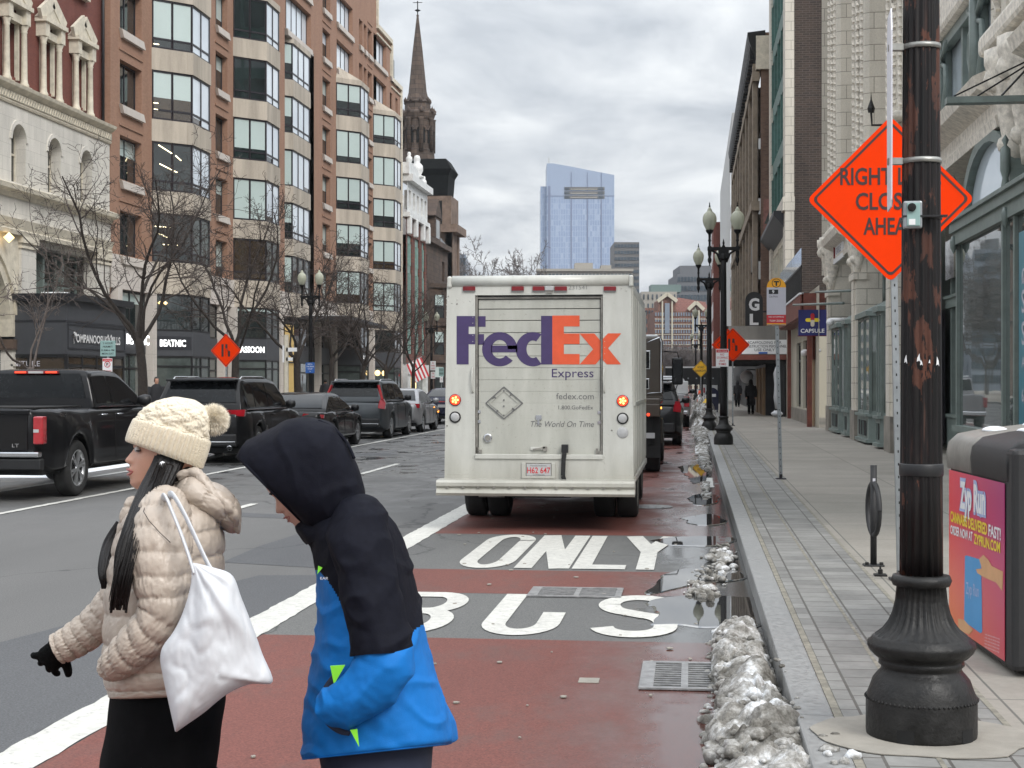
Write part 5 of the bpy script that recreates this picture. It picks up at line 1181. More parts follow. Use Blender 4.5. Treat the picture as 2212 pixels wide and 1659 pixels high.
b.quad((XL-.9,CB,7),(XL-.9,CB+7.4,7),(XL-.9,CB+7.4,24),(XL-.9,CB,24)); b.quad((XL,CB+7.4,7),(XL-.9,CB+7.4,7),(XL-.9,CB+7.4,24),(XL,CB+7.4,24))
# brick course lines
for k in range(0,8):
    z=Z0+FL*k+2.35
    for (a,c) in piers:
        if z<31: b.box(XL,XL+.05,a-.1,c+.1,z,z+.09)
b.build('wall',ob)
b=MB().mat('cream_trim')
for (a,c,zt) in zone: b.box(XL-.5,XL+.18,a,c,zt,zt+.35); b.box(XL-.5,XL+.10,a,c,zt-.5,zt-.38)
for (y,z0,z1) in ((120.6,30.35,33.5),(126.6,27.25,30.0)): b.box(XL-.5,XL+.15,y-.05,y+.35,z0,z1)
b.box(XL-.4,XL+.15,yE-.3,yE+.1,6,26.9)
b.build('coping',ob)
b=MB().mat('void_black').box(XL-30,XL-.5,yA+.3,yE-.3,0,26.5); b.build('core',ob)
def office_sill(w_,h):
    b=MB().mat('stone_band'); b.prism([(XL-.1,h[0]-.12,h[2]),(XL+.16,h[0]-.12,h[2]-.08),(XL+.16,h[0]+.1,h[2]-.42),(XL-.1,h[0]+.1,h[2]-.42)],(0,h[1]-h[0]+.0,0))
    b.build('sill',w_)
for h in wins:
    n=max(2,round((h[1]-h[0])/1.25)); wide=h[1]-h[0]>4
    office_sill(window(ob,[(XL-.34,h[0]),(XL-.34,h[1])],h[2],h[3],[n],rails=(),fw=.07,upper='glass_painted_sky' if wide or h[2]>22 else 'glass_blind',blindf=(1 if wide else rw_.choice((.5,.7,1,0,.4)))),h)
def baypoly(y,p=1.4,w_=2.6,x0=XL): return [(x0,y),(x0+p,y+p*1.07),(x0+p,y+p*1.07+w_),(x0,y+2*p*1.07+w_)]
for bi,y in enumerate(BAYS+[CB+.3]):
    cb=bi==4
    poly=baypoly(y,p=1.4 if not cb else 1.0,w_=2.6 if not cb else 4.3,x0=XL if not cb else XL-.9); big=[(poly[0][0],poly[0][1]-.10),(poly[1][0]+.10,poly[1][1]-.06),(poly[2][0]+.10,poly[2][1]+.06),(poly[3][0],poly[3][1]+.10)]
    for k in range(5):
        z=Z0+FL*k
        b=MB().mat('stone_panel'); polybox(b,big,z-FL+WH+.0 if k else 5.85,z)
        if k==4: # sloped cap
            b.loft([[(x,y_,z+WH) for x,y_ in big],[(x,y_,z+WH+.35) for x,y_ in big],[(poly[0][0],big[0][1]+.5,z+WH+1.2),(poly[0][0]+.02,big[0][1]+.6,z+WH+1.2),(poly[0][0]+.02,big[3][1]-.6,z+WH+1.2),(poly[0][0],big[3][1]-.5,z+WH+1.2)]])
        b.build('spandrel',ob)
        ins=[(poly[0][0],poly[0][1]),(poly[1][0],poly[1][1]),(poly[2][0],poly[2][1]),(poly[3][0],poly[3][1])]
        # long facet: bright sky reflection painted in as a paler pane colour
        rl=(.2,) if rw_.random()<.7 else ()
        w_=window(ob,ins,z,z+WH,[2,2 if not cb else 3,2],rails=rl,upper='glass_blind',low='glass_warm' if rw_.random()<.3 and k<3 else 'glass_dark',blindf=({0:0,1:.0}.get(k) if bi==0 and k<2 else None),segs={1:'glass_painted_sky'} if k>=1 else {1:'glass_shop'})
        if bi==0 and k<4:
            b=MB().mat('lit_strip'); q0,q1=Vector((ins[0][0],ins[0][1],0)),Vector((ins[1][0],ins[1][1],0)); nrm=Vector((1,-1,0)).normalized()*.012
            segs={0:[(.05,.45,.72,.72),(.1,.45,.60,.48),(.25,.48,.36,.36),(.55,.64,.36,.36)],1:[(.15,.50,.93,.78),(.58,.72,.75,.66),(.18,.48,.55,.45),(.55,.62,.43,.41)],2:[(.03,.14,.33,.33),(.03,.13,.20,.20)],3:[(.03,.16,.08,.08)]}[k]
            for (u0,u1,v0,v1) in segs: b.bar(q0.lerp(q1,u0)+EZ*(z+WH*v0)+nrm,q0.lerp(q1,u1)+EZ*(z+WH*v1)+nrm,.05,.03)
            b.build('lit_tube',w_)
# ground storeys
b=MB().mat('stone_band'); b.box(XL-.4,XL+.06,yA,yE,5.82,7.0+.3); 
for y in [yA+.3,BAYS[0]-.55,BAYS[1]-.5,79.6,91.2,100.9,105.6,118.5,130.2]:
    b.box(XL-.3,XL+.22,y,y+.55,.15,5.82)
b.build('stone_storey',ob)
b=MB().mat('slate_panel'); b.box(XL-.5,XL-.12,yA,yE,3.0,4.0); b.mat('void_black').box(XL-.6,XL-.5,yA,yE,.15,5.8); b.build('fascia',ob)
segs=[(64.9,68.7),(75.4,79.6),(80.2,81.5),(88.2,91.2),(91.8,100.9),(101.5,105.6),(112.9,118.5),(126,130.2)]
for (a,c) in segs:
    n=max(1,int((c-a)/1.6)); window(ob,[(XL-.2,a),(XL-.2,c)],.3,3.0,[n],rails=(.75,),low='glass_shop',blindf=0,frame='frame_black',nm='shopfront'); window(ob,[(XL-.2,a),(XL-.2,c)],4.0,5.8,[n],rails=(),low='glass_dark',blindf=rw_.choice((0,0,.3)),frame='frame_black',nm='shopfront')
for bi,y in enumerate(BAYS):
    poly=baypoly(y); big=[(poly[0][0],poly[0][1]-.05),(poly[1][0]+.05,poly[1][1]-.03),(poly[2][0]+.05,poly[2][1]+.03),(poly[3][0],poly[3][1]+.05)]
    b=MB().mat('slate_panel'); polybox(b,big,2.95,4.1); polybox(b,big,.15,.45); b.mat('void_black'); polybox(b,[(XL-.2,poly[0][1]+.3),(poly[1][0]-.8,poly[1][1]+.4),(poly[2][0]-.8,poly[2][1]-.4),(XL-.2,poly[3][1]-.3)],.15,5.8); b.build('shop_bay',ob)
    window(ob,poly,.45,2.95,[1,2,1],rails=(.8,) ,low='glass_shop',blindf=0 if bi!=1 else .0,frame='frame_black',nm='shopfront'); window(ob,poly,4.1,5.85,[1,2,1],rails=(),low='glass_dark' ,blindf=.12 if bi==1 else 0,frame='frame_black',nm='shopfront')
def bay_text(s,y,z,h,w_,off=.5,mat='lit_sign',bold=.035):
    poly=baypoly(y); p=Vector((poly[0][0],poly[0][1],z)); q=Vector((poly[1][0],poly[1][1],z)); d=(q-p).normalized(); n=Vector((d.y,-d.x,0))*.075
    b=MB().mat(mat); b.text(s,p.lerp(q,off)+n,d,EZ,w_,h,'C',bold); return b
bp=MB().mat('black_panel'); p_=baypoly(BAYS[0]); q0,q1=Vector((p_[0][0],p_[0][1],0)),Vector((p_[1][0],p_[1][1],0)); dn=(q1-q0).normalized(); nn=Vector((dn.y,-dn.x,0))*.06
bp.bar(q0.lerp(q1,.06)+nn+EZ*3.55,q0.lerp(q1,.97)+nn+EZ*3.55,.02,.62); bp.build('sign_board',ob)
bay_text('BEATNIC',BAYS[0],3.40,.30,1.35,.5).build('lettering',ob)
bay_text('SASSOON',BAYS[1],3.36,.32,1.7,.52).build('lettering',ob)
b=MB().mat('lit_sign').text('BEATNIC',(XL+.26,64.4+.9,3.42),EY,EZ,2.9,.42,'L',.04); b.build('lettering',ob)
b=MB().mat('lit_sign').text('Y O T T E',(XL+1.6,107.8,3.4),EY,EZ,2.2,.22,'L',.0); b.build('lettering',ob)
# lobby with gold wall and dark canopy
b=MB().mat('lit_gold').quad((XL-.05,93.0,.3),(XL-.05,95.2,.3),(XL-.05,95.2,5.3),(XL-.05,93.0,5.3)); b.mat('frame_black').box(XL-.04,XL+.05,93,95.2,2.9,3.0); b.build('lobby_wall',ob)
b=MB().mat('black_panel').prism([(XL,96,5.75),(XL+3.2,97,5.75),(XL+3.2,109,5.55),(XL,110,5.75)],(0,0,.22)); b.mat('clean_snow').prism([(XL+.5,97,5.98),(XL+2.9,98,5.98),(XL+2.9,107,5.8),(XL+.5,107,5.98)],(0,0,.06)); b.build('canopy',ob)
for (x,y) in ((XL+1.75,112.6),(XL+1.75,115.2)):
    b=MB().mat('lit_warm',True); b.lathe([(0,-.22),(.16,-.16),(.22,0),(.16,.16),(0,.22)],12,(x,y,2.4)); b.build('wall_lamp',ob)
b=MB().mat('lit_warm',True)
for k in (0,1):
    poly=baypoly(BAYS[0]); p=Vector((poly[0][0],poly[0][1],0)).lerp(Vector((poly[1][0],poly[1][1],0)),.18+.14*k)+Vector((.03,-.03,0)); b.lathe([(0,-.09),(.1,0),(0,.09)],10,(p.x,p.y,5.42))
b.build('ceiling_lamp',ob)
# ---------- Victorian stone and brick building
vb=thing('stone_building','ornate cream stone and red brick building with pedimented windows','building',(0,0,0)); y0,y1=44.0,64.0
cen=[45.2,48.45,51.7,54.95,58.2,61.4]
holes=[(c-.42,c+.42,9.2,10.75) for c in cen]
b=MB().mat('white_stone')
arch=[]
wallX(b,XL,y0,y1,8.9,12.1,[(c-.62,c+.62,9.15,11.35) for c in cen],.55)
b.build('wall',vb)
# arch infill: ring around the head of each opening
for c in cen:
    b=MB().mat('white_stone'); r=.62; zc=10.73
    pts=[(c+r*math.cos(R(a)),zc+r*math.sin(R(a))) for a in range(0,181,15)]
    for (p,q) in zip(pts,pts[1:]):
        if p[1]<=zc+r: b.add([(XL+.002,p[0],p[1]),(XL+.002,q[0],q[1]),(XL+.002,q[0],11.36),(XL+.002,p[0],11.36)],[(0,1,2,3)])
        b.add([(XL,p[0],p[1]),(XL,q[0],q[1]),(XL-.5,q[0],q[1]),(XL-.5,p[0],p[1])],[(0,1,2,3)])
    pr=[(c+(r+.0)*math.cos(R(a)),zc+(r+.0)*math.sin(R(a))) for a in range(0,181,15)]; po=[(c+(r+.16)*math.cos(R(a)),zc+(r+.16)*math.sin(R(a))) for a in range(0,181,15)]
    for i in range(12): b.prism([(XL+.05,pr[i][0],pr[i][1]),(XL+.05,pr[i+1][0],pr[i+1][1]),(XL+.05,po[i+1][0],po[i+1][1]),(XL+.05,po[i][0],po[i][1])],(-.05,0,0))
    b.build('arch_surround',vb)
def sashwin(t,X,c,w_,z0,z1,frame='cream_trim',low='glass_dark',arch=False,blindf=0):
    b=MB().mat(frame); 
    for y in (c-w_/2,c+w_/2): b.box(X-.04,X+.04,y-.05,y+.05,z0,z1)
    for z in (z0+.04,(z0+z1)/2,z1-.04): b.box(X-.03,X+.05,c-w_/2,c+w_/2,z-.04,z+.04)
    o=b.build('window',t); b=MB().mat(low); zc=z1-(z1-z0)*blindf
    if blindf: b.mat('glass_blind').quad((X,c-w_/2,zc),(X,c+w_/2,zc),(X,c+w_/2,z1),(X,c-w_/2,z1)); b.mat(low)
    b.quad((X,c-w_/2,z0),(X,c+w_/2,z0),(X,c+w_/2,zc),(X,c-w_/2,zc)); b.build('pane',o); return o
for c in cen: sashwin(vb,XL-.45,c,1.2,9.15,11.4,'cream_trim')
b=MB().mat('brick_red_old'); H2=[(c-.55,c+.55,13.2,15.9) for c in cen]+[(c-.5,c+.5,18.0,20.2) for c in cen]+[(c-.5,c+.5,22,24) for c in cen]
wallX(b,XL-.35,y0,y1,12.6,25,H2,.35); b.quad((XL-.35,y1,9),(XL-6,y1,9),(XL-6,y1,25),(XL-.35,y1,25)); b.build('brick_wall',vb)
b=MB().mat('frame_black',True).tube([(XL-.2,63.75,8.8),(XL-.2,63.75,25)],.07,6); b.build('drain_pipe',vb)
for c in cen:
    sashwin(vb,XL-.65,c,1.1,13.2,15.9); sashwin(vb,XL-.65,c,1.0,18.0,20.2)
    b=MB().mat('cream_trim',True)
    for s in (-1,1):
        b.lathe([(.17,12.85),(.19,12.95),(.14,13.05),(.125,13.2),(.105,14.9),(.13,14.95),(.11,15.0),(.17,15.15),(.17,15.2)],12,(XL-.12,c+s*.75,0)); b.mat('cream_trim'); b.box(XL-.35,XL+.06,c+s*.75-.19,c+s*.75+.19,15.2,15.75); b.box(XL-.35,XL+.1,c+s*.75-.22,c+s*.75+.22,12.75,12.87); b.mat('cream_trim',True)
    b.mat('cream_trim').box(XL-.36,XL-.1,c-.6,c+.6,15.2,15.5); b.box(XL-.36,XL+.14,c-1.05,c+1.05,15.75,15.92)
    b.prism([(XL-.36,c-1.08,15.92),(XL-.36,c+1.08,15.92),(XL-.36,c,16.62)],(.32,0,0))
    for s in (-1,1): b.bar((XL-.08,c+s*1.15,15.98),(XL-.08,c,16.72),.14,.5)
    b.box(XL-.4,XL-.25,c-.62,c-.5,13.1,15.4); b.box(XL-.4,XL-.25,c+.5,c+.62,13.1,15.4)
    b.build('pediment',vb)
    b=MB().mat('cream_trim')
    for s in (-1,1): b.box(XL-.36,XL-.26,c+s*.6-.1,c+s*.6+.1,17.95,20.3)
    b.box(XL-.36,XL-.12,c-.8,c+.8,17.7,17.95); b.box(XL-.36,XL-.2,c-.72,c+.72,20.2,20.45); b.build('window_surround',vb)
# cornices (profile extruded along the wall)
def cornice(t,prof,y0,y1,mat,X=XL,sg=1,nm='cornice',bm=None):
    b=MB().mat(mat); b.prism([(X+sg*x,y0,z) for x,z in prof],(0,y1-y0,0)); return b
b=cornice(vb,[(-.4,12.0),(.06,12.0),(.10,12.08),(.06,12.12),(.06,12.45),(.12,12.5),(.3,12.62),(.34,12.74),(-.4,12.86)],y0,y1,'cream_trim'); b.mat('cornice_carved').box(XL+.055,XL+.10,y0,y1,12.15,12.44)
for k in range(90): y=y0+.1+k*.22; b.mat('cream_trim').bar((XL+.11,y,12.17),(XL+.11,y+.14,12.42),.05,.03)
b.build('cornice',vb)
b=cornice(vb,[(-.4,8.55),(.12,8.55),(.18,8.7),(.42,8.78),(.46,8.95),(.2,9.05),(-.4,9.12)],y0,y1,'cream_trim'); b.mat('white_stone').box(XL-.4,XL+.05,y0,y1,7.75,8.56); b.mat('cream_trim').prism([(XL-.4,y0,7.2),(XL+.1,y0,7.2),(XL+.14,y0,7.36),(XL+.09,y0,7.4),(XL+.16,y0,7.6),(XL+.22,y0,7.76),(XL-.4,y0,7.76)],(0,y1-y0,0)); b.build('cornice',vb)
b=MB().mat('white_stone')
for (a,c) in ((44,44.8),(55.2,56.5),(62.6,64.0)): b.box(XL-.6,XL+.0,a,c,.15,7.2); b.mat('cream_trim').box(XL-.6,XL+.10,a-.08,c+.08,6.95,7.2); b.box(XL-.6,XL+.06,a-.05,c+.05,6.75,6.85); b.mat('white_stone')
b.box(XL-1.6,XL-1.5,44,64,.15,7.2); b.box(XL-1.6,XL-.3,55,64,6.97,7.75); b.box(XL-1.6,XL-.5,63.6,64.0,.15,7.2)
b.build('pier',vb)
# big arch on the left
b=MB().mat('cream_trim'); c0,rA=51.2,3.3
for i in range(16):
    a,c=R(180*i/16),R(180*(i+1)/16)
    for (ri,ro_,x1) in ((rA,rA+.35,-.05),(rA+.35,rA+.55,.04)):
        b.prism([(XL+x1,c0+ri*math.cos(a),3.4+ri*math.sin(a)),(XL+x1,c0+ri*math.cos(c),3.4+ri*math.sin(c)),(XL+x1,c0+ro_*math.cos(c),3.4+ro_*math.sin(c)),(XL+x1,c0+ro_*math.cos(a),3.4+ro_*math.sin(a))],(-.5,0,0))
    b.add([(XL-.1,c0+(rA+.5)*math.cos(a),3.4+(rA+.5)*math.sin(a)),(XL-.1,c0+(rA+.5)*math.cos(c),3.4+(rA+.5)*math.sin(c)),(XL-.1,c0+4.1*math.cos(c),7.2),(XL-.1,c0+4.1*math.cos(a),7.2)],[(0,1,2,3)])
b.mat('brownstone').box(XL-.6,XL+.04,54.4,55.2,2.9,3.3); b.mat('white_stone').box(XL-.5,XL-.02,54.5,55.2,.15,2.9); b.box(XL-.1,XL+.03,54.5,55.3,1.9,2.0); b.box(XL-.1,XL+.03,54.5,55.3,2.3,2.38); b.mat('lit_warm',True).lathe([(0,-.2),(.2,0),(0,.2)],10,(XL+.2,53.7,7.0)); b.build('arch',vb)
b=MB().mat('glass_dark').quad((XL-.7,44,.3),(XL-.7,55,.3),(XL-.7,55,7),(XL-.7,44,7)); b.build('arch_glazing',vb)
for (a,c) in ((56.8,58.4),(58.6,60.3),(60.5,62.4)):
    window(vb,[(XL-.9,a),(XL-.9,c)],4.6,6.95,[1],rails=(.45,),fw=.12,frame='sage_metal',low='glass_dark',blindf=0)
    b=MB().mat('sage_metal'); b.box(XL-.86,XL-.6,a-.12,a+.05,4.6,6.95); b.build('window_pier',vb)
# furniture shop front (black), projecting
t=thing('shopfront','black projecting furniture shopfront with white raised lettering','shopfront',(0,0,0)); xa,xb,ya,yb=-25.9,-23.05,54.75,60.75
b=MB().mat('slate_panel'); b.box(xa,xb,ya,yb,2.75,4.75); b.mat('black_panel').box(xa,xb+.02,ya-.02,yb+.02,3.95,4.02); b.prism([(xa,ya-.22,4.75),(xb+.22,ya-.22,4.75),(xb+.3,ya-.3,5.0),(xa,ya-.3,5.0)],(0,yb-ya+.5,0)); 
b.box(xb-.0,xb+.03,ya+.15,yb-.15,2.95,3.0); b.box(xb,xb+.03,ya+.15,yb-.15,3.85,3.9); b.box(xb,xb+.03,ya+.1,ya+.16,2.95,3.9); b.box(xb,xb+.03,yb-.16,yb-.1,2.95,3.9)
b.box(xa,xb-.05,yb-.3,yb,.15,2.75); b.box(xa,xb,ya,yb,.15,.4); b.mat('frame_black').box(xa,xb-1.2,ya+.5,yb-.4,.15,2.74);b.build('frame',t)
b=MB().mat('clean_snow').box(xb-1.0,xb-.1,ya,ya+.6,5.0,5.06,.02); b.build('snow_patch',t)
window(t,[(xa,ya),(xb,ya)],.4,2.75,[2],rails=(),fw=.12,frame='frame_black',low='glass_warm',blindf=0,nm='shop_window'); window(t,[(xb,ya),(xb,yb-.3)],.4,2.75,[4],rails=(.82,),fw=.10,frame='frame_black',low='glass_warm',blindf=0,nm='shop_window')
b=MB().mat('sign_white').text('POMPANOOSUC MILLS',(xb+.06,ya+.55,3.22),EY,EZ,4.7,.30,'L',.022); b.text('P',(xb+.06,ya+.53,3.16),EY,EZ,.3,.44,'L',.012).text('M',(xb+.06,ya+3.9,3.16),EY,EZ,.42,.44,'L',.012); b.build('lettering',t)
b=MB().mat('lit_warm'); 
for y in (56.5,57.3): b.box(xb-.02,xb+.01,y,y+.18,1.9,2.05)
b.quad((xb-.9,ya-.03,1.2),(xb-.2,ya-.03,1.2),(xb-.3,ya-.03,1.6),(xb-.8,ya-.03,1.6)); b.build('lit_lamp',t)
b=MB().mat('sign_grey').text('50',(xb+.02,ya+1.6,1.75),EY,EZ,1.1,.42).text('FURNITURE',(xb-2.6,ya-.06,2.3),EX,EZ,1.6,.2); b.build('window_lettering',t)
# ---------- white topped building with green bays
wb=thing('glazed_building','narrow building with white carved top over red quoined brick and tall green windows','building'); y0,y1=131.3,141.6
XW=-24.6
b=MB().mat('brick_red_quoin'); hs=[(132.0,134.2,4.2,14.6),(135.6,137.9,4.2,14.6),(139.2,140.8,4.2,14.6)]; wallX(b,XW,y0,y1,3.2,16.4,hs,.5); b.build('wall',wb)
b=MB().mat('white_glazed'); wallX(b,XW+.1,y0,y1,16.4,19.2,[(y0+.8+k*2.0,y0+1.9+k*2.0,16.9,18.5) for k in range(5)],.4); b.box(XW-.5,XW+.6,y0,y1+.3,19.2,19.8); b.box(XW-.5,XW+.35,y0,y1+.1,16.1,16.5); b.box(XW-.5,XW+.25,y0,y1,2.4,3.3)
for y in (y0+.2,134.6,138.3,141.0): b.box(XW,XW+.42,y,y+.6,14.6,16.2,.08)
# gable top
b.prism([(XW+.3,y0-.2,19.8),(XW+.3,y0+8.5,19.8),(XW+.3,y0+3,20.8),(XW+.3,y0-.2,20.8)],(-.7,0,0)); b.quad((XW,y1,0),(XW-14,y1,0),(XW-14,y1,19.2),(XW,y1,19.2)); b.build('parapet',wb)
b=MB().mat('white_glazed',True)
for (y,z,s) in ((y0+5.4,20.1,.75),(y0+1.5,20.8,.4),(y0+9,19.8,.35)):
    b.lathe([(.8*s,0),(.9*s,.2*s),(.5*s,.4*s),(.75*s,.9*s),(.7*s,1.5*s),(.35*s,1.9*s),(.42*s,2.3*s),(.3*s,2.7*s),(0,2.8*s)],10,(XW,y,z))
b.build('carved_finial',wb)
for h in hs:
    zs=h[2]; n=4
    for k in range(n):
        zz=zs+k*2.6; b=MB().mat('green_metal'); b.box(XW-.4,XW-.15,h[0],h[1],zz+1.9,zz+2.6); b.box(XW-.3,XW+.02,(h[0]+h[1])/2-.1,(h[0]+h[1])/2+.1,zz,zz+1.9); b.box(XW-.3,XW-.1,h[0],h[0]+.2,zz,zz+1.9); b.box(XW-.3,XW-.1,h[1]-.2,h[1],zz,zz+1.9); w_=b.build('window',wb)
        b=MB().mat('glass_blind' if (k+int(h[0]))%3==0 else 'glass_dark').quad((XW-.28,h[0],zz),(XW-.28,h[1],zz),(XW-.28,h[1],zz+1.9),(XW-.28,h[0],zz+1.9)); b.build('pane',w_)
b=MB().mat('white_glazed'); b.box(XW-.3,XW+.15,y0,y0+1.5,.15,2.4); b.box(XW-.3,XW+.15,140.6,y1,.15,2.4); b.mat('glass_shop').quad((XW-.2,y0,.15),(XW-.2,y1,.15),(XW-.2,y1,2.4),(XW-.2,y0,2.4)); b.mat('lit_warm').box(XW,XW+.04,134.5,136.0,.9,2.2); b.build('shopfront',wb)
# ---------- brownstone house row end
bs=thing('brownstone_house','dark brown stone house with angular bay and dormer beside the church','house'); y0,y1=141.9,158; XB=-25.2
b=MB().mat('brownstone'); hs=[(y0+2,y0+3.6,z,z+2.0) for z in (1.0,4.6,8.2,12.0)]+[(y0+12.5,y0+14,z,z+2.0) for z in (1.0,4.6,8.2,12.0)]; wallX(b,XB,y0,y1,0,15.5,hs,.4); b.quad((XB,y1,0),(XB-12,y1,0),(XB-12,y1,15.5),(XB,y1,15.5))
b.box(XB-.3,XB+.45,y0,y1,15.2,15.7); 
poly=[(XB,y0+5),(XB+1.5,y0+6.5),(XB+1.5,y0+9.5),(XB,y0+11)]; polybox(b,poly,0,11.2); pb=[(XB,y0+4.8),(XB+1.75,y0+6.3),(XB+1.75,y0+9.7),(XB,y0+11.2)]; polybox(b,pb,10.9,11.3); polybox(b,pb,3.6,3.9); polybox(b,pb,7.2,7.5); b.build('wall',bs)
for h in hs: sashwin(bs,XB-.3,(h[0]+h[1])/2,1.5,h[2],h[3],'frame_dark',blindf=rw_.choice((0,.4)))
for z in (1.0,4.4,8.0):
    for (p,q) in (((XB+.15,y0+5.2),(XB+1.42,y0+6.45)),((XB+1.53,y0+6.9),(XB+1.53,y0+9.1))):
        a=Vector((p[0]+.03,p[1]-.03,0)); c=Vector((q[0]+.03,q[1]-.03,0)); a,c=a.lerp(c,.2),a.lerp(c,.8); b=MB().mat('frame_dark'); b.bar(a+EZ*(z+1),c+EZ*(z+1),.1,.08); b.bar(a+EZ*z,a+EZ*(z+2.2),.08); b.bar(c+EZ*z,c+EZ*(z+2.2),.08); w_=b.build('window',bs); MB().mat('glass_blind').quad(a+EZ*(z+1.2),c+EZ*(z+1.2),c+EZ*(z+2.2),a+EZ*(z+2.2)).mat('glass_dark').quad(a+EZ*z,c+EZ*z,c+EZ*(z+1.2),a+EZ*(z+1.2)).build('pane',w_)
b=MB().mat('black_panel').prism([(XB+.2,y0,15.6),(XB-3,y0,19.5),(XB-8,y0,19.5),(XB-8,y0,15.6)],(0,y1-y0,0)); b.mat('brownstone').box(XB-1.2,XB+.3,y0+6.4,y0+9.6,15.6,18.0); b.prism([(XB+.4,y0+6,18),(XB+.4,y0+10,18),(XB+.4,y0+8,19.8)],(-3,0,0)); b.mat('glass_dark').quad((XB+.32,y0+7,15.9),(XB+.32,y0+9,15.9),(XB+.32,y0+9,17.7),(XB+.32,y0+7,17.7)); b.build('roof',bs)
# flag
t=thing('flag','small striped flag hanging on an angled staff from the far shopfront','flag'); b=MB().mat('galvanised',True).tube([(-24.6,130.2,3.2),(-22.9,129.6,3.9)],.03,6); b.build('staff',t)
b=MB(); a=Vector((-22.95,129.6,3.85))
for k in range(9):
    b.mat('sign_red' if k%2==0 else 'sign_white'); o1=Vector((-.15*k*.9,-.05*k,-.07*k)); o2=Vector((-.15*(k+1)*.9,-.05*(k+1),-.07*(k+1))); b.quad(a+o1,a+o2,a+o2+Vector((.7,0,-1.6)),a+o1+Vector((.7,0,-1.6)))
b.build('cloth',t)
# ---------- church tower and spire
cx,cy=P(903,HY,196).x,P(903,HY,196).y; tw=thing('church_tower','brownstone church tower with dark shrouded stage and tall pointed spire','church',(cx+.4,cy,0)); S_=FPX/196
def zt(py): return CH+(HY-py)/S_
hw=3.0; cx2=1.35; pm('tower_stone',(.15,.105,.08),.9,var=.45,scale=.9,bmp=.5,bs=2)
b=MB().mat('tower_stone'); b.box(cx2-hw,cx2+hw,-hw,hw,0,zt(430)); 
for z in (zt(640),zt(500),zt(700)): b.box(cx2-hw-.35,cx2+hw+.35,-hw-.35,hw+.35,z,z+.5)
b.box(cx2-hw-.9,cx2+hw+.9,-hw-.9,hw+.9,zt(508),zt(500)+.5)
for s in (-1,1):
    for f in (-.9,0,.9): b.box(cx2+hw*f-.4,cx2+hw*f+.4,-hw-.18,-hw,2,zt(500)); 
    b.box(cx2+hw,cx2+hw+.18,s*hw*.8-.5,s*hw*.8+.5,2,zt(500))
b.mat('tower_stone').box(cx2-hw-7,cx2-hw,-1,8,0,14)
b.build('tower',tw)
for xx in (-1.35,1.35):
    b=MB().mat('void_black'); pts=[(cx2+xx+.55*math.cos(R(a)),zt(600)+.55*math.sin(R(a))) for a in range(0,181,20)]; b.prism([(cx2+xx-.55,-hw-.03,zt(680)),(cx2+xx+.55,-hw-.03,zt(680))]+[(x,-hw-.03,z) for x,z in pts],(0,.02,0)); b.build('window',tw)
    b=MB().mat('void_black'); b.prism([(cx2+xx-.5,-hw-.03,zt(495)),(cx2+xx+.5,-hw-.03,zt(495)),(cx2+xx+.5,-hw-.03,zt(440)),(cx2+xx-.5,-hw-.03,zt(440))],(0,.02,0)); b.build('louvre',tw)
b=MB().mat('tarp_dark'); hb=2.05; 
b.loft([[(cx2+.0+a*2.35,c*2.35,zt(445)) for a,c in ((-1,-1),(1,-1),(1,1),(-1,1))],[(cx2+a*2.6,c*2.6,zt(385)) for a,c in ((-1,-1),(1,-1),(1,1),(-1,1))],[(cx2+a*3.0,c*3.0,zt(372)) for a,c in ((-1,-1),(1,-1),(1,1),(-1,1))],[(cx2+.0+a*2.2,c*2.2,zt(349)) for a,c in ((-1,-1),(1,-1),(1,1),(-1,1))]]); b.build('shroud',tw)
b=MB().mat('brownstone_spire'); ax=-.45
def octa(b,prof,cx_=ax): b.lathe([(r,z) for r,z in prof],8,(cx_,0,0))
r_=lambda px:px/S_
octa(b,[(r_(38),zt(352)),(r_(36),zt(330)),(r_(37),zt(326)),(r_(33.5),zt(324)),(r_(33),zt(262)),(r_(36),zt(258)),(r_(38),zt(252)),(r_(40),zt(247)),(r_(38),zt(243)),(r_(29),zt(241)),(r_(28),zt(227)),(r_(31),zt(222)),(r_(25),zt(219)),(r_(24),zt(215)),(r_(20),zt(200)),(r_(11),zt(110)),(r_(2.2),zt(36)),(r_(3),zt(33)),(r_(1),zt(31))])
b.mat('white_stone').lathe([(r_(28.8),zt(243)),(r_(29),zt(242)),(r_(26),zt(241.4))],8,(ax,0,0)); b.build('spire',tw)
b=MB().mat('brownstone_spire',True)
for k in range(8):
    a=PI/4*k+PI/8; 
    b.lathe([(.28,zt(330)),(.30,zt(262)),(.4,zt(258))],8,(ax+r_(34.5)*math.cos(a),r_(34.5)*math.sin(a),0)); b.lathe([(.28,zt(246)),(.2,zt(243)),(.3,zt(240)),(.08,zt(236)),(0,zt(231))],6,(ax+r_(37)*math.cos(a),r_(37)*math.sin(a),0)); b.lathe([(.2,zt(222)),(.22,zt(217)),(0,zt(211))],6,(ax+r_(27)*math.cos(a),r_(27)*math.sin(a),0))
b.build('pinnacle',tw)
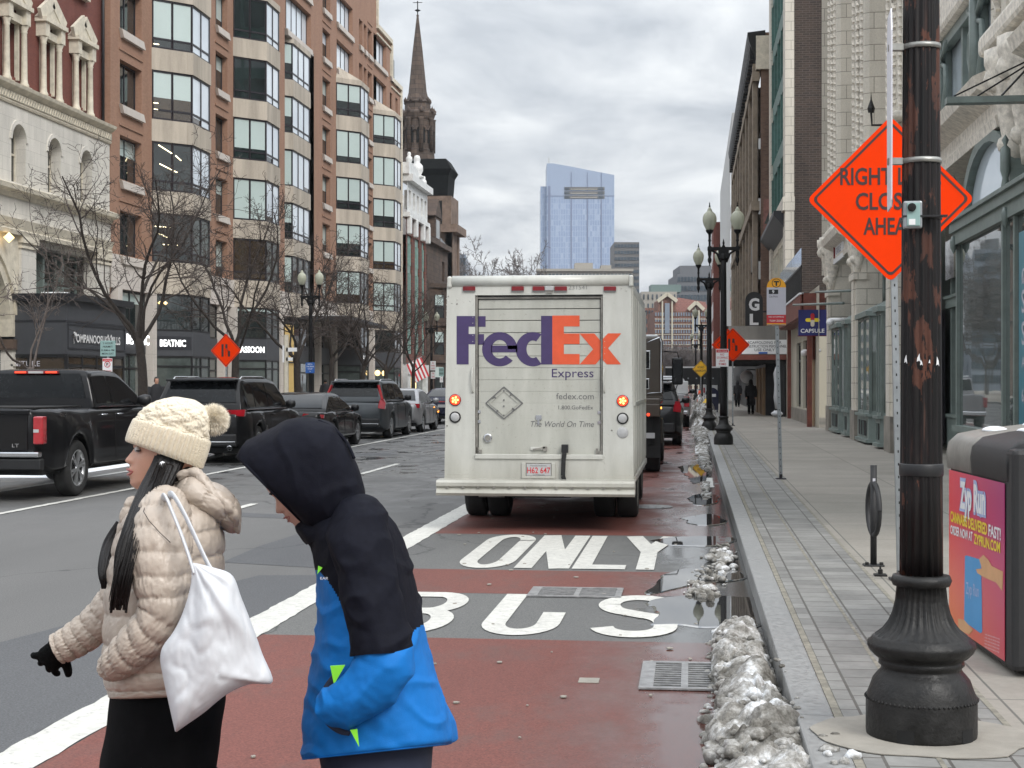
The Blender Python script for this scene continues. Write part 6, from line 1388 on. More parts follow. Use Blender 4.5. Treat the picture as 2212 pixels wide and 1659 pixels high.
for k in range(8):
    a=-PI/2+PI/4*k+PI/8; d=Vector((math.cos(a),math.sin(a),0)); n_=Vector((-d.y,d.x,0)); c=Vector((ax,0,0))+d*r_(31.2)
    b=MB().mat('void_black'); wv=.55; pts=[c-n_*wv+EZ*zt(312),c+n_*wv+EZ*zt(312)]+[c+n_*wv*math.cos(R(q))+EZ*(zt(286)+wv*math.sin(R(q))) for q in range(0,181,30)]; b.prism(pts,d*.12); 
    b.mat('brownstone_spire'); 
    for q in range(0,180,30): b.bar(c+d*.15+n_*(wv+.12)*math.cos(R(q))+EZ*(zt(286)+(wv+.12)*math.sin(R(q))),c+d*.15+n_*(wv+.12)*math.cos(R(q+30))+EZ*(zt(286)+(wv+.12)*math.sin(R(q+30))),.2)
    b.build('belfry_opening',tw)
b=MB().mat('lamp_iron',True).tube([(ax,0,zt(35)),(ax,0,zt(2))],.07,6); b.lathe([(0,zt(26)),(.4,zt(22.5)),(0,zt(19))],8,(ax,0,0)); b.mat('lamp_iron').box(ax-.6,ax+.6,-.05,.05,zt(6),zt(5)); b.build('weather_vane',tw)
# ---------- terracotta building (near right)
tb=thing('terracotta_building','cream terracotta building with ribbed piers and sage green shopfronts','building'); XR=4.35
PY=[50.1,42.4,34.9]
b=MB().mat('terracotta'); wallX(b,XR+1.2,12,52.6,5.6,26,[],.1,-1); b.quad((XR,52.6,5.3),(XR+12,52.6,5.3),(XR+12,52.6,26),(XR,52.6,26)); b.build('wall',tb)
def ribpier(t,yc,wd,z0,z1,x=XR):
    b=MB().mat('terracotta'); n=9; b.box(x+.25,x+1.3,yc-wd/2,yc+wd/2,z0,z1)
    for k in range(n):
        y=yc-wd/2+wd*(k+.5)/n; r=wd/n*(.42 if k%2==0 else .22); b.lathe([(r,z0),(r,z1)],8,(x+.25,y,0))
    o=b.build('pier',t)
    b=MB().mat('terracotta_ornament')
    for k in (1,4,7):
        y=yc-wd/2+wd*(k+.5)/n; z=z0+.1
        while z<z1: b.bar((x+.1,y-.10,z),(x+.1,y+.10,z+.16),.07,.05); z+=.21
    b.box(x-.05,x+.4,yc-wd/2-.1,yc+wd/2+.1,z0-.02,z0+.3,.08); b.box(x-.12,x+.3,yc-wd/2-.2,yc+wd/2+.2,z0+1.0,z0+1.15,.05)
    b.build('rib_ornament',o)
for yc in PY: ribpier(tb,yc,3.1,6.3,26)
ribpier(tb,21.6,3.4,6.5,26,XR-.1)
# small wall brackets on piers
b=MB().mat('cast_iron')
for yc in (37.2,): b.tube([(XR+.3,yc,7.8),(XR-.1,yc,7.8),(XR-.12,yc,8.1)],.03,6); b.lathe([(.07,8.1),(.09,8.2),(.02,8.4),(0,8.6)],8,(XR-.12,yc,0))
b.build('wall_lantern',tb)
# cornice over shopfront
b=MB().mat('terracotta_ornament')
prof=[(.7,5.35),(-.02,5.35),(-.05,5.5),(.0,5.55),(.0,5.75),(-.3,5.9),(-.36,6.08),(-.2,6.15),(.7,6.35)]
for (a,c) in ((12,20.2),(22.6,33.3),(36.5,40.9),(43.9,48.6)): b=MB().mat('terracotta_ornament'); b.prism([(XR+x,a,z) for x,z in prof],(0,c-a,0)); b.build('cornice',tb)
b=MB().mat('terracotta_ornament',True)
for yc in PY+[21.5]:
    b=MB().mat('terracotta_ornament',True)
    for dy in (-.45,.45): 
        b.lathe([(.10,4.6),(.14,4.9),(.22,5.3),(.30,5.75),(.42,6.1),(.42,6.3)],10,(XR+.1,yc+dy,0)); b.lathe([(0,-.12),(.2,-.08),(.2,.08),(0,.12)],10,(XR-.12,yc+dy,5.9),axis='y'); b.lathe([(0,-.1),(.14,-.06),(.14,.06),(0,.1)],10,(XR-.0,yc+dy,5.0),axis='y')
    b.build('scroll_bracket',tb)
b=MB().mat('terracotta')
for yc in PY: b=MB().mat('terracotta'); b.box(XR+.02,XR+.7,yc-.55,yc+.55,.15,5.6); b.box(XR-.03,XR+.2,yc-.28,yc+.28,.9,4.5); b.mat('old_concrete').box(XR-.04,XR+.7,yc-.57,yc+.57,.15,.95); b.mat('terracotta').box(XR-.06,XR+.3,yc-.62,yc+.62,4.45,4.65); b.build('shop_pier',tb)
# inner recess behind the display windows
b=MB().mat('sage_metal'); b.quad((XR+1.6,24,.15),(XR+1.6,52,.15),(XR+1.6,52,5.4),(XR+1.6,24,5.4)); b.mat('glass_dark')
for (a,c) in ((43.4,49.3),(35.9,41.6),(30.2,34.1)): b.quad((XR+1.1,a,3.9),(XR+1.1,c,3.9),(XR+1.1,c,5.4),(XR+1.1,a,5.4))
b.build('recess',tb)
def display(y0,y1,x0=XR+.05,x1=XR+1.1,zt_=3.35,zb=.85,cant=.45):
    poly=[(x1,y0),(x0,y0+cant),(x0,y1-cant),(x1,y1)]; t=tb
    b=MB().mat('sage_metal'); big=[(x1,y0-.04),(x0-.05,y0+cant-.02),(x0-.05,y1-cant+.02),(x1,y1+.04)]; polybox(b,big,.2,zb); b2=[(x1,y0-.1),(x0-.12,y0+cant-.06),(x0-.12,y1-cant+.06),(x1,y1+.1)]; polybox(b,b2,zb,zb+.07); polybox(b,b2,zt_,zt_+.12); polybox(b,b2,.2,.28)
    b.loft([[(x,y,zt_+.12) for x,y in b2],[(x1,y0+.2,zt_+.6),(x1-.2,y0+cant+.3,zt_+.6),(x1-.2,y1-cant-.3,zt_+.6),(x1,y1-.2,zt_+.6)]])
    o=b.build('display_bay',t)
    b=MB().mat('void_black')
    for (p,q) in zip(big,big[1:]):
        a=Vector((p[0],p[1],0)); c=Vector((q[0],q[1],0)); d=(c-a).normalized(); n=Vector((d.y,-d.x,0)); n=n if n.x<0 or abs(n.x)<.01 else n; nn=-Vector((-d.y,d.x,0)) ; nn=nn if nn.x<.2 else -nn
        aa,cc=a.lerp(c,.15)+nn*.012,a.lerp(c,.85)+nn*.012
        b.quad(aa+EZ*.36,cc+EZ*.36,cc+EZ*.74,aa+EZ*.74); b.mat('sage_metal')
        for f in (.33,.66): m=aa.lerp(cc,f)+nn*.01; b.bar(m+EZ*.36,m+EZ*.74,.03)
        b.mat('void_black')
    b.build('base_grille',o)
    b=MB().mat('frame_dark').box(x1+.2,x1+.3,y0,y1,.3,zt_); b.mat('blind_green').box(x1+.02,x1+.06,y0+.4,y1-.4,zb,zt_); b.build('backdrop',o)
    window(t,poly,zb+.07,zt_,[1,2,1],rails=(),fw=.07,frame='sage_metal',low='glass_sage',blindf=0,nm='display_window'); return o
for (a,c) in ((46.2,49.5),(43.6,45.6),(38.4,41.8),(36.0,37.8)): display(a,c)
for (a,c) in ((43.4,49.3),(35.9,41.6)):
    b=MB().mat('sage_metal',True); yc=(a+c)/2
    for k in (-1,1): 
        pts=[(XR+1.0,yc+k*1.45+1.2*math.cos(R(q)),3.9+1.2*math.sin(R(q))) for q in range(0,181,15)]; b.tube(pts,.08,6)
    b.build('arched_transom',tb)
# deep entrance between 26 and 34
b=MB().mat('sage_metal'); X=XR+1.3
for y in (30.2,31.4,32.6,34.0,29.0,27.8,26.4): b.box(X-.1,X,y-.06,y+.06,.15,5.4)
b.box(X-.15,X,26,34.4,3.3,3.55); b.box(X-.2,X,26,34.4,3.5,3.56); b.box(X-.12,X,26,34.4,.15,.95); b.box(X-.16,X,26,34.4,.95,1.02); b.build('entrance_frame',tb)
b=MB().mat('glass_shop').quad((X+.02,26,.9),(X+.02,34.4,.9),(X+.02,34.4,5.4),(X+.02,26,5.4)); b.mat('void_black')
for y in (30.3,31.5): b.quad((X-.125,y+.2,.3),(X-.125,y+.9,.3),(X-.125,y+.9,.8),(X-.125,y+.2,.8))
b.build('entrance_glass',tb)
# near shop bay with arched corner and poster
X0=XR+.0; yb=26.0
b=MB().mat('sage_metal'); b.box(X0-.02,X0+1.3,14,yb,.15,.95); b.box(X0-.08,X0+.1,14,yb+.06,.9,1.0); 
b.box(X0-.12,X0+1.3,14,yb+.1,4.15,4.3); b.box(X0-.07,X0+1.3,14,yb+.05,3.95,4.15); b.box(X0-.17,X0+1.3,14,yb+.14,4.3,4.36)
for y in (yb-.05,22.2,21.4,17.5): b.box(X0-.03,X0+.06,y-.05,y+.05,1.0,3.95)
b.box(X0+1.2,X0+1.28,yb-.1,yb,.95,5.4); b.build('corner_frame',tb)
b=MB().mat('glass_shop').quad((X0+.02,14,1.0),(X0+.02,yb,1.0),(X0+.02,yb,3.95),(X0+.02,14,3.95)); b.quad((X0+.02,yb-.02,1),(X0+1.2,yb-.02,1),(X0+1.2,yb-.02,3.95),(X0+.02,yb-.02,3.95)); b.build('shop_window',tb)
b=MB().mat('poster_teal').quad((X0-.005,21.2,1.0),(X0-.005,17.0,1.0),(X0-.005,17.0,3.7),(X0-.005,21.2,3.7)); b.build('window_poster',tb)
b=MB().mat('sign_grey')
for (s,z,h,w_) in (('Create',3.0,.2,.8),('A',3.0,.16,.15),('STAND',2.62,.3,1.5),('SPACE',2.2,.3,1.4),('AVAILABLE',1.9,.14,1.3)): b.text(s,(X0-.02,20.95,z),-EY,EZ,w_,h,'L',.015)
b.text('6,000 SQ FT',(X0-.02,20.95,1.45),-EY,EZ,1.4,.16,'L',.02); b.build('window_lettering',tb)
# arched fanlight above near shop bay corner
b=MB().mat('sage_metal'); cy_,rr=23.6,1.95
for k in range(12):
    a,c=R(180*k/12),R(180*(k+1)/12)
    b.prism([(X0-.02,cy_+rr*math.cos(a),4.36+.55*rr*math.sin(a)),(X0-.02,cy_+rr*math.cos(c),4.36+.55*rr*math.sin(c)),(X0-.02,cy_+(rr-.25)*math.cos(c),4.36+.55*(rr-.3)*math.sin(c)),(X0-.02,cy_+(rr-.25)*math.cos(a),4.36+.55*(rr-.3)*math.sin(a))],(.25,0,0))
b.build('fanlight_arch',tb)
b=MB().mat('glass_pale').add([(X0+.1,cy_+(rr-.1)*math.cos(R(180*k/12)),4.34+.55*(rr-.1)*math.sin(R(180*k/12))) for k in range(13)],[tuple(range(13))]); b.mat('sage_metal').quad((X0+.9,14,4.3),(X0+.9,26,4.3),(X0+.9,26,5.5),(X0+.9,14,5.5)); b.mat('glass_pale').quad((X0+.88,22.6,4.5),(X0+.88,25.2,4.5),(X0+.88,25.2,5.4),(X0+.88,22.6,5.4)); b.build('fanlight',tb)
b=MB().mat('sage_metal',True)
for y in (yb-.1,cy_-1.9): b.lathe([(.03,4.2),(.06,4.4),(.04,4.5),(.07,4.6),(.07,4.9),(.02,4.95),(.05,5.02),(0,5.1)],8,(X0-.08,y,0)); b.lathe([(0,3.8),(.05,3.9),(.06,4.0),(.03,4.1)],8,(X0-.08,y,0))
b.build('post_finial',tb)
# tall green window above the entrance
b=MB().mat('sage_metal'); X=XR+.75
for y in (24.1,26.0,27.7,29.4,31.5,33.2): b.box(X-.1,X+.05,y-.07,y+.07,6.3,16)
b.box(X-.12,X,24,33.4,6.3,6.6); b.mat('terracotta_ornament').box(X-.3,X+.3,23.8,33.4,8.5,9.5,.12); b.mat('sage_metal')
b.box(X-.15,X+.02,24,33.4,8.3,8.5); b.build('upper_window',tb)
b=MB().mat('sage_metal',True)
for y in (31.5,27.7):
    for s in (-1,1): b.tube([(X-.15,y+s*.12,6.5),(X-.15,y+s*.25,7.0),(X-.15,y+s*.62,7.5),(X-.15,y+s*.55,7.9),(X-.15,y+s*.18,8.0),(X-.15,y+s*.2,8.15),(X-.15,y+s*.7,8.35)],.055,6)
    b.tube([(X-.16,y,6.4),(X-.16,y,8.7)],.12,6)
b.build('wrought_bracket',tb)
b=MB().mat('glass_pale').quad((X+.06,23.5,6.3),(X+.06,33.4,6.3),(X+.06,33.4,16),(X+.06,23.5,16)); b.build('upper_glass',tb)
b=MB().mat('sage_metal'); b.box(XR-1.1,XR+.1,20.2,20.4,5.28,5.36); b.mat('cast_iron'); 
for k in range(3): b.bar((XR-1.0+.3*k,20.3,5.38),(XR+.1,20.3+k*.3,5.9),.02)
b.build('awning_arm',tb)
# hanging sign arms and CAPSULE sign
t=thing('hanging_sign','square navy pharmacy sign with red and yellow crossed pill on a long arm','sign'); d0=52.5
q=P(1755,697,d0); s_=FPX/d0
b=MB().mat('sage_metal',True); b.tube([P(1714,659,d0),P(1822,655,46.5)],.045,6); b.build('arm',t)
b=MB().mat('capsule_blue').box(q.x-.475,q.x+.475,q.y-.03,q.y+.03,q.z-.44,q.z+.44); b.build('panel',t)
b=MB().mat('lens_red').box(q.x-.5,q.x+.5,q.y-.02,q.y+.035,q.z-.465,q.z-.44); b.build('edge_strip',t)
b=MB(); y_=q.y-.036
def pill(b,m1,m2,cx,cz,l,w_,vert):
    n=8
    for s,m_ in ((1,m1),(-1,m2)):
        b.mat(m_); pts=[]
        for k in range(n+1): a=R(180*k/n); pts.append((w_*math.cos(a),(l-w_)+w_*math.sin(a)))
        pts=[(w_,0)]+pts+[(-w_,0)]
        pp=[(cx+(x if vert else s*z),y_,cz+(s*z if vert else x)) for x,z in pts]; b.add(pp,[tuple(range(len(pp)))])
pill(b,'poster_yellow','poster_yellow',q.x,q.z+.09,.24,.062,False); y_=q.y-.040; pill(b,'sign_red','cream_trim',q.x,q.z+.09,.23,.065,True); M['cream_trim']
b.build('emblem',t)
b=MB().mat('sign_white').text('CAPSULE',(q.x,q.y-.036,q.z-.34),EX,EZ,.80,.13,'C',.02); b.build('lettering',t)
b=MB().mat('sage_metal',True).tube([P(1762,631,48.5),P(1841,628,43)],.04,6); tag(b.build('bracket_arm'),'thin grey green horizontal arm above the pharmacy sign without any sign','bracket')
# white fascia sign
t=thing('fascia_sign','small white sign board under the terracotta cornice above the navy sign','sign'); b=MB().mat('sign_white').box(XR-.04,XR+.02,45,47.9,5.3,5.95,.01); b.build('panel',t); b=MB().mat('capsule_blue').text('CAPSULE',(XR-.05,46.9,5.52),-EY,EZ,1.5,.2); b.mat('lens_red').bar((XR-.05,47.3,5.45),(XR-.05,47.3,5.8),.08,.01); b.build('lettering',t)
for (y,z) in ((46.0,3.55),(56.6,2.85)):
    t=thing('security_camera','white dome camera %s'%('over the first green display window' if y<50 else 'on the low cream shop beside the rust steel frame'),'camera'); b=MB().mat('sign_white',True); b.tube([(XR+.3,y,z),(XR-.35,y,z-.02)],.06,8); b.lathe([(0,z-.2),(.1,z-.16),(.12,z-.08),(.1,z)],10,(XR-.3,y,0)); b.build('housing',t)
# ---------- low shop with terrace and rust steel canopy
X=4.3; t=thing('low_shop','low cream shop with tall black windows and a rust steel terrace canopy','building'); y0,y1=53.0,68.6
b=MB().mat('cream_wall'); hs=[(58.6,60.6,.7,3.3),(61.9,64.4,.7,3.3)]; wallX(b,X,y0,y1,.15,5.0,hs,.25,-1); b.mat('old_concrete').box(X-.06,X,57,y1,.15,.65); b.build('wall',t)
for h in hs: window(t,[(X+.15,h[1]),(X+.15,h[0])],h[2],h[3],[2],rails=(.72,),fw=.1,frame='frame_black',blindf=0)
b=MB().mat('rust_steel'); b.box(X-.5,X+.2,54.2,67.4,3.95,4.05); b.box(X-.55,X-.45,54.2,67.4,4.0,4.75); b.quad((X-.5,54.2,4.0),(X+.3,54.2,4.0),(X+.3,54.2,4.8),(X-.5,54.2,4.8)); b.box(X-.30,X-.14,54.3,54.6,.15,4.0); b.box(X-.2,X-.05,67.0,67.3,.15,4.0); b.mat('rust_steel').box(X-.1,X+.1,54.6,56.6,2.5,4.0); b.mat('plywood').box(X-.04,X+.02,54.9,56.6,.15,2.5); b.build('steel_canopy',t)
b=MB().mat('frame_black')
for k in range(60): b.box(X-.52,X-.49,54.3+k*.22,54.36+k*.22,4.75,5.75)
b.box(X-.53,X-.48,54.2,67.4,5.7,5.78); b.mat('clean_snow').box(X-.58,X-.44,54.2,66,4.76,4.82); b.build('terrace_railing',t)
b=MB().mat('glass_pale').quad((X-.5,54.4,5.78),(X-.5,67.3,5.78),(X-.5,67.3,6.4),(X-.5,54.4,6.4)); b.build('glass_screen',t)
# dark party wall + cream/green building
t=thing('green_window_building','tall cream building with a dark brick party wall and green window strip','building'); y0=68.8; y1=83; X=4.25; ZT=34
b=MB().mat('brick_dark').quad((X+.25,y0-.01,4.4),(X+12,y0-.01,4.4),(X+12,y0-.01,ZT),(X+.25,y0-.01,ZT)); b.build('party_wall',t)
b=MB().mat('terracotta'); b.box(X-.15,X+.3,y0,y0+1.6,5,ZT); b.box(X-.15,X+.3,y1-1.8,y1,5,ZT); b.box(X-.25,X+.27,y0-.02,y1+.02,9.3,9.9); b.mat('cream_wall').box(X,X+.3,y0+.03,y1-.03,.15,9.3); b.box(X+.28,X+12,y0+.1,y1,.15,ZT); b.build('wall',t)
for k in range(8):
    z=10+k*3.0; b=MB().mat('copper_green'); b.box(X-.05,X+.2,y0+1.6,y1-1.8,z+2.2,z+3.0); 
    for y in (y0+1.7,y0+4.4,y0+7.2,y0+10,y1-1.9): b.box(X-.1,X+.2,y-.12,y+.12,z,z+2.2)
    w_=b.build('window',t); MB().mat('glass_pale' if k%2 else 'glass_dark').quad((X+.1,y0+1.6,z),(X+.1,y1-1.8,z),(X+.1,y1-1.8,z+2.2),(X+.1,y0+1.6,z+2.2)).build('pane',w_)
for (a,c,z) in ((70.5,74.5,5.4),(76,80.5,5.4)): window(t,[(X-.02,c),(X-.02,a)],z,z+2.8,[3],rails=(.4,),fw=.12,frame='cream_trim',low='glass_dark',blindf=.5)
b=MB().mat('black_panel').prism([(X-.6,y0+1,9.2),(X+.1,y0+1,8.4),(X+.1,y0+1,9.4),(X-.6,y0+1,9.4)],(0,y1-y0-1,0)); b.build('eave',t)
# ---------- brown brick building with heavy dark cornice
t=thing('cornice_building','brown brick building with overhanging dark cornice and faded painted wall','building'); X=3.55; y0,y1=84,128
b=MB().mat('brick_brown').quad((X+.15,y0,.15),(X+9,y0,.15),(X+9,y0,20.6),(X+.15,y0,20.6)); b.box(X+1.0,X+2.9,y0-.02,y0+3,20.6,21.6); b.build('party_wall',t)
b=MB().mat('brownstone_spire'); hs=[(y0+2+k*5.6,y0+4.6+k*5.6,z,z+2.4) for k in range(8) for z in (5,8.6,12.2,15.6)]; wallX(b,X,y0,y1,.15,19,hs,.35,-1,rev='tan_stone'); b.build('wall',t)
for h in hs:
    if h[0]<115: window(t,[(X+.25,h[1]),(X+.25,h[0])],h[2],h[3],[2],rails=(.5,),fw=.1,frame='frame_dark',blindf=rw_.choice((0,.5)))
b=MB().mat('tan_stone')
for k in range(9): y=y0+.4+k*5.6; b.box(X-.25,X+.05,y,y+.9,4.5,19); 
b.box(X-.35,X+.1,y0,y1,11.0,11.5); b.box(X-.35,X+.1,y0,y1,4.2,4.7); b.box(X-.3,X+.1,y0,y1,18.0,18.5); b.build('pilaster',t)
b=MB().mat('cast_iron').prism([(X+.3,y0-.1,18.9),(X-.1,y0-.1,19.1),(X-.5,y0-.1,20.2),(X-.55,y0-.1,20.6),(X+.4,y0-.1,20.7)],(0,y1-y0,0)); b.mat('cream_trim').box(X-.1,X+1.2,y0-.15,y0+.4,18.6,20.4)
b.mat('cast_iron')
for k in range(40): b.box(X-.42,X-.0,y0+.3+k*1.15,y0+.7+k*1.15,19.2,20.2)
b.build('cornice',t)
b=MB().mat('sign_red').quad((X+.3,y0-.012,9.9),(X+4,y0-.012,9.9),(X+4,y0-.012,11.6),(X+.3,y0-.012,11.6)); M['sign_red']; b.mat('glass_shop').text('ART',(X+.35,y0-.02,10.3),EX,EZ,2.4,1.0,'L',.03); 
pm('faded_red',(.26,.13,.11),.9,var=.35,scale=3); b.mats[0]='faded_red'; b.build('painted_sign',t)
b=MB().mat('grey_parapet').box(X-.15,X+.05,y0+.5,y0+6,8.0,9.6); b.build('side_panel',t)
# white plain building beyond, white tower behind
t=thing('white_building','long blank pale building rising behind the street lamps','building'); X=3.4; b=MB().mat('pale_wall').box(X,X+12,131.2,186,.15,24.5); b.box(X+6,X+14,100,131,19,31); b.build('wall',t)
for (y,z) in ((133,12),(133,17),(133,8)): MB().mat('glass_dark').quad((X-.02,y,z),(X-.02,y+4,z),(X-.02,y+4,z+3),(X-.02,y,z+3)).build('window',t)
b=MB().mat('brick_red_old').box(2.6,9,186.5,205,0,21); b.mat('sign_white')
for k in range(5):
    for z in (6,9.5,13,16.5): b.box(2.55,2.6,187.5+k*3.5,189+k*3.5,z,z+1.9); b.box(3.4,4.2,186.44,186.5,z,z+1.9)
tag(b.build('brick_house'),'narrow red brick house front with white windows behind the lamp poles','house')
t=thing('white_tower_block','pale high block peeking above the brown brick party wall','building'); MB().mat('pale_wall').box(6.0,16,86,99,0,29.5).build('wall',t); MB().mat('glass_dark').box(5.95,5.99,90,92,15,26).build('window_strip',t)
# vertical GLO sign
t=thing('blade_sign','black vertical rounded sign with white letters and a globe','sign'); d0=74; q=P(1629,684,d0); s_=FPX/d0
b=MB().mat('frame_black'); w_=.42; h_=1.2; pts=[(w_,-h_*.98)]+[(w_*math.cos(R(a)),h_-w_+w_*math.sin(R(a))) for a in range(0,181,15)]+[(-w_,-h_*.98)]; b.prism([(q.x+x,q.y,q.z+z) for x,z in pts],(0,.2,0)); b.box(q.x+.4,q.x+1.3,q.y+.05,q.y+.12,q.z+.2,q.z+.28); b.build('panel',t)
b=MB().mat('sign_white').text('G',(q.x,q.y-.02,q.z+.32),EX,EZ,.5,.55,'C',.04).text('L',(q.x,q.y-.02,q.z-.38),EX,EZ,.42,.5,'C',.04); b.mat('sign_white',True).lathe([(.28,0),(0,-.05)],16,(q.x,q.y,q.z-.82),axis='y'); b.mat('frame_black').box(q.x-.12,q.x+.08,q.y-.08,q.y-.03,q.z-.95,q.z-.78); b.build('lettering',t)
# ---------- sidewalk shed
t=thing('sidewalk_shed','grey scaffolding shed over the pavement with a white notice board','scaffolding'); y0=70.2; y1=86; xa=1.55; xb=4.7
b=MB().mat('grey_parapet').box(xa,xb,y0,y0+.1,2.95,4.25); b.box(xa,xa+.1,y0,y1,2.95,4.25); b.build('parapet',t)
b=MB().mat('rust_steel').box(xa,xb,y0-.05,y1,2.72,2.95); b.mat('frame_black')
for k in range(6): b.box(xa+.1,xb-.1,y0+.4+k*2.4,y0+.55+k*2.4,2.55,2.72)
b.build('deck',t)
for x in (xa+.05,xb-.1):
    for y in (y0+.1,y0+4.5,y0+9,y0+13.5):
        MB().mat('galvanised' if x<2 else 'frame_black',True).tube([(x,y,.15),(x,y,2.75)],.05,8).build('leg',t)
b=MB().mat('galvanised'); b.bar((xa+.05,y0+.1,1.2),(xa+.05,y0+4.5,1.2),.04); b.bar((xa+.05,y0+.1,.6),(xa+.05,y0+4.5,2.4),.04); b.build('brace',t)
b=MB().mat('sign_white').box(2.25,4.28,y0-.04,y0-.01,2.98,3.62); n_=b.build('notice_board',t)
b=MB().mat('ink').text('SCAFFOLDING FOR',(3.27,y0-.05,3.44),EX,EZ,1.5,.12,'C').text('CONSTRUCTION PERSONNEL',(3.27,y0-.05,3.27),EX,EZ,1.95,.12,'C').text('USE ONLY',(3.27,y0-.05,3.11),EX,EZ,.9,.12,'C'); b.mat('sign_blue').box(3.0,3.4,y0-.05,y0-.045,2.99,3.07); b.build('lettering',n_)
# shop fronts under the shed
t=thing('boarded_shopfront','dark boarded shopfront inside the scaffolding tunnel','shopfront'); b=MB().mat('frame_black').box(3.85,4.2,y0+.2,y0+3,.15,2.7)
for k in range(5): b.mat('plywood').box(3.35+.03*(k%2),3.45,y0+3.1+k*1.7,y0+4.6+k*1.7,.15,2.4)
b.mat('frame_black').box(3.45,4.3,y0+3,131,.15,2.9); b.build('hoarding',t)
b=MB().mat('sign_white').text('Bob',(3.84,y0+1.6,1.9),-EY,EZ,.5,.16); b.build('graffiti',t)
b=MB().mat('tote',True); 
b.loft([[(3.80+.1*math.cos(a)*s,y0+.1+.12*math.sin(a),z) for a in [2*PI*k/10 for k in range(10)]] for z,s in ((.5,.5),(1.0,1.3),(1.6,.9),(2.1,1.4),(2.4,.4))]); b.build('sheet_drape',t)
t=thing('rubbish_bag','crumpled white plastic bag on the pavement by the black hoarding','bag',(3.75,68.9,.15)); b=MB().mat('tote',True); rg=[]
for i in range(8):
    e=math.sin(PI*(i+.3)/8.3); rg.append([(.26*e*math.cos(a)*(1+.4*mn.noise(Vector((a,i,1)))),.22*e*math.sin(a),.30*i/7+.05*mn.noise(Vector((a*2,i,5)))) for a in [2*PI*k/14 for k in range(14)]])
b.loft(rg); b.build('bag_body',t)
t=thing('blade_sign','round white sign hanging inside the scaffolding tunnel','sign'); q=P(1613,814,84); MB().mat('sign_white',True).lathe([(.0,-.03),(.36,-.03),(.36,.03),(0,.03)],20,tuple(q),axis='y').build('disc',t); MB().mat('frame_black').box(q.x,q.x+.8,q.y-.02,q.y+.02,q.z+.36,q.z+.42).build('arm',t)
# ---------- distant skyline
m,nt,b=_mat('tower_glass'); v=wallvec(nt); t=N(nt,'ShaderNodeTexBrick'); t.offset=.0; t.inputs['Scale'].default_value=1; t.inputs['Brick Width'].default_value=1.5; t.inputs['Row Height'].default_value=3.4; t.inputs['Mortar Size'].default_value=.18; t.inputs['Bias'].default_value=-.62
t.inputs['Color1'].default_value=(.23,.295,.43,1); t.inputs['Color2'].default_value=(.46,.53,.62,1); t.inputs['Mortar'].default_value=(.30,.37,.49,1); L(nt,v,t.inputs['Vector'])
L(nt,t.outputs[0],b.inputs['Base Color']); b.inputs['Roughness'].default_value=.16; b.inputs['Specular IOR Level'].default_value=.6
pm('tower_band',(.15,.18,.27),.4); pm('tower_crown',(.27,.33,.44),.3,var=.05,scale=.02); pm('far_concrete',(.30,.28,.245),.9,var=.1,scale=.1); pm('far_grey',(.115,.12,.13),.8,var=.1,scale=.1); pm('far_dark',(.11,.105,.10),.7,var=.1,scale=.1); pm('far_green',(.12,.17,.16),.7); pm('far_cream',(.46,.42,.33),.8,var=.08,scale=.1); pm('far_window',(.045,.06,.075),.3,var=.3,scale=.3); pm('far_blue',(.17,.20,.24),.4,var=.2,scale=.1)
D=950; s_=FPX/D
def U(px): q=P(px,HY,D); return q.x,q.y
t=thing('glass_tower','tall pale blue glass skyscraper with a slanted top','skyscraper',(P(1248,HY,D).x,P(1248,HY,D).y,0),PHI); X=lambda px:(px-1248)/s_; Z=lambda py:CH+(HY-py)/s_
b=MB().mat('tower_glass'); ra=[(1181,353),(1195,353),(1235,360),(1275,368),(1327,378)]
front=[(X(1181),0,0),(X(1327),0,0)]+[(X(px),0,Z(424)) for px in (1327,1181)]; b.prism(front,(0,34,0)); b.box(X(1168),X(1181)-.01,4,34,0,Z(401)); 
b.mat('tower_crown').prism([(X(1181),0,Z(424)),(X(1327),0,Z(424))]+[(X(px),0,Z(py)) for px,py in ra[::-1]],(0,30,0)); b.build('facade',t)
b=MB().mat('tower_band')
for px in (1234,1269,1299): b.box(X(px)-.35,X(px)+.35,-.3,0,Z(580),Z(424)); b.box(X(px)-.2,X(px)+.2,-.3,0,Z(424),Z(372))
b.box(X(1184),X(1189),-.4,-.01,Z(585),Z(402)); b.box(X(1181),X(1327),-.15,-.01,Z(424),Z(422.5)); b.build('mullion_band',t)
b=MB().mat('far_dark'); 
for i,(a,c) in enumerate(((404,411),(413,420),(422,429))): 
    b.box(X(1219),X(1306),-.3,-.005,Z(c),Z(a)); b.mat('far_window').box(X(1219),X(1230),-.5,-.31,Z(c-1),Z(a+1)); b.box(X(1292),X(1303),-.5,-.31,Z(c-1),Z(a+1)); b.mat('far_concrete').box(X(1232),X(1290),-.5,-.31,Z(c-1),Z(c-3)); b.mat('far_dark')
b.build('balcony_band',t); MB().mat('far_concrete').box(X(1186)-.15,X(1186)+.15,5,5.3,Z(356),Z(338)).build('mast',t)
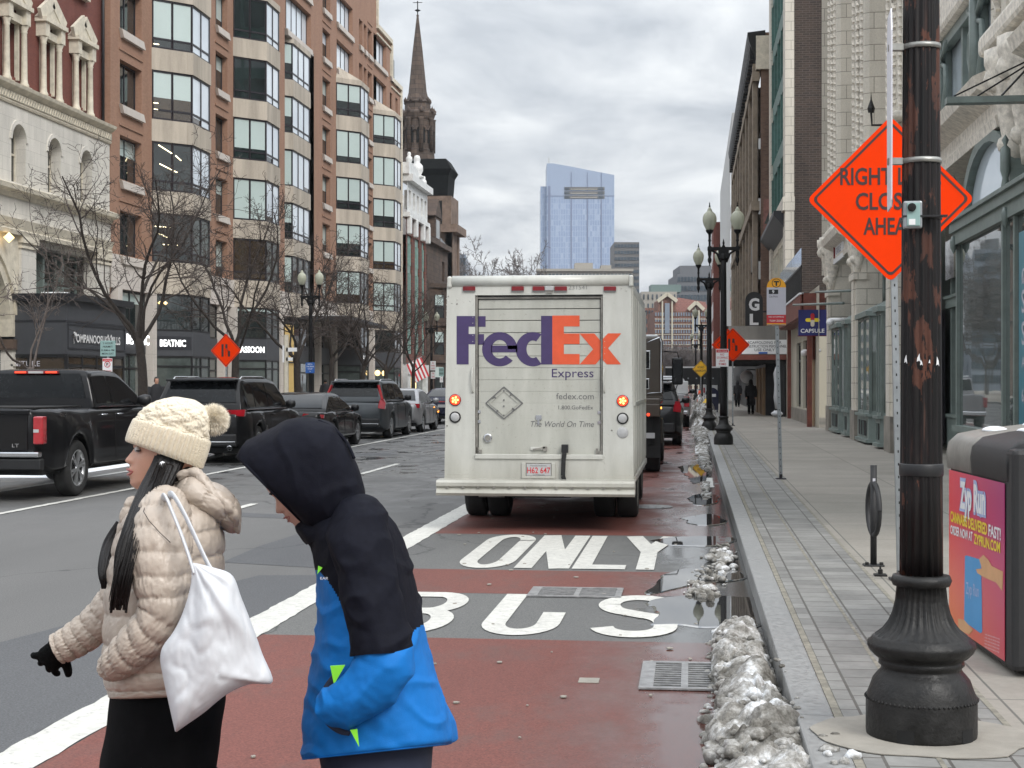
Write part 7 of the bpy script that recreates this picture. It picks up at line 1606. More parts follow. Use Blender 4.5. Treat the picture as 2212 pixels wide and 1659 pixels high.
def block(label,pxs,pyt,d,mat,rows=0,cols=0,dp=30,name='far_building',cat_='building',pyb=HY,winmat='far_window',rz=None,wf=.6,group=None,wh=.55):
    a,c=pxs; s=FPX/d; q=P((a+c)/2,HY,d); t=thing(name,label,cat_,(q.x,q.y,0),PHI if rz is None else rz,group); w_=(c-a)/s/2; z1=CH+(HY-pyt)/s
    MB().mat(mat).box(-w_,w_,0,dp,0,z1).build('wall',t)
    b=MB().mat(winmat)
    for r in range(rows):
        zz=z1-(r+.85)*((z1)/ (rows+.5)) ; hh=z1/(rows+.5)*wh
        for k in range(cols): x=-w_+2*w_*(k+.5)/cols; ww=w_/cols*wf; b.box(x-ww,x+ww,-.25,-.02,zz,zz+hh)
    if rows: b.build('window_grid',t)['kind']='stuff'
    return t,w_,z1,s
t,w_,z1,s=block('dark grey slab office tower beside the glass skyscraper',(1327,1381),523,700,'far_dark',22,8,wf=.86,wh=.5)
t,w_,z1,s=block('grey angular tower beyond the apartment houses',(1463,1560),592,520,'far_grey',12,14,wf=.8); MB().mat('far_grey').box(-w_*.85,w_*.6,2,25,z1,z1+3).build('penthouse',t)
t,w_,z1,s=block('pale bluish office block behind the bare tree',(945,1006),549,300,'far_blue',10,9,wf=.8); MB().mat('far_grey').box(-w_*.7,w_*.4,2,12,z1,z1+2).build('penthouse',t)
t,w_,z1,s=block('long low cream apartment block in front of the glass tower',(1160,1366),583,420,'far_concrete',9,26,wf=.7)
b=MB().mat('far_concrete')
for (a,c,py) in ((1243,1282,566),(1300,1322,571),(1345,1368,590)): b.box((a-1263)/s,(c-1263)/s,3,10,z1,CH+(HY-py)/s)
b.box(-w_*1.02,w_*1.02,-.6,0,z1-.4,z1+.3); b.build('penthouse',t)
t,w_,z1,s=block('plain grey block peeping between the parcel truck and the apartment house',(1386,1462),630,480,'far_concrete',10,8,wf=.3); MB().mat('far_green').box(-w_*.4,w_*1.3,3,12,z1,z1+2.4).build('roof',t)
# brick and cream apartment house
t,w_,z1,s=block('red brick apartment house with cream gables and balconies','' or (1414,1535),672,400,'brick_far',13,22,dp=20,winmat='far_blue',wf=.55,wh=.6,name='apartment_house')
b=MB().mat('far_cream'); x=lambda px:(px-1474.5)/s; z=lambda py:CH+(HY-py)/s
for (a,c) in ((1424,1458),(1490,1516)):
    m=(a+c)/2; b.box(x(a+5),x(a+8),-.6,-.3,0,z(650 if a<1450 else 670)); b.box(x(c-8),x(c-5),-.6,-.3,0,z(650 if a<1450 else 670))
    top=635 if a<1450 else 653; b.bar((x(a-4),-.5,z(top+16)),(x(m),-.5,z(top)),.9); b.bar((x(m),-.5,z(top)),(x(c+4),-.5,z(top+16)),.9)
    b.mat('brick_far').prism([(x(a-2),0,z(675)),(x(c+2),0,z(675)),(x(c+2),0,z(top+14)),(x(m),0,z(top)),(x(a-2),0,z(top+14))],(0,12,0)); b.mat('far_blue').box(x(m-5),x(m+5),-.5,-.05,z(720),z(655 if a<1450 else 675)); b.mat('far_cream')
for k in range(14): b.box(x(1414),x(1535),-.35,-.26,z(690+k*11),z(688.8+k*11))
b.build('gable_trim',t); MB().mat('faded_red').prism([(x(1440),6,z(672)),(x(1540),6,z(672)),(x(1530),6,z(650)),(x(1470),6,z(640))],(0,8,0)).build('roof',t)
t,w_,z1,s=block('darker red block at the left of the apartment house',(1393,1419),665,430,'brick_far',9,4)
# buildings closing the street far left of the vanishing point
t,w_,z1,s=block('dark bare brick row beyond the park trees on the left',(930,1100),725,330,'far_grey',6,20)
# haze-grey park mass
# ---------- bare street trees
def tree_mesh(seed,H=8.6,spread=1.0,fork=2.9,tw='twig',bk='bark',nl=6,dens=1.0,maxl=4,mr=.0065,tr=.17):
    rnd=random.Random(seed); bt=MB().mat(bk,True); bc=MB().mat(tw)
    def grow(p,d,ln,r,lv):
        n={0:6,1:9,2:7,3:5,4:4}[lv]; pts=[p.copy()]; rs=[r]; dd=d.copy()
        wob={0:.05,1:.13,2:.2,3:.26,4:.3}[lv]
        for i in range(n):
            dd=(dd+Vector((rnd.gauss(0,wob),rnd.gauss(0,wob),rnd.gauss(0,wob)+(.045 if lv in(1,2) else .01)))).normalized()
            p=p+dd*ln/n; pts.append(p.copy()); rs.append(r*(1-.72*(i+1)/n) if lv else r*(1-.3*(i+1)/n))
        if lv<=1: bt.tube(pts,rs,10 if lv==0 else 7,lv==0)
        else: bc.tube(pts,[max(q,mr) for q in rs],5 if lv==2 else 3,False)
        if lv>=maxl: return
        if lv==0:
            k=nl
            for j in range(k):
                a=2*PI*j/k+rnd.uniform(-.4,.4); e=rnd.uniform(.45,.95) if j else .15
                t_=rnd.uniform(.72,1.0); i=t_*n; q=pts[int(min(i,n-1))].lerp(pts[min(int(i)+1,n)],i%1)
                grow(q,Vector((math.cos(a)*math.sin(e)*spread,math.sin(a)*math.sin(e)*spread,math.cos(e))).normalized(),(H-fork)*rnd.uniform(.82,1.08),rs[-1]*rnd.uniform(.42,.62),1)
            return
        nc=int({1:10,2:7,3:4}[lv]*dens)
        for j in range(nc):
            t_=rnd.uniform(.22,1.0) if lv==1 else rnd.uniform(.15,1); i=t_*n; i0=min(int(i),n-1); q=pts[i0].lerp(pts[i0+1],i-i0)
            ax=(pts[i0+1]-pts[i0]).normalized(); s=Vector((rnd.gauss(0,1),rnd.gauss(0,1),rnd.gauss(0,.8))); s=(s-ax*s.dot(ax)).normalized()
            an=rnd.uniform(.5,1.1); nd=(ax*math.cos(an)+s*math.sin(an)).normalized()
            grow(q,nd,ln*rnd.uniform(.32,.52)*(1.15-t_*.45),max(rs[i0]*rnd.uniform(.4,.6),.004),lv+1)
    grow(Vector((0,0,0)),Vector((rnd.uniform(-.04,.04),rnd.uniform(-.04,.04),1)),fork,tr,0)
    return bt,bc
def make_tree(seed,label,loc,group,name='bare_tree',**k):
    bt,bc=tree_mesh(seed,**k); t=thing(name,label,'tree',loc,0,group); bt.build('trunk',t); bc.build('crown',t); return t
G='leafless trees along the far pavement'
def tloc(px,X=-16.4): Y=YatX(px,X); return (X,Y,.15)
tA=make_tree(5,'tallest bare tree on the far pavement, its trunk in front of the black doorway left of the round lettered sign',tloc(312),G,H=9.2,spread=1.05,fork=3.1,nl=6)
tA['label']='tallest leafless tree with thick dark trunk, between furniture shop and first glass bay'
tB=make_tree(9,'leafless tree with slender dark trunk directly behind the left orange diamond sign',tloc(503),G,H=8.2,spread=.95,fork=3.0,nl=5)
tC=make_tree(14,'leafless tree leaning apart beside the blue ride sign and twin lamp',tloc(650),G,H=8.4,spread=1.05,fork=3.0,nl=5)
tS=make_tree(21,'small pale barked bare tree against the cream stone pillar at far left',tloc(66,-15.2),G,H=5.3,spread=1.0,fork=1.9,nl=4,mr=.006,dens=.75,tr=.085,tw='bark_pale',bk='bark_pale')
for (px,src,rz,sc_,lab) in ((722,tB,1.9,.93,'leafless tree with forked trunk left of the round wall lamps'),(783,tA,3.3,.86,'leafless tree right of the round wall lamps, in front of the dark restaurant front'),(838,tC,5.1,.84,'leafless tree with low boughs between lit lamps and brick green building'),(893,tB,.7,.85,'leafless tree in front of the quoined brick building by the flag')):
    d=dup(src,tloc(px),rz,lab,G,sc_)
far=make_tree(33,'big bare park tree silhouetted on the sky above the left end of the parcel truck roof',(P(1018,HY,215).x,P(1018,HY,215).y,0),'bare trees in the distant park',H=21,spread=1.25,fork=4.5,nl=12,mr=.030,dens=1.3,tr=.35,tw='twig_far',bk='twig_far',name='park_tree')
far['label']='big bare park tree on the skyline above the left end of the truck roof'
rnd=random.Random(8); k=0
labs=['bare distant tree standing right behind the brown work truck mirror','bare distant tree below the cream gable of the apartment house','thin bare distant tree left of the small yellow diamond sign','bare distant tree half hidden by the far lamp pair','bare distant tree low beside the dark red block','bare distant tree partly masked by the parcel truck body','bare distant tree just left of the pale building foot','bare distant tree rising behind the black site trailer']
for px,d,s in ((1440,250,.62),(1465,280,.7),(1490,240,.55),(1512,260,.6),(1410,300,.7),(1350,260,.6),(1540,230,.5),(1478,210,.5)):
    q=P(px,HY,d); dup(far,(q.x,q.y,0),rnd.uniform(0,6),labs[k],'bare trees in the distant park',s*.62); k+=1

# exhaust vapour behind the pickup
m=bpy.data.materials.new('vapour'); M['vapour']=m; m.use_nodes=True; nt=m.node_tree; nt.nodes.remove(nt.nodes['Principled BSDF']); pv=N(nt,'ShaderNodeVolumePrincipled'); pv.inputs['Color'].default_value=(.9,.9,.9,1)
tc=N(nt,'ShaderNodeTexCoord'); gr=N(nt,'ShaderNodeTexGradient',gradient_type='SPHERICAL'); L(nt,tc.outputs['Object'],gr.inputs[0]); nn_=N(nt,'ShaderNodeTexNoise',Scale=2.6,Detail=4); L(nt,tc.outputs['Object'],nn_.inputs['Vector'])
mm=N(nt,'ShaderNodeMath',operation='MULTIPLY'); L(nt,gr.outputs[1],mm.inputs[0]); L(nt,ramp(nt,nn_.outputs[0],[(.45,(0,0,0)),(.7,(1,1,1))]),mm.inputs[1]); m2=N(nt,'ShaderNodeMath',operation='MULTIPLY'); L(nt,mm.outputs[0],m2.inputs[0]); m2.inputs[1].default_value=2.6; L(nt,m2.outputs[0],pv.inputs['Density']); L(nt,pv.outputs[0],nt.nodes['Material Output'].inputs['Volume'])
q=P(112,985,22.6); b=MB().mat('vapour',True); b.lathe([(0,-1)]+[(math.cos(R(a)),math.sin(R(a))) for a in range(-75,90,15)]+[(0,1)],16); o=b.build('exhaust_vapour',loc=tuple(q)); o.scale=(.30,.35,.62); o['kind']='stuff'

m=bpy.data.materials.new('haze'); M['haze']=m; m.use_nodes=True; nt=m.node_tree; nt.nodes.remove(nt.nodes['Principled BSDF']); pv=N(nt,'ShaderNodeVolumePrincipled'); pv.inputs['Color'].default_value=(.85,.9,.97,1); pv.inputs['Density'].default_value=.00013; L(nt,pv.outputs[0],nt.nodes['Material Output'].inputs['Volume'])
b=MB().mat('haze').box(-300,300,-70,1150,-1.2,180); o=b.build('haze'); o['kind']='stuff'
# ---------- people. local frame: x = right in the photo, y = away, z up; heights measured from the road
D0=3.7
def W(px,py,y=0): d=D0+y; return Vector(((px-CX)/FPX*d,y,CH-(py-HY)/FPX*d))
o0=Vector((-SF*D0,CF*D0,0))
def person_root(label,px,group=None):
    lx=(px-CX)/FPX*D0; t=thing('person',label,'person',(o0.x+CF*lx,o0.y+SF*lx,0),PHI); return t,lx
def ring(f,bk,w,y,n,lx,pw=1.0,off=None,yo=0):
    """ring through front px point f and back px point bk, half width w in y"""
    F=W(f[0],f[1],y); B=W(bk[0],bk[1],y); c=(F+B)/2; a=(F-B)/2; out=[]
    for j in range(n):
        t=2*PI*j/n; ca,sa=math.cos(t),math.sin(t)
        x=abs(ca)**pw*(1 if ca>=0 else -1); s=abs(sa)**pw*(1 if sa>=0 else -1)
        p=W((f[0]+bk[0])/2+(f[0]-bk[0])/2*x,(f[1]+bk[1])/2+(f[1]-bk[1])/2*x,y+w*s+yo)
        out.append(Vector((p.x-lx,p.y,p.z)))
    return out
def loftbody(b,rows,n,lx,y=0,k=90,pw=.9,disp=None,cap=True):
    """rows: (fx,fy,bx,by,w,y)"""
    rr=cat(rows,k); rings=[ring((r[0],r[1]),(r[2],r[3]),r[4],r[5],n,lx,pw) for r in rr]
    if disp:
        cs=[sum(r,Vector())/n for r in rings]
        for i,r in enumerate(rings):
            for j in range(n):
                v=r[j]-cs[i]; l=v.length or 1; r[j]=r[j]+v/l*disp(i/(k-1),2*PI*j/n,r[j])
    b.loft(rings,cap=cap); return rings
def limb(b,pts,n,lx,k=60,disp=None,flat=1.0,cap=True):
    """pts: (px,py,y,r) tube of varying radius"""
    rr=cat(pts,k); P_=[]; 
    for r in rr: q=W(r[0],r[1],r[2]); P_.append(Vector((q.x-lx,q.y,q.z)))
    rings=[]; x=None
    for i,p in enumerate(P_):
        d=(P_[min(i+1,k-1)]-P_[max(i-1,0)]).normalized()
        if x is None: x=d.cross(Vector((0,1,0))).normalized()
        else: x=(x-d*x.dot(d)).normalized()
        y=d.cross(x); R_=rr[i][3]; row=[]
        for j in range(n):
            t=2*PI*j/n; q=p+(x*math.cos(t)+y*math.sin(t)*flat)*R_
            if disp: q=q+(q-p).normalized()*disp(i/(k-1),t,q)
            row.append(q)
        rings.append(row)
    b.loft(rings,cap=cap); return rings
def wr(q,s,amp,seed=0): return amp*mn.noise(q*s+Vector((seed,seed*2,0)))
def remesh(o,vox,smooth=True):
    m=o.modifiers.new('r','REMESH'); m.mode='VOXEL'; m.voxel_size=vox; m.use_smooth_shade=True
    s=o.modifiers.new('s','SMOOTH'); s.iterations=3; s.factor=.5
    bpy.context.view_layer.update(); dg=bpy.context.evaluated_depsgraph_get(); me=bpy.data.meshes.new_from_object(o.evaluated_get(dg))
    o.modifiers.clear(); o.data=me; return o
# head built in its own frame (face looks to -x), px offsets as measured for the woman
def head(b,xf,lx,y0=0,n=72,neck=True):
    """xf maps (px,py) of the reference profile to photo px"""
    rows=[(876,340,398,.030),(882,322,418,.050),(895,306,434,.066),(915,295,443,.074),(940,288,446,.077),(955,287,446,.077),(963,288.5,446,.077),(971,291.5,444,.076),(980,290,441,.075),(990,288.5,436,.073),(1000,287.5,430,.070),(1008,286,424,.067),(1016,285,414,.063),(1024,284.5,402,.058),(1032,284.5,390,.053),(1040,284,378,.048),(1048,286,368,.041),(1055,292,360,.032),(1060,304,350,.020),(1062,318,340,.010)]
    nose=[(962,0),(968,2),(974,5),(980,9.5),(986,14),(991,18),(995,19),(999,16),(1003,8),(1006,2),(1009,0)]
    lips=[(1005,0),(1009,5),(1013,8.5),(1016,9),(1018.5,5),(1020.5,3.5),(1023,7),(1027,8),(1031,4),(1034,1),(1038,2.5),(1043,4),(1049,3),(1055,0)]
    rr=cat(rows,80); rings=[]
    for r in rr:
        py=r[0]; pf=r[1]; pb=r[2]; w=r[3]; row=[]
        for j in range(n):
            t=2*PI*j/n; ca,sa=math.cos(t),math.sin(t)  # t=0 front
            u=abs(ca)**.92*(1 if ca>=0 else -1)
            px=(pf+pb)/2-(pb-pf)/2*u; ww=w*(abs(sa)**.9)*(1 if sa>=0 else -1)
            ta=t if t<=PI else t-2*PI
            nv=interp(nose,py)*math.exp(-(ta/.17)**2); 
            al=9*math.exp(-((py-997)/5.5)**2)*math.exp(-((abs(ta)-.20)/.10)**2)   # nostril wing
            lv=interp(lips,py)*math.exp(-(ta/.34)**4)
            eye=-5.5*math.exp(-((py-972)/8)**2)*math.exp(-((abs(ta)-.42)/.20)**2)
            brow=2.2*math.exp(-((py-959)/5)**2)*math.exp(-((abs(ta)-.38)/.3)**2)
            chk=3.0*math.exp(-((py-996)/14)**2)*math.exp(-((abs(ta)-.75)/.3)**2)
            px-= nv+al+lv+eye+brow+chk*.6
            if abs(ta)>.3: ww*=1+.03*math.exp(-((py-992)/14)**2)
            X_,Y_=xf(px,py); q=W(X_,Y_,y0+ww); row.append(Vector((q.x-lx,q.y,q.z)))
        rings.append(row)
    b.loft(rings)
def hand(b,base,dirv,side,up,s=1.0,curl=.25,spread=.22,thumb=1,fat=1.0):
    """palm + five separate bent fingers; base at wrist (Vector), dirv towards fingertips, side across the palm, up = back of hand"""
    dirv=dirv.normalized(); side=(side-dirv*side.dot(dirv)).normalized(); up=dirv.cross(side).normalized()*(1 if up>0 else -1)
    rg=[]
    for (d,w_,h) in ((-.02,.026,.021),(.0,.028,.022),(.03,.036,.020),(.065,.041,.017),(.085,.040,.014),(.092,.034,.010)):
        rg.append([base+dirv*d*s+side*w_*s*(1+(fat-1)*.3)*math.cos(2*PI*k/16)+up*h*s*fat*math.sin(2*PI*k/16) for k in range(16)])
    b.loft(rg)
    for f,(o,l) in enumerate(((-.030,.068),(-.010,.076),(.011,.070),(.030,.056))):
        a=spread*(f-1.5)*.6; d=(dirv*math.cos(a)+side*math.sin(a)); p=base+dirv*.082*s+side*o*s; pts=[p-dirv*.02*s]; ang=0; pts.append(p)
        for sgm in (.42,.32,.26): ang+=curl*(1.2+.15*f); d2=(d*math.cos(ang)-up*math.sin(ang)); p=p+d2*l*sgm*s; pts.append(p)
        b.tube(pts,[q_*s*fat for q_ in (.0098,.0098,.0092,.0085,.0072)],10)
    p=base+dirv*.02*s-side*.028*s*thumb; d=(dirv*.62-side*.75*thumb-up*.15).normalized(); pts=[p]; 
    for sgm in (.03,.028,.024): p=p+d*sgm*s; d=(d+dirv*.35-up*.1).normalized(); pts.append(p)
    b.tube(pts,[q_*s*fat for q_ in (.013,.012,.011,.0085)],10)
# ================= woman
t,lx=person_root('person in cream bobble hat and beige puffer jacket walking left with a white tote bag',345)
wo=t
loc=lambda px,py,y=0: (lambda q: Vector((q.x-lx,q.y,q.z)))(W(px,py,y))
b=MB().mat('skin_warm',True); head(b,lambda x,y:(x,y),lx)
limb(b,[(352,1010,0,.052),(350,1045,0,.050),(352,1080,0,.056),(356,1110,0,.07)],24,lx,20)
loftbody(b,[(330,1090,385,1085,.06,0),(280,1130,440,1120,.16,0),(262,1200,455,1190,.17,0),(262,1300,452,1290,.15,0),(262,1400,455,1400,.15,0),(258,1500,458,1500,.13,0),(270,1560,450,1560,.11,0)],40,lx,k=50)
for s,dx in ((-1,0),(1,1)):   # legs mid stride, down to the road
    knee=(300,1950) if s<0 else (420,1930); foot=(300,2290) if s<0 else (520,2270)
    limb(b,[(355,1540,.07*s,.07),(345 if s<0 else 375,1740,.08*s,.068),(knee[0],knee[1],.09*s,.055),(foot[0],foot[1]-150,.09*s,.048),(foot[0],foot[1],.09*s,.036)],24,lx,40)
limb(b,[(352,1130,-.17,.05),(348,1250,-.22,.045),(357,1317,-.24,.042),(318,1375,-.20,.034),(298,1390,-.15,.027)],20,lx,40)
limb(b,[(330,1140,.16,.05),(262,1290,.2,.042),(200,1352,.2,.036),(128,1398,.2,.024)],20,lx,40)
hand(b,loc(300,1390,-.14),Vector((-.35,.35,-.8)),Vector((0,1,0)),1,.75)
HB=loc(128,1398,.2); HD=Vector((-.58,.48,-.62)); HS=Vector((.70,.0,-.66)); hand(b,HB,HD,HS,1,.76,curl=.2,spread=.45,thumb=-1,fat=.8)
bo=b.build('body',t,fixn=True); remesh(bo,.0042); bo.data.materials.clear(); bo.data.materials.append(M['skin_warm'])
# face details
b=MB().mat('lip',True); 
b.tube([loc(287,1018.5,-.026),loc(279.5,1015.5,-.014),loc(275.6,1013.5,0),loc(279.5,1015.5,.014)],[.0012,.0034,.0038,.003],8); b.tube([loc(287,1019,-.026),loc(281,1024,-.014),loc(277.4,1025,0),loc(281,1024,.014)],[.0012,.0036,.0042,.003],8); b.build('lips',t)
b=MB().mat('brow',True); b.tube([loc(289,968.5,-.036),loc(292.5,972.5,-.040),loc(298,974,-.047),loc(304,972.5,-.054)],[.0014,.0022,.0022,.001],6); b.build('eyelashes',t)
b=MB().mat('eye_white',True); c=loc(296.5,971.0,-.0385); rg=[]
b.lathe([(0,-.0075),(.005,-.0055),(.0075,0),(.005,.0055),(0,.0075)],12,tuple(c)); b.build('eye',t)
b=MB().mat('brow',True); b.tube([loc(286,962,-.03),loc(292,958.5,-.043),loc(303,960,-.057)],[.001,.0022,.001],6); b.build('eyebrow',t)
b=MB().mat('pearl',True); c=loc(351,1003,-.108); b.lathe([(0,-.0075),(.0053,-.0053),(.0075,0),(.0053,.0053),(0,.0075)],14,tuple(c)); b.build('earring',t)
# hat
def knit_d(tt,a,q):
    k=min(1,max(0,(tt-.30)/.05)); rib=.0040*math.cos(a*52)*(1 if tt>.02 else .4)+.006
    if k<=0: return rib
    cab=math.cos(a*10); return rib*(1-k)+k*(.0055*abs(math.sin(a*5+.7*math.sin(tt*38)))+.0022*abs(math.sin(tt*60+math.cos(a*10)*2.2))*(.4+.6*abs(cab))+.0015*math.cos(a*60)+.0015*mn.noise(q*60)-.002)
b=MB().mat('knit',True)
rows=[(280,957,430,1011,.086,0),(279,950,434,1000,.093,0),(285,930,441,980,.097,0),(295,908,448,954,.098,0),(299,899,450,944,.093,0),(310,886,452,925,.094,0),(326,874,452,905,.088,0),(344,866,446,888,.075,0),(362,861,434,874,.055,0),(378,858,420,865,.035,0),(390,858,408,861,.012,0)]
loftbody(b,rows,260,lx,k=110,pw=.95,disp=knit_d); ht=b.build('hat',t)
b=MB().mat('fluff'); c=loc(461,907,0); rnd=random.Random(3)
for i in range(5200):
    v=Vector((rnd.gauss(0,1),rnd.gauss(0,1),rnd.gauss(0,1))).normalized(); r=.041*rnd.uniform(.80,1.06); side=v.cross(Vector((rnd.gauss(0,1),rnd.gauss(0,1),rnd.gauss(0,1)))).normalized()*.0011
    p=c+v*r*.3; m=c+(v+side*90).normalized()*r*.75; e=c+(v+side*170).normalized()*r
    b.add([p-side,p+side,m+side*.9,m-side*.9,e],[(0,1,2,3),(3,2,4)])
b.mat('fluff',True).lathe([(0,-.028),(.02,-.02),(.028,0),(.02,.02),(0,.028)],14,tuple(c)); b.build('pompom',ht)
# hair
def hairlock(b,pts,lx_,n=64,k=90,flat=.45,seed=0):
    limb(b,pts,n,lx_,k,flat=flat,disp=lambda tt,a,q: .0012*math.sin(a*17+tt*3+seed)+.0008*math.sin(a*37+tt*5)+.003*mn.noise(Vector((a*2,tt*4,seed))))
b=MB().mat('hair_black',True)
limb(b,[(385,965,0,.060),(380,985,0,.064),(372,1012,0,.062),(360,1048,-.01,.052),(350,1085,-.03,.045)],48,lx,40,disp=lambda tt,a,q:.0022*math.sin(a*15+tt*4))
hairlock(b,[(386,950,-.050,.030),(372,978,-.060,.034),(356,1015,-.080,.034),(330,1062,-.125,.032),(305,1110,-.185,.027),(286,1160,-.23,.024),(272,1215,-.25,.020),(263,1262,-.255,.015),(256,1318,-.255,.003)],lx,seed=1,flat=.35)
for k_ in range(7):
    o_=(k_-3)*4.2; hairlock(b,[(360+o_*.5,1005,-.09,.010),(334+o_*.8,1062,-.148,.010),(309+o_,1110,-.205,.009),(289+o_,1160,-.247,.008),(275+o_,1215,-.266,.007),(264+o_*1.1,1262+o_,-.268,.005),(255+o_*1.3,1305+abs(o_)*1.5,-.262,.0015)],lx,n=14,k=60,seed=k_,flat=.6)
hairlock(b,[(358,990,-.045,.026),(345,1030,-.06,.024),(322,1080,-.12,.026),(296,1130,-.19,.026),(276,1180,-.22,.024),(264,1225,-.23,.018),(250,1290,-.23,.004)],lx,seed=4)
hairlock(b,[(262,1130,.02,.012),(240,1175,.01,.018),(229,1215,-.03,.016),(224,1245,-.05,.010),(224,1272,-.05,.003)],lx,seed=7)
b.build('hair',t)
b=MB().mat('hair_black',True); rnd=random.Random(5)
for i in range(70):
    x=rnd.uniform(-17,17); y=rnd.uniform(-.03,.02); b.tube([loc(350+x*.6,1000,-.09+y),loc(318+x,1090,-.16+y),loc(283+x*1.3,1170,-.25+y),loc(266+x*1.2,1240,-.27+y),loc(254+x*1.1,1290+rnd.uniform(0,30),-.27+y)],.0009,4)
b.tube([loc(318,1078,-.12),loc(310,1105,-.262),loc(322,1125,-.275),loc(345,1150,-.28),loc(368,1172,-.285)],.0009,4); b.build('loose_hair',t)
# jacket with horizontal down baffles
def puff(freq,amp,seed):
    def f(tt,a,q):
        w_=tt*freq+.10*math.sin(a*2+seed)+.22*mn.noise(q*4+Vector((seed,0,0))); s=abs(math.sin(PI*w_)); base=amp*(s**.42-.7)
        wk=mn.noise(Vector((a*9+tt*8,tt*freq*1.5,seed))); cr=.0045*mn.noise(Vector((a*22,tt*freq*2,seed)))*(1-s)**.8+ .0016*mn.noise(q*34+Vector((seed,3,1)))+.005*mn.noise(q*8+Vector((0,seed,0)))-.004*max(0,.2-abs(wk))*5*(.35+.65*(1-s))
        rdg=abs(mn.noise(Vector((a*5.5,tt*freq*1.3,seed))));  cr+=-.003*max(0,.16-rdg)/.16*(1-s*.5)
        return base+cr
    return f
b=MB().mat('puffer',True)
rows=[(300,1064,405,1034,.072,0),(288,1084,432,1062,.10,0),(270,1104,466,1092,.165,0),(252,1142,480,1140,.205,0),(238,1200,484,1195,.215,0),(228,1262,482,1255,.21,0),(224,1322,478,1315,.205,0),(222,1382,478,1380,.205,0),(222,1440,480,1440,.21,0),(227,1482,482,1480,.205,0),(238,1508,478,1500,.19,0),(246,1512,470,1502,.175,0)]
loftbody(b,rows,150,lx,k=190,pw=.86,disp=puff(10.6,.0075,1)); jk=b.build('jacket',t)
b=MB().mat('puffer',True)
limb(b,[(362,1088,-.12,.045),(356,1108,-.165,.062),(350,1150,-.20,.070),(348,1210,-.225,.068),(352,1270,-.24,.064),(354,1320,-.245,.060),(325,1366,-.235,.054),(290,1398,-.215,.046),(262,1424,-.19,.040),(240,1440,-.155,.034)],110,lx,150,disp=puff(12.5,.0065,3)); b.build('sleeve',jk)
b=MB().mat('puffer',True)
limb(b,[(335,1130,.15,.06),(300,1220,.19,.062),(255,1300,.2,.055),(205,1352,.2,.049),(160,1384,.2,.045),(124,1402,.2,.040)],100,lx,130,disp=puff(9.5,.006,6)); b.build('sleeve',jk)
b=MB().mat('puffer',True); limb(b,[(300,1082,-.05,.024),(282,1110,-.065,.022),(266,1150,-.06,.016),(250,1200,-.05,.010)],40,lx,60,disp=puff(4,.006,12)); b.build('collar',jk)
b=MB().mat('puffer',True)
loftbody(b,[(372,1092,392,1062,.02,-.02),(352,1094,384,1044,.06,-.01),(368,1102,402,1022,.115,0),(392,1108,424,1018,.145,0),(420,1118,452,1034,.155,0),(450,1130,482,1052,.15,0),(478,1142,508,1072,.13,0),(498,1150,520,1096,.10,0),(510,1152,522,1120,.06,0),(515,1148,520,1135,.02,0)],110,lx,k=110,pw=.9,disp=puff(4.6,.007,9)); b.build('hood',jk)
b=MB().mat('puffer',True)   # seam edge of the hood drooping behind
limb(b,[(385,1030,-.08,.012),(425,1022,-.10,.014),(447,1050,-.12,.012),(478,1080,-.13,.012),(505,1110,-.11,.012),(514,1150,-.05,.008)],20,lx,60,disp=puff(8,.004,2)); b.build('hood_edge',jk)
# trousers
b=MB().mat('trouser_black',True)
loftbody(b,[(240,1470,470,1470,.16,0),(234,1530,486,1505,.175,0),(224,1600,478,1580,.185,0),(214,1660,468,1660,.19,0),(208,1740,470,1740,.19,0)],60,lx,k=40,disp=lambda tt,a,q:.006*mn.noise(q*9))
for s in (-1,1):
    knee=(285,1950) if s<0 else (410,1930); foot=(290,2290) if s<0 else (500,2270)
    limb(b,[(330 if s<0 else 370,1680,.10*s,.115),(knee[0],knee[1],.10*s,.095),(foot[0],foot[1]-150,.10*s,.09),(foot[0],foot[1]+5,.10*s,.085)],32,lx,40)
b.build('trousers',t)
for s in (-1,1):
    foot=(290,2290) if s<0 else (500,2270); c=loc(foot[0],foot[1],.1*s); b=MB().mat('shoe',True); b.loft([[Vector((c.x+dx+.0*math.cos(a),c.y+w_*math.cos(a),max(.0,h0+h*math.sin(a)))) for a in [2*PI*k/16 for k in range(16)]] for dx,w_,h0,h in ((.08,.02,.05,.045),(.06,.04,.06,.06),(-.02,.045,.06,.06),(-.12,.05,.04,.04),(-.17,.03,.03,.03))]); b.build('shoe',t)
b=MB().mat('glove_black',True); hand(b,HB,HD,HS,1,.80,curl=.2,spread=.45,thumb=-1,fat=1.32)
limb(b,[(142,1388,.2,.028),(132,1395,.2,.030),(122,1405,.205,.030)],20,lx,14); g=b.build('glove',t,fixn=True); remesh(g,.003); g.data.materials.clear(); g.data.materials.append(M['glove_black'])
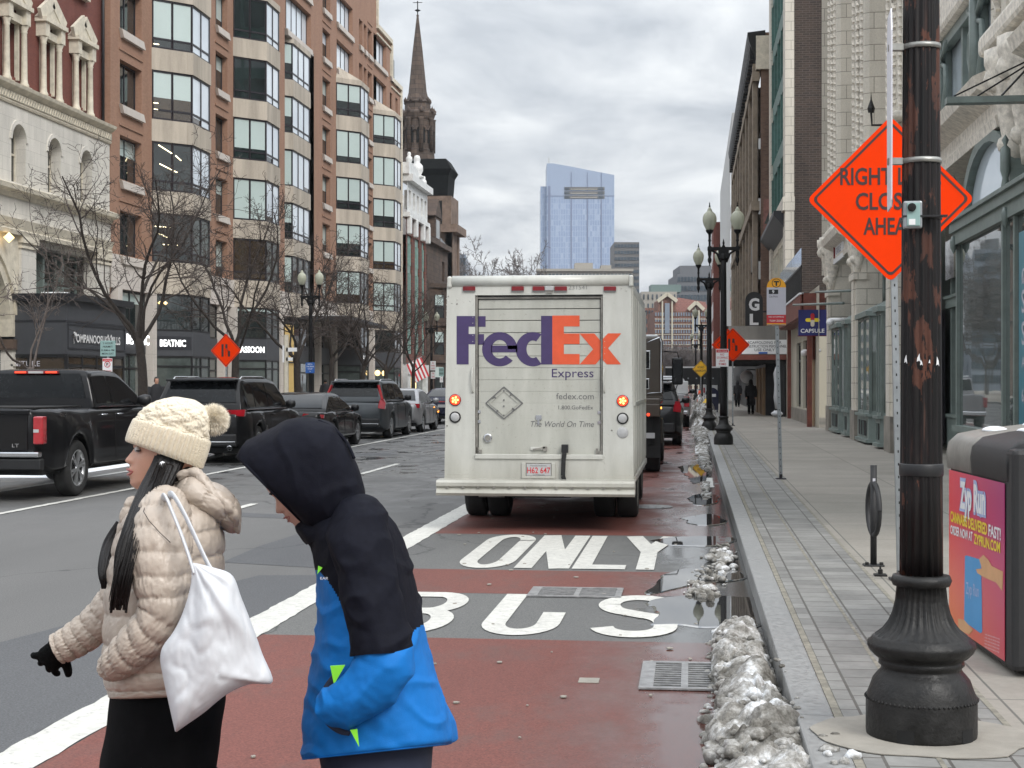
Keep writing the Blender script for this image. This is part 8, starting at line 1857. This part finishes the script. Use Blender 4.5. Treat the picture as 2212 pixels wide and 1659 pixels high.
# tote bag (held on the shoulder, a thing of its own)
tl=thing('tote_bag','crumpled white cloth tote bag hanging from the shoulder of the person in beige','bag',tuple(t.location),PHI)
Lp=cat([(414,1216),(412,1262),(396,1320),(376,1362),(352,1396),(346,1424),(352,1462),(360,1500),(370,1545),(378,1580)],60); Rp=cat([(426,1217),(462,1226),(502,1243),(522,1292),(545,1350),(566,1410),(589,1473),(540,1478),(490,1500),(440,1540),(400,1568),(382,1581)],60)
nu,nv=70,60
def bagpt(i,j,sd):
    v=i/(nv-1); u=j/(nu-1); l=Lp[i]; r=Rp[i]; px=l[0]+(r[0]-l[0])*u; py=l[1]+(r[1]-l[1])*u
    e=(math.sin(PI*u)**.55)*(min(1,v*3.2)**.8)*(min(1,(1-v)*5+.02)**.6)
    y=-.345; bul=.055*e
    f=Vector((px*.018,py*.010,1.5)); dd=math.hypot(px-418,py-1216); an=math.atan2(py-1216,px-418)
    fold=.006*math.sin(an*15+2*mn.noise(Vector((dd*.008,an*2,0))))*min(1,dd/90)*math.exp(-dd/240)+.014*mn.noise(f*.8)-.008*max(0,.25-abs(mn.noise(f*1.5)))*2+.0015*mn.noise(f*6)
    q=loc(px,py,y+sd*(bul+.003)+ (-fold if sd<0 else fold)*min(1,e*2.5)); return q
b=MB().mat('tote',True)
for sd in (-1,1):
    o=len(b.v)
    for i in range(nv):
        for j in range(nu): b.v.append(tuple(bagpt(i,j,sd)))
    for i in range(nv-1):
        for j in range(nu-1):
            f=(o+i*nu+j,o+i*nu+j+1,o+(i+1)*nu+j+1,o+(i+1)*nu+j); b.face(f if sd>0 else f[::-1])
b.build('bag_body',tl)
for pts in ([(352,1078,-.20),(358,1074,-.272),(372,1105,-.295),(390,1150,-.318),(406,1195,-.338),(420,1240,-.352)],[(366,1070,-.20),(376,1072,-.268),(398,1110,-.298),(424,1165,-.322),(446,1212,-.340),(462,1240,-.352)]):
    b=MB().mat('tote',True); limb(b,[p+(.0095,) for p in pts],14,lx,50,flat=.4); b.build('strap',tl)
# ================= hooded person
t,lx=person_root('person hunched under a black hood in a black and blue winter jacket',800)
loc=lambda px,py,y=0: (lambda q: Vector((q.x-lx,q.y,q.z)))(W(px,py,y))
th=R(-41)
def xf(x,y):
    dx,dy=x-287,y-955; c_,s_=math.cos(th),math.sin(th); return (584+dx*c_-dy*s_, 1067+dx*s_+dy*c_)
b=MB().mat('skin_pale',True); head(b,xf,lx)
limb(b,[(700,1050,0,.055),(718,1090,0,.055),(735,1130,0,.06),(750,1170,0,.08)],24,lx,20)
loftbody(b,[(700,1160,780,1130,.08,0),(710,1210,830,1190,.14,0),(710,1320,865,1290,.15,0),(700,1450,900,1440,.16,0),(720,1560,915,1550,.13,0),(740,1630,900,1630,.11,0)],40,lx,k=50)
for s in (-1,1):
    knee=(740,1980) if s<0 else (860,1960); foot=(800,2290) if s<0 else (950,2280)
    limb(b,[(815,1600,.07*s,.07),(800 if s<0 else 830,1780,.08*s,.065),(knee[0],knee[1],.09*s,.056),(foot[0],foot[1]-150,.09*s,.05),(foot[0],foot[1],.09*s,.036)],24,lx,40)
limb(b,[(775,1170,-.14,.045),(800,1280,-.20,.040),(826,1405,-.24,.036),(790,1472,-.22,.033),(765,1490,-.15,.027)],20,lx,40)
limb(b,[(775,1170,.14,.045),(790,1280,.19,.040),(815,1405,.21,.036),(790,1472,.2,.033),(768,1490,.13,.027)],20,lx,40)
hand(b,loc(765,1490,-.14),Vector((-.3,.35,-.8)),Vector((0,1,.2)),1,.75); hand(b,loc(768,1490,.12),Vector((-.3,-.35,-.8)),Vector((0,1,.2)),1,.75)
bo=b.build('body',t,fixn=True); remesh(bo,.0042); bo.data.materials.clear(); bo.data.materials.append(M['skin_pale'])
b=MB().mat('brow',True); 
for k in range(9): x,y=xf(288+k*2.0,959-k*.25); x2,y2=xf(285+k*2.0,953-k*.3); b.tube([loc(x,y,-.034-.0022*k),loc(x2,y2,-.036-.0024*k)],.0013,4)
b.build('eyebrow',t)
b=MB().mat('lip',True); pp=[xf(287,1018.5),xf(279,1015),xf(275.6,1014)]; b.tube([loc(*pp[0],-.024),loc(*pp[1],-.013),loc(*pp[2],0)],[.001,.0026,.003],8); pp=[xf(287,1019),xf(281,1024),xf(277.6,1025)]; b.tube([loc(*pp[0],-.024),loc(*pp[1],-.013),loc(*pp[2],0)],[.001,.0026,.003],8); b.build('lips',t)
# jacket
def cloth(seed,amp=.010):
    def f(tt,a,q): 
        r=1-abs(mn.noise(Vector((q.x*5,q.y*5,q.z*3.0+seed))))*2; f2=1-abs(mn.noise(Vector((q.x*9+q.z*5,q.y*4,q.z*9-q.x*4+seed*2))))*2.6; return amp*.9*mn.noise(q*5+Vector((seed,0,0)))+amp*.6*max(0,r-.55)+amp*.75*max(0,f2-.45)+amp*.35*mn.noise(q*14+Vector((0,seed,0)))+.0012*mn.noise(q*60)
    return f
b=MB().mat('jacket_black',True); k_=210; n_=160
rows=[(654,1138,786,1072,.10,0),(664,1168,812,1092,.16,0),(674,1196,848,1140,.20,0),(681,1240,874,1200,.215,0),(682,1300,892,1265,.22,0),(678,1360,906,1325,.225,0),(674,1430,922,1395,.23,0),(669,1500,942,1465,.235,0),(664,1570,962,1530,.24,0),(661,1615,975,1580,.245,0),(661,1634,976,1600,.245,0),(663,1641,962,1610,.235,0)]
def hemd(tt,a,q): 
    v=cloth(2,.015)(tt,a,q)
    if tt>.955: v+=.004*math.sin(min(1,(tt-.955)/.03)*PI)
    return v
rings=loftbody(b,rows,n_,lx,k=k_,pw=.88,disp=hemd)
bnd=[(640,1222),(687,1232),(705,1250),(728,1285),(745,1325),(765,1366),(800,1372),(881,1372),(914,1348),(960,1340)]
def topx(v): # photo px of a local point
    d=D0+v[1]; return ((v[0]+lx)/d*FPX+CX, HY-(v[2]-CH)/d*FPX)
b.mats.append('jacket_blue'); bi=b.mats.index('jacket_blue')
for fi,f in enumerate(b.f):
    if len(f)!=4: b.m[fi]=bi if sum(b.v[i][2] for i in f)/len(f)<1.0 else 0; continue
    v=[sum(b.v[i][c] for i in f)/4 for c in range(3)]; x,y=topx(v)
    if y>interp(bnd,x): b.m[fi]=bi
jk=b.build('jacket',t)
b=MB().mat('jacket_black',True)
limb(b,[(770,1112,-.06,.045),(772,1130,-.11,.062),(778,1165,-.155,.072),(788,1215,-.19,.074),(800,1270,-.215,.071),(814,1330,-.235,.068),(824,1388,-.255,.066),(826,1412,-.26,.066)],90,lx,120,disp=cloth(5,.019)); b.build('sleeve',jk)
b=MB().mat('jacket_blue',True)
limb(b,[(827,1400,-.26,.060),(828,1430,-.26,.062),(806,1468,-.26,.060),(770,1498,-.25,.054),(742,1518,-.235,.050),(718,1530,-.215,.042)],90,lx,120,disp=cloth(8,.017)); b.build('lower_sleeve',jk)
b=MB().mat('jacket_black',True)
limb(b,[(770,1130,.15,.07),(790,1260,.22,.07),(805,1380,.23,.065)],50,lx,60,disp=cloth(5,.010)); b.build('sleeve',jk)
b=MB().mat('jacket_blue',True); limb(b,[(806,1380,.23,.062),(800,1440,.23,.058),(740,1510,.2,.05)],50,lx,50,disp=cloth(8,.010)); b.build('lower_sleeve',jk)
# hood: open tube, thick edge
b=MB().mat('jacket_black',True)
rows=[(513,986,652,1126,.100,0),(524,972,657,1132,.112,0),(545,955,664,1140,.122,0),(572,936,672,1148,.130,0),(605,918,682,1155,.136,0),(640,906,694,1160,.138,0),(678,905,706,1162,.138,0),(712,915,716,1162,.136,0),(738,940,726,1160,.132,0),(757,975,736,1155,.128,0),(772,1010,742,1150,.126,0),(784,1050,742,1150,.13,0),(788,1078,738,1160,.14,0)]
loftbody(b,rows,120,lx,k=130,pw=.9,disp=cloth(11,.012),cap=False)
inner=[(519,990,650,1122,.094,0),(530,980,656,1126,.105,0),(560,960,668,1132,.115,0),(610,935,684,1140,.122,0),(680,925,704,1140,.120,0),(735,965,722,1140,.112,0)]
loftbody(b,inner,60,lx,k=30,pw=.9,cap=False)
rr=ring((513,986),(652,1126),.100,0,60,lx,.9); b.tube(rr+[rr[0]],.0045,6,False)
b.build('hood',jk)
b=MB().mat('jacket_black',True)
limb(b,[(688,908,-.03,.003),(720,925,-.05,.004),(748,955,-.06,.004),(765,990,-.08,.004)],8,lx,30); rr=ring((668,1170),(820,1096),.168,0,60,lx,.9); b.tube([rr[k] for k in range(30,60)],.003,6,False); b.build('seam',jk)
b=MB().mat('jacket_black',True); loftbody(b,[(648,1124,740,1100,.06,0),(640,1140,760,1120,.085,0),(650,1160,785,1110,.12,0),(664,1176,805,1120,.15,0)],60,lx,k=30,disp=cloth(3,.006)); b.build('collar',jk)
# pocket, neon tabs
b=MB().mat('navy_cloth',True); y_=-.252
limb(b,[(722,1462,-.22,.007),(707,1492,-.226,.012),(703,1525,-.232,.014),(712,1555,-.236,.013),(735,1576,-.238,.010),(756,1586,-.236,.004)],12,lx,40,flat=.35); b.build('pocket_edge',jk)
for tri in ([(714,1438,-.252),(746,1436,-.262),(722,1478,-.246)],[(757,1576,-.252),(772,1574,-.254),(776,1612,-.25)],[(688,1222,-.13),(697,1226,-.15),(686,1240,-.14)]):
    b=MB().mat('neon'); pts=[loc(x,y,z_) for x,y,z_ in tri]; b.prism(pts,(0,-.006,0)); b.build('neon_tab',jk)
b=MB().mat('sign_white').text('EAR',loc(692,1252,-.195),EX,EZ,.018,.006); b.build('lettering',jk)
b=MB().mat('navy_cloth',True)
loftbody(b,[(680,1580,940,1570,.18,0),(690,1640,934,1630,.195,0),(700,1700,930,1700,.20,0),(705,1760,925,1760,.19,0)],50,lx,k=24)
for s in (-1,1):
    knee=(750,1980) if s<0 else (865,1960); foot=(805,2290) if s<0 else (955,2280)
    limb(b,[(790 if s<0 else 840,1690,.09*s,.11),(knee[0],knee[1],.09*s,.085),(foot[0],foot[1]-150,.09*s,.075),(foot[0],foot[1]+5,.09*s,.07)],32,lx,40)
b.build('trousers',t)
for s in (-1,1):
    foot=(805,2290) if s<0 else (955,2280); c=loc(foot[0],foot[1],.09*s); b=MB().mat('shoe',True); b.loft([[Vector((c.x+dx,c.y+w_*math.cos(a),max(.0,h0+h*math.sin(a)))) for a in [2*PI*k/16 for k in range(16)]] for dx,w_,h0,h in ((.08,.02,.05,.045),(.06,.04,.06,.06),(-.02,.045,.06,.06),(-.14,.05,.04,.04),(-.20,.03,.03,.03))]); b.build('shoe',t)
# ================= small background figures
def pedestrian(label,px,d,H=1.7,coat='coat_dark',legs='trouser_black',skin='skin_warm',hood=True,rz=0,group=None,long=False,Z=.15,bag=None):
    q=P(px,HY,d); t=thing('person',label,'person',(q.x,q.y,Z),rz,group); s=H/1.7
    b=MB().mat(skin,True)
    def el(z,rx,ry,cx=0,cy=0): return [Vector((cx+rx*math.cos(2*PI*k/14),cy+ry*math.sin(2*PI*k/14),z))*s for k in range(14)]
    b.loft([el(1.46,.05,.05),el(1.50,.05,.055),el(1.53,.055,.075,0,-.01),(el(1.60,.072,.09)),el(1.66,.07,.085),el(1.70,.03,.04)])
    b.loft([el(.80,.15,.10),el(1.0,.13,.09),el(1.35,.17,.10),el(1.45,.07,.06)]); 
    for k in (-1,1): b.tube([Vector((k*.09,.03*k,.85))*s,Vector((k*.09,.08*k,.45))*s,Vector((k*.09,-.05*k+.02,.06))*s],[.075*s,.055*s,.04*s],10); b.tube([Vector((k*.19,0,1.38))*s,Vector((k*.25,.03,1.1))*s,Vector((k*.23,-.08,.86))*s,Vector((k*.22,-.1,.78))*s],[.045*s,.04*s,.032*s,.03*s],8)
    b.build('body',t)
    zb=.45 if long else .78; b=MB().mat(coat,True); b.loft([el(zb,.22,.16),el(.95,.20,.15),el(1.2,.20,.14),el(1.38,.21,.13),el(1.47,.11,.10),el(1.50,.06,.06)])
    for k in (-1,1): b.tube([Vector((k*.19,0,1.41))*s,Vector((k*.26,.03,1.12))*s,Vector((k*.24,-.08,.84))*s],[.075*s,.065*s,.05*s],10)
    if hood: b.loft([el(1.44,.10,.10,0,.0),el(1.52,.115,.12,0,.02),el(1.62,.11,.115,0,.015),el(1.70,.085,.09),el(1.74,.03,.03)])
    b.build('coat',t)
    b=MB().mat(legs,True)
    for k in (-1,1): b.tube([Vector((k*.09,.03*k,.9))*s,Vector((k*.09,.08*k,.46))*s,Vector((k*.09,-.05*k+.02,.08))*s],[.10*s,.08*s,.07*s],10); 
    b.build('trousers',t)
    b=MB().mat('shoe',True)
    for k in (-1,1): c=Vector((k*.09,-.05*k+.02,0))*s; b.box(c.x-.05,c.x+.05,c.y-.16,c.y+.08,0,.09,.03)
    b.build('shoes',t)
    if not hood: b=MB().mat('hair_black',True); b.loft([el(1.56,.076,.085,0,.015),el(1.63,.08,.095,0,.01),el(1.70,.06,.07,0,.01),el(1.73,.02,.02)]); b.build('hair',t)
    return t
pedestrian('person in long dark hooded coat walking away under the scaffolding, nearer one',1622,76,long=True,group='walkers under the scaffolding',label_=None) if False else None
pedestrian('nearer dark hooded walker under the scaffolding in front of the boards',1622,75,1.66,long=True)
pedestrian('farther small dark walker with backpack left of the other one under the scaffolding',1593,98,1.62,long=True)
pedestrian('person in black jacket on the far pavement beside the thick tree trunk',338,49,1.70,hood=False,rz=.6)
pedestrian('person in dark olive coat seen from behind on the far pavement near the ride sign',703,75,1.7,coat='coat_dark',hood=False,rz=2.9)
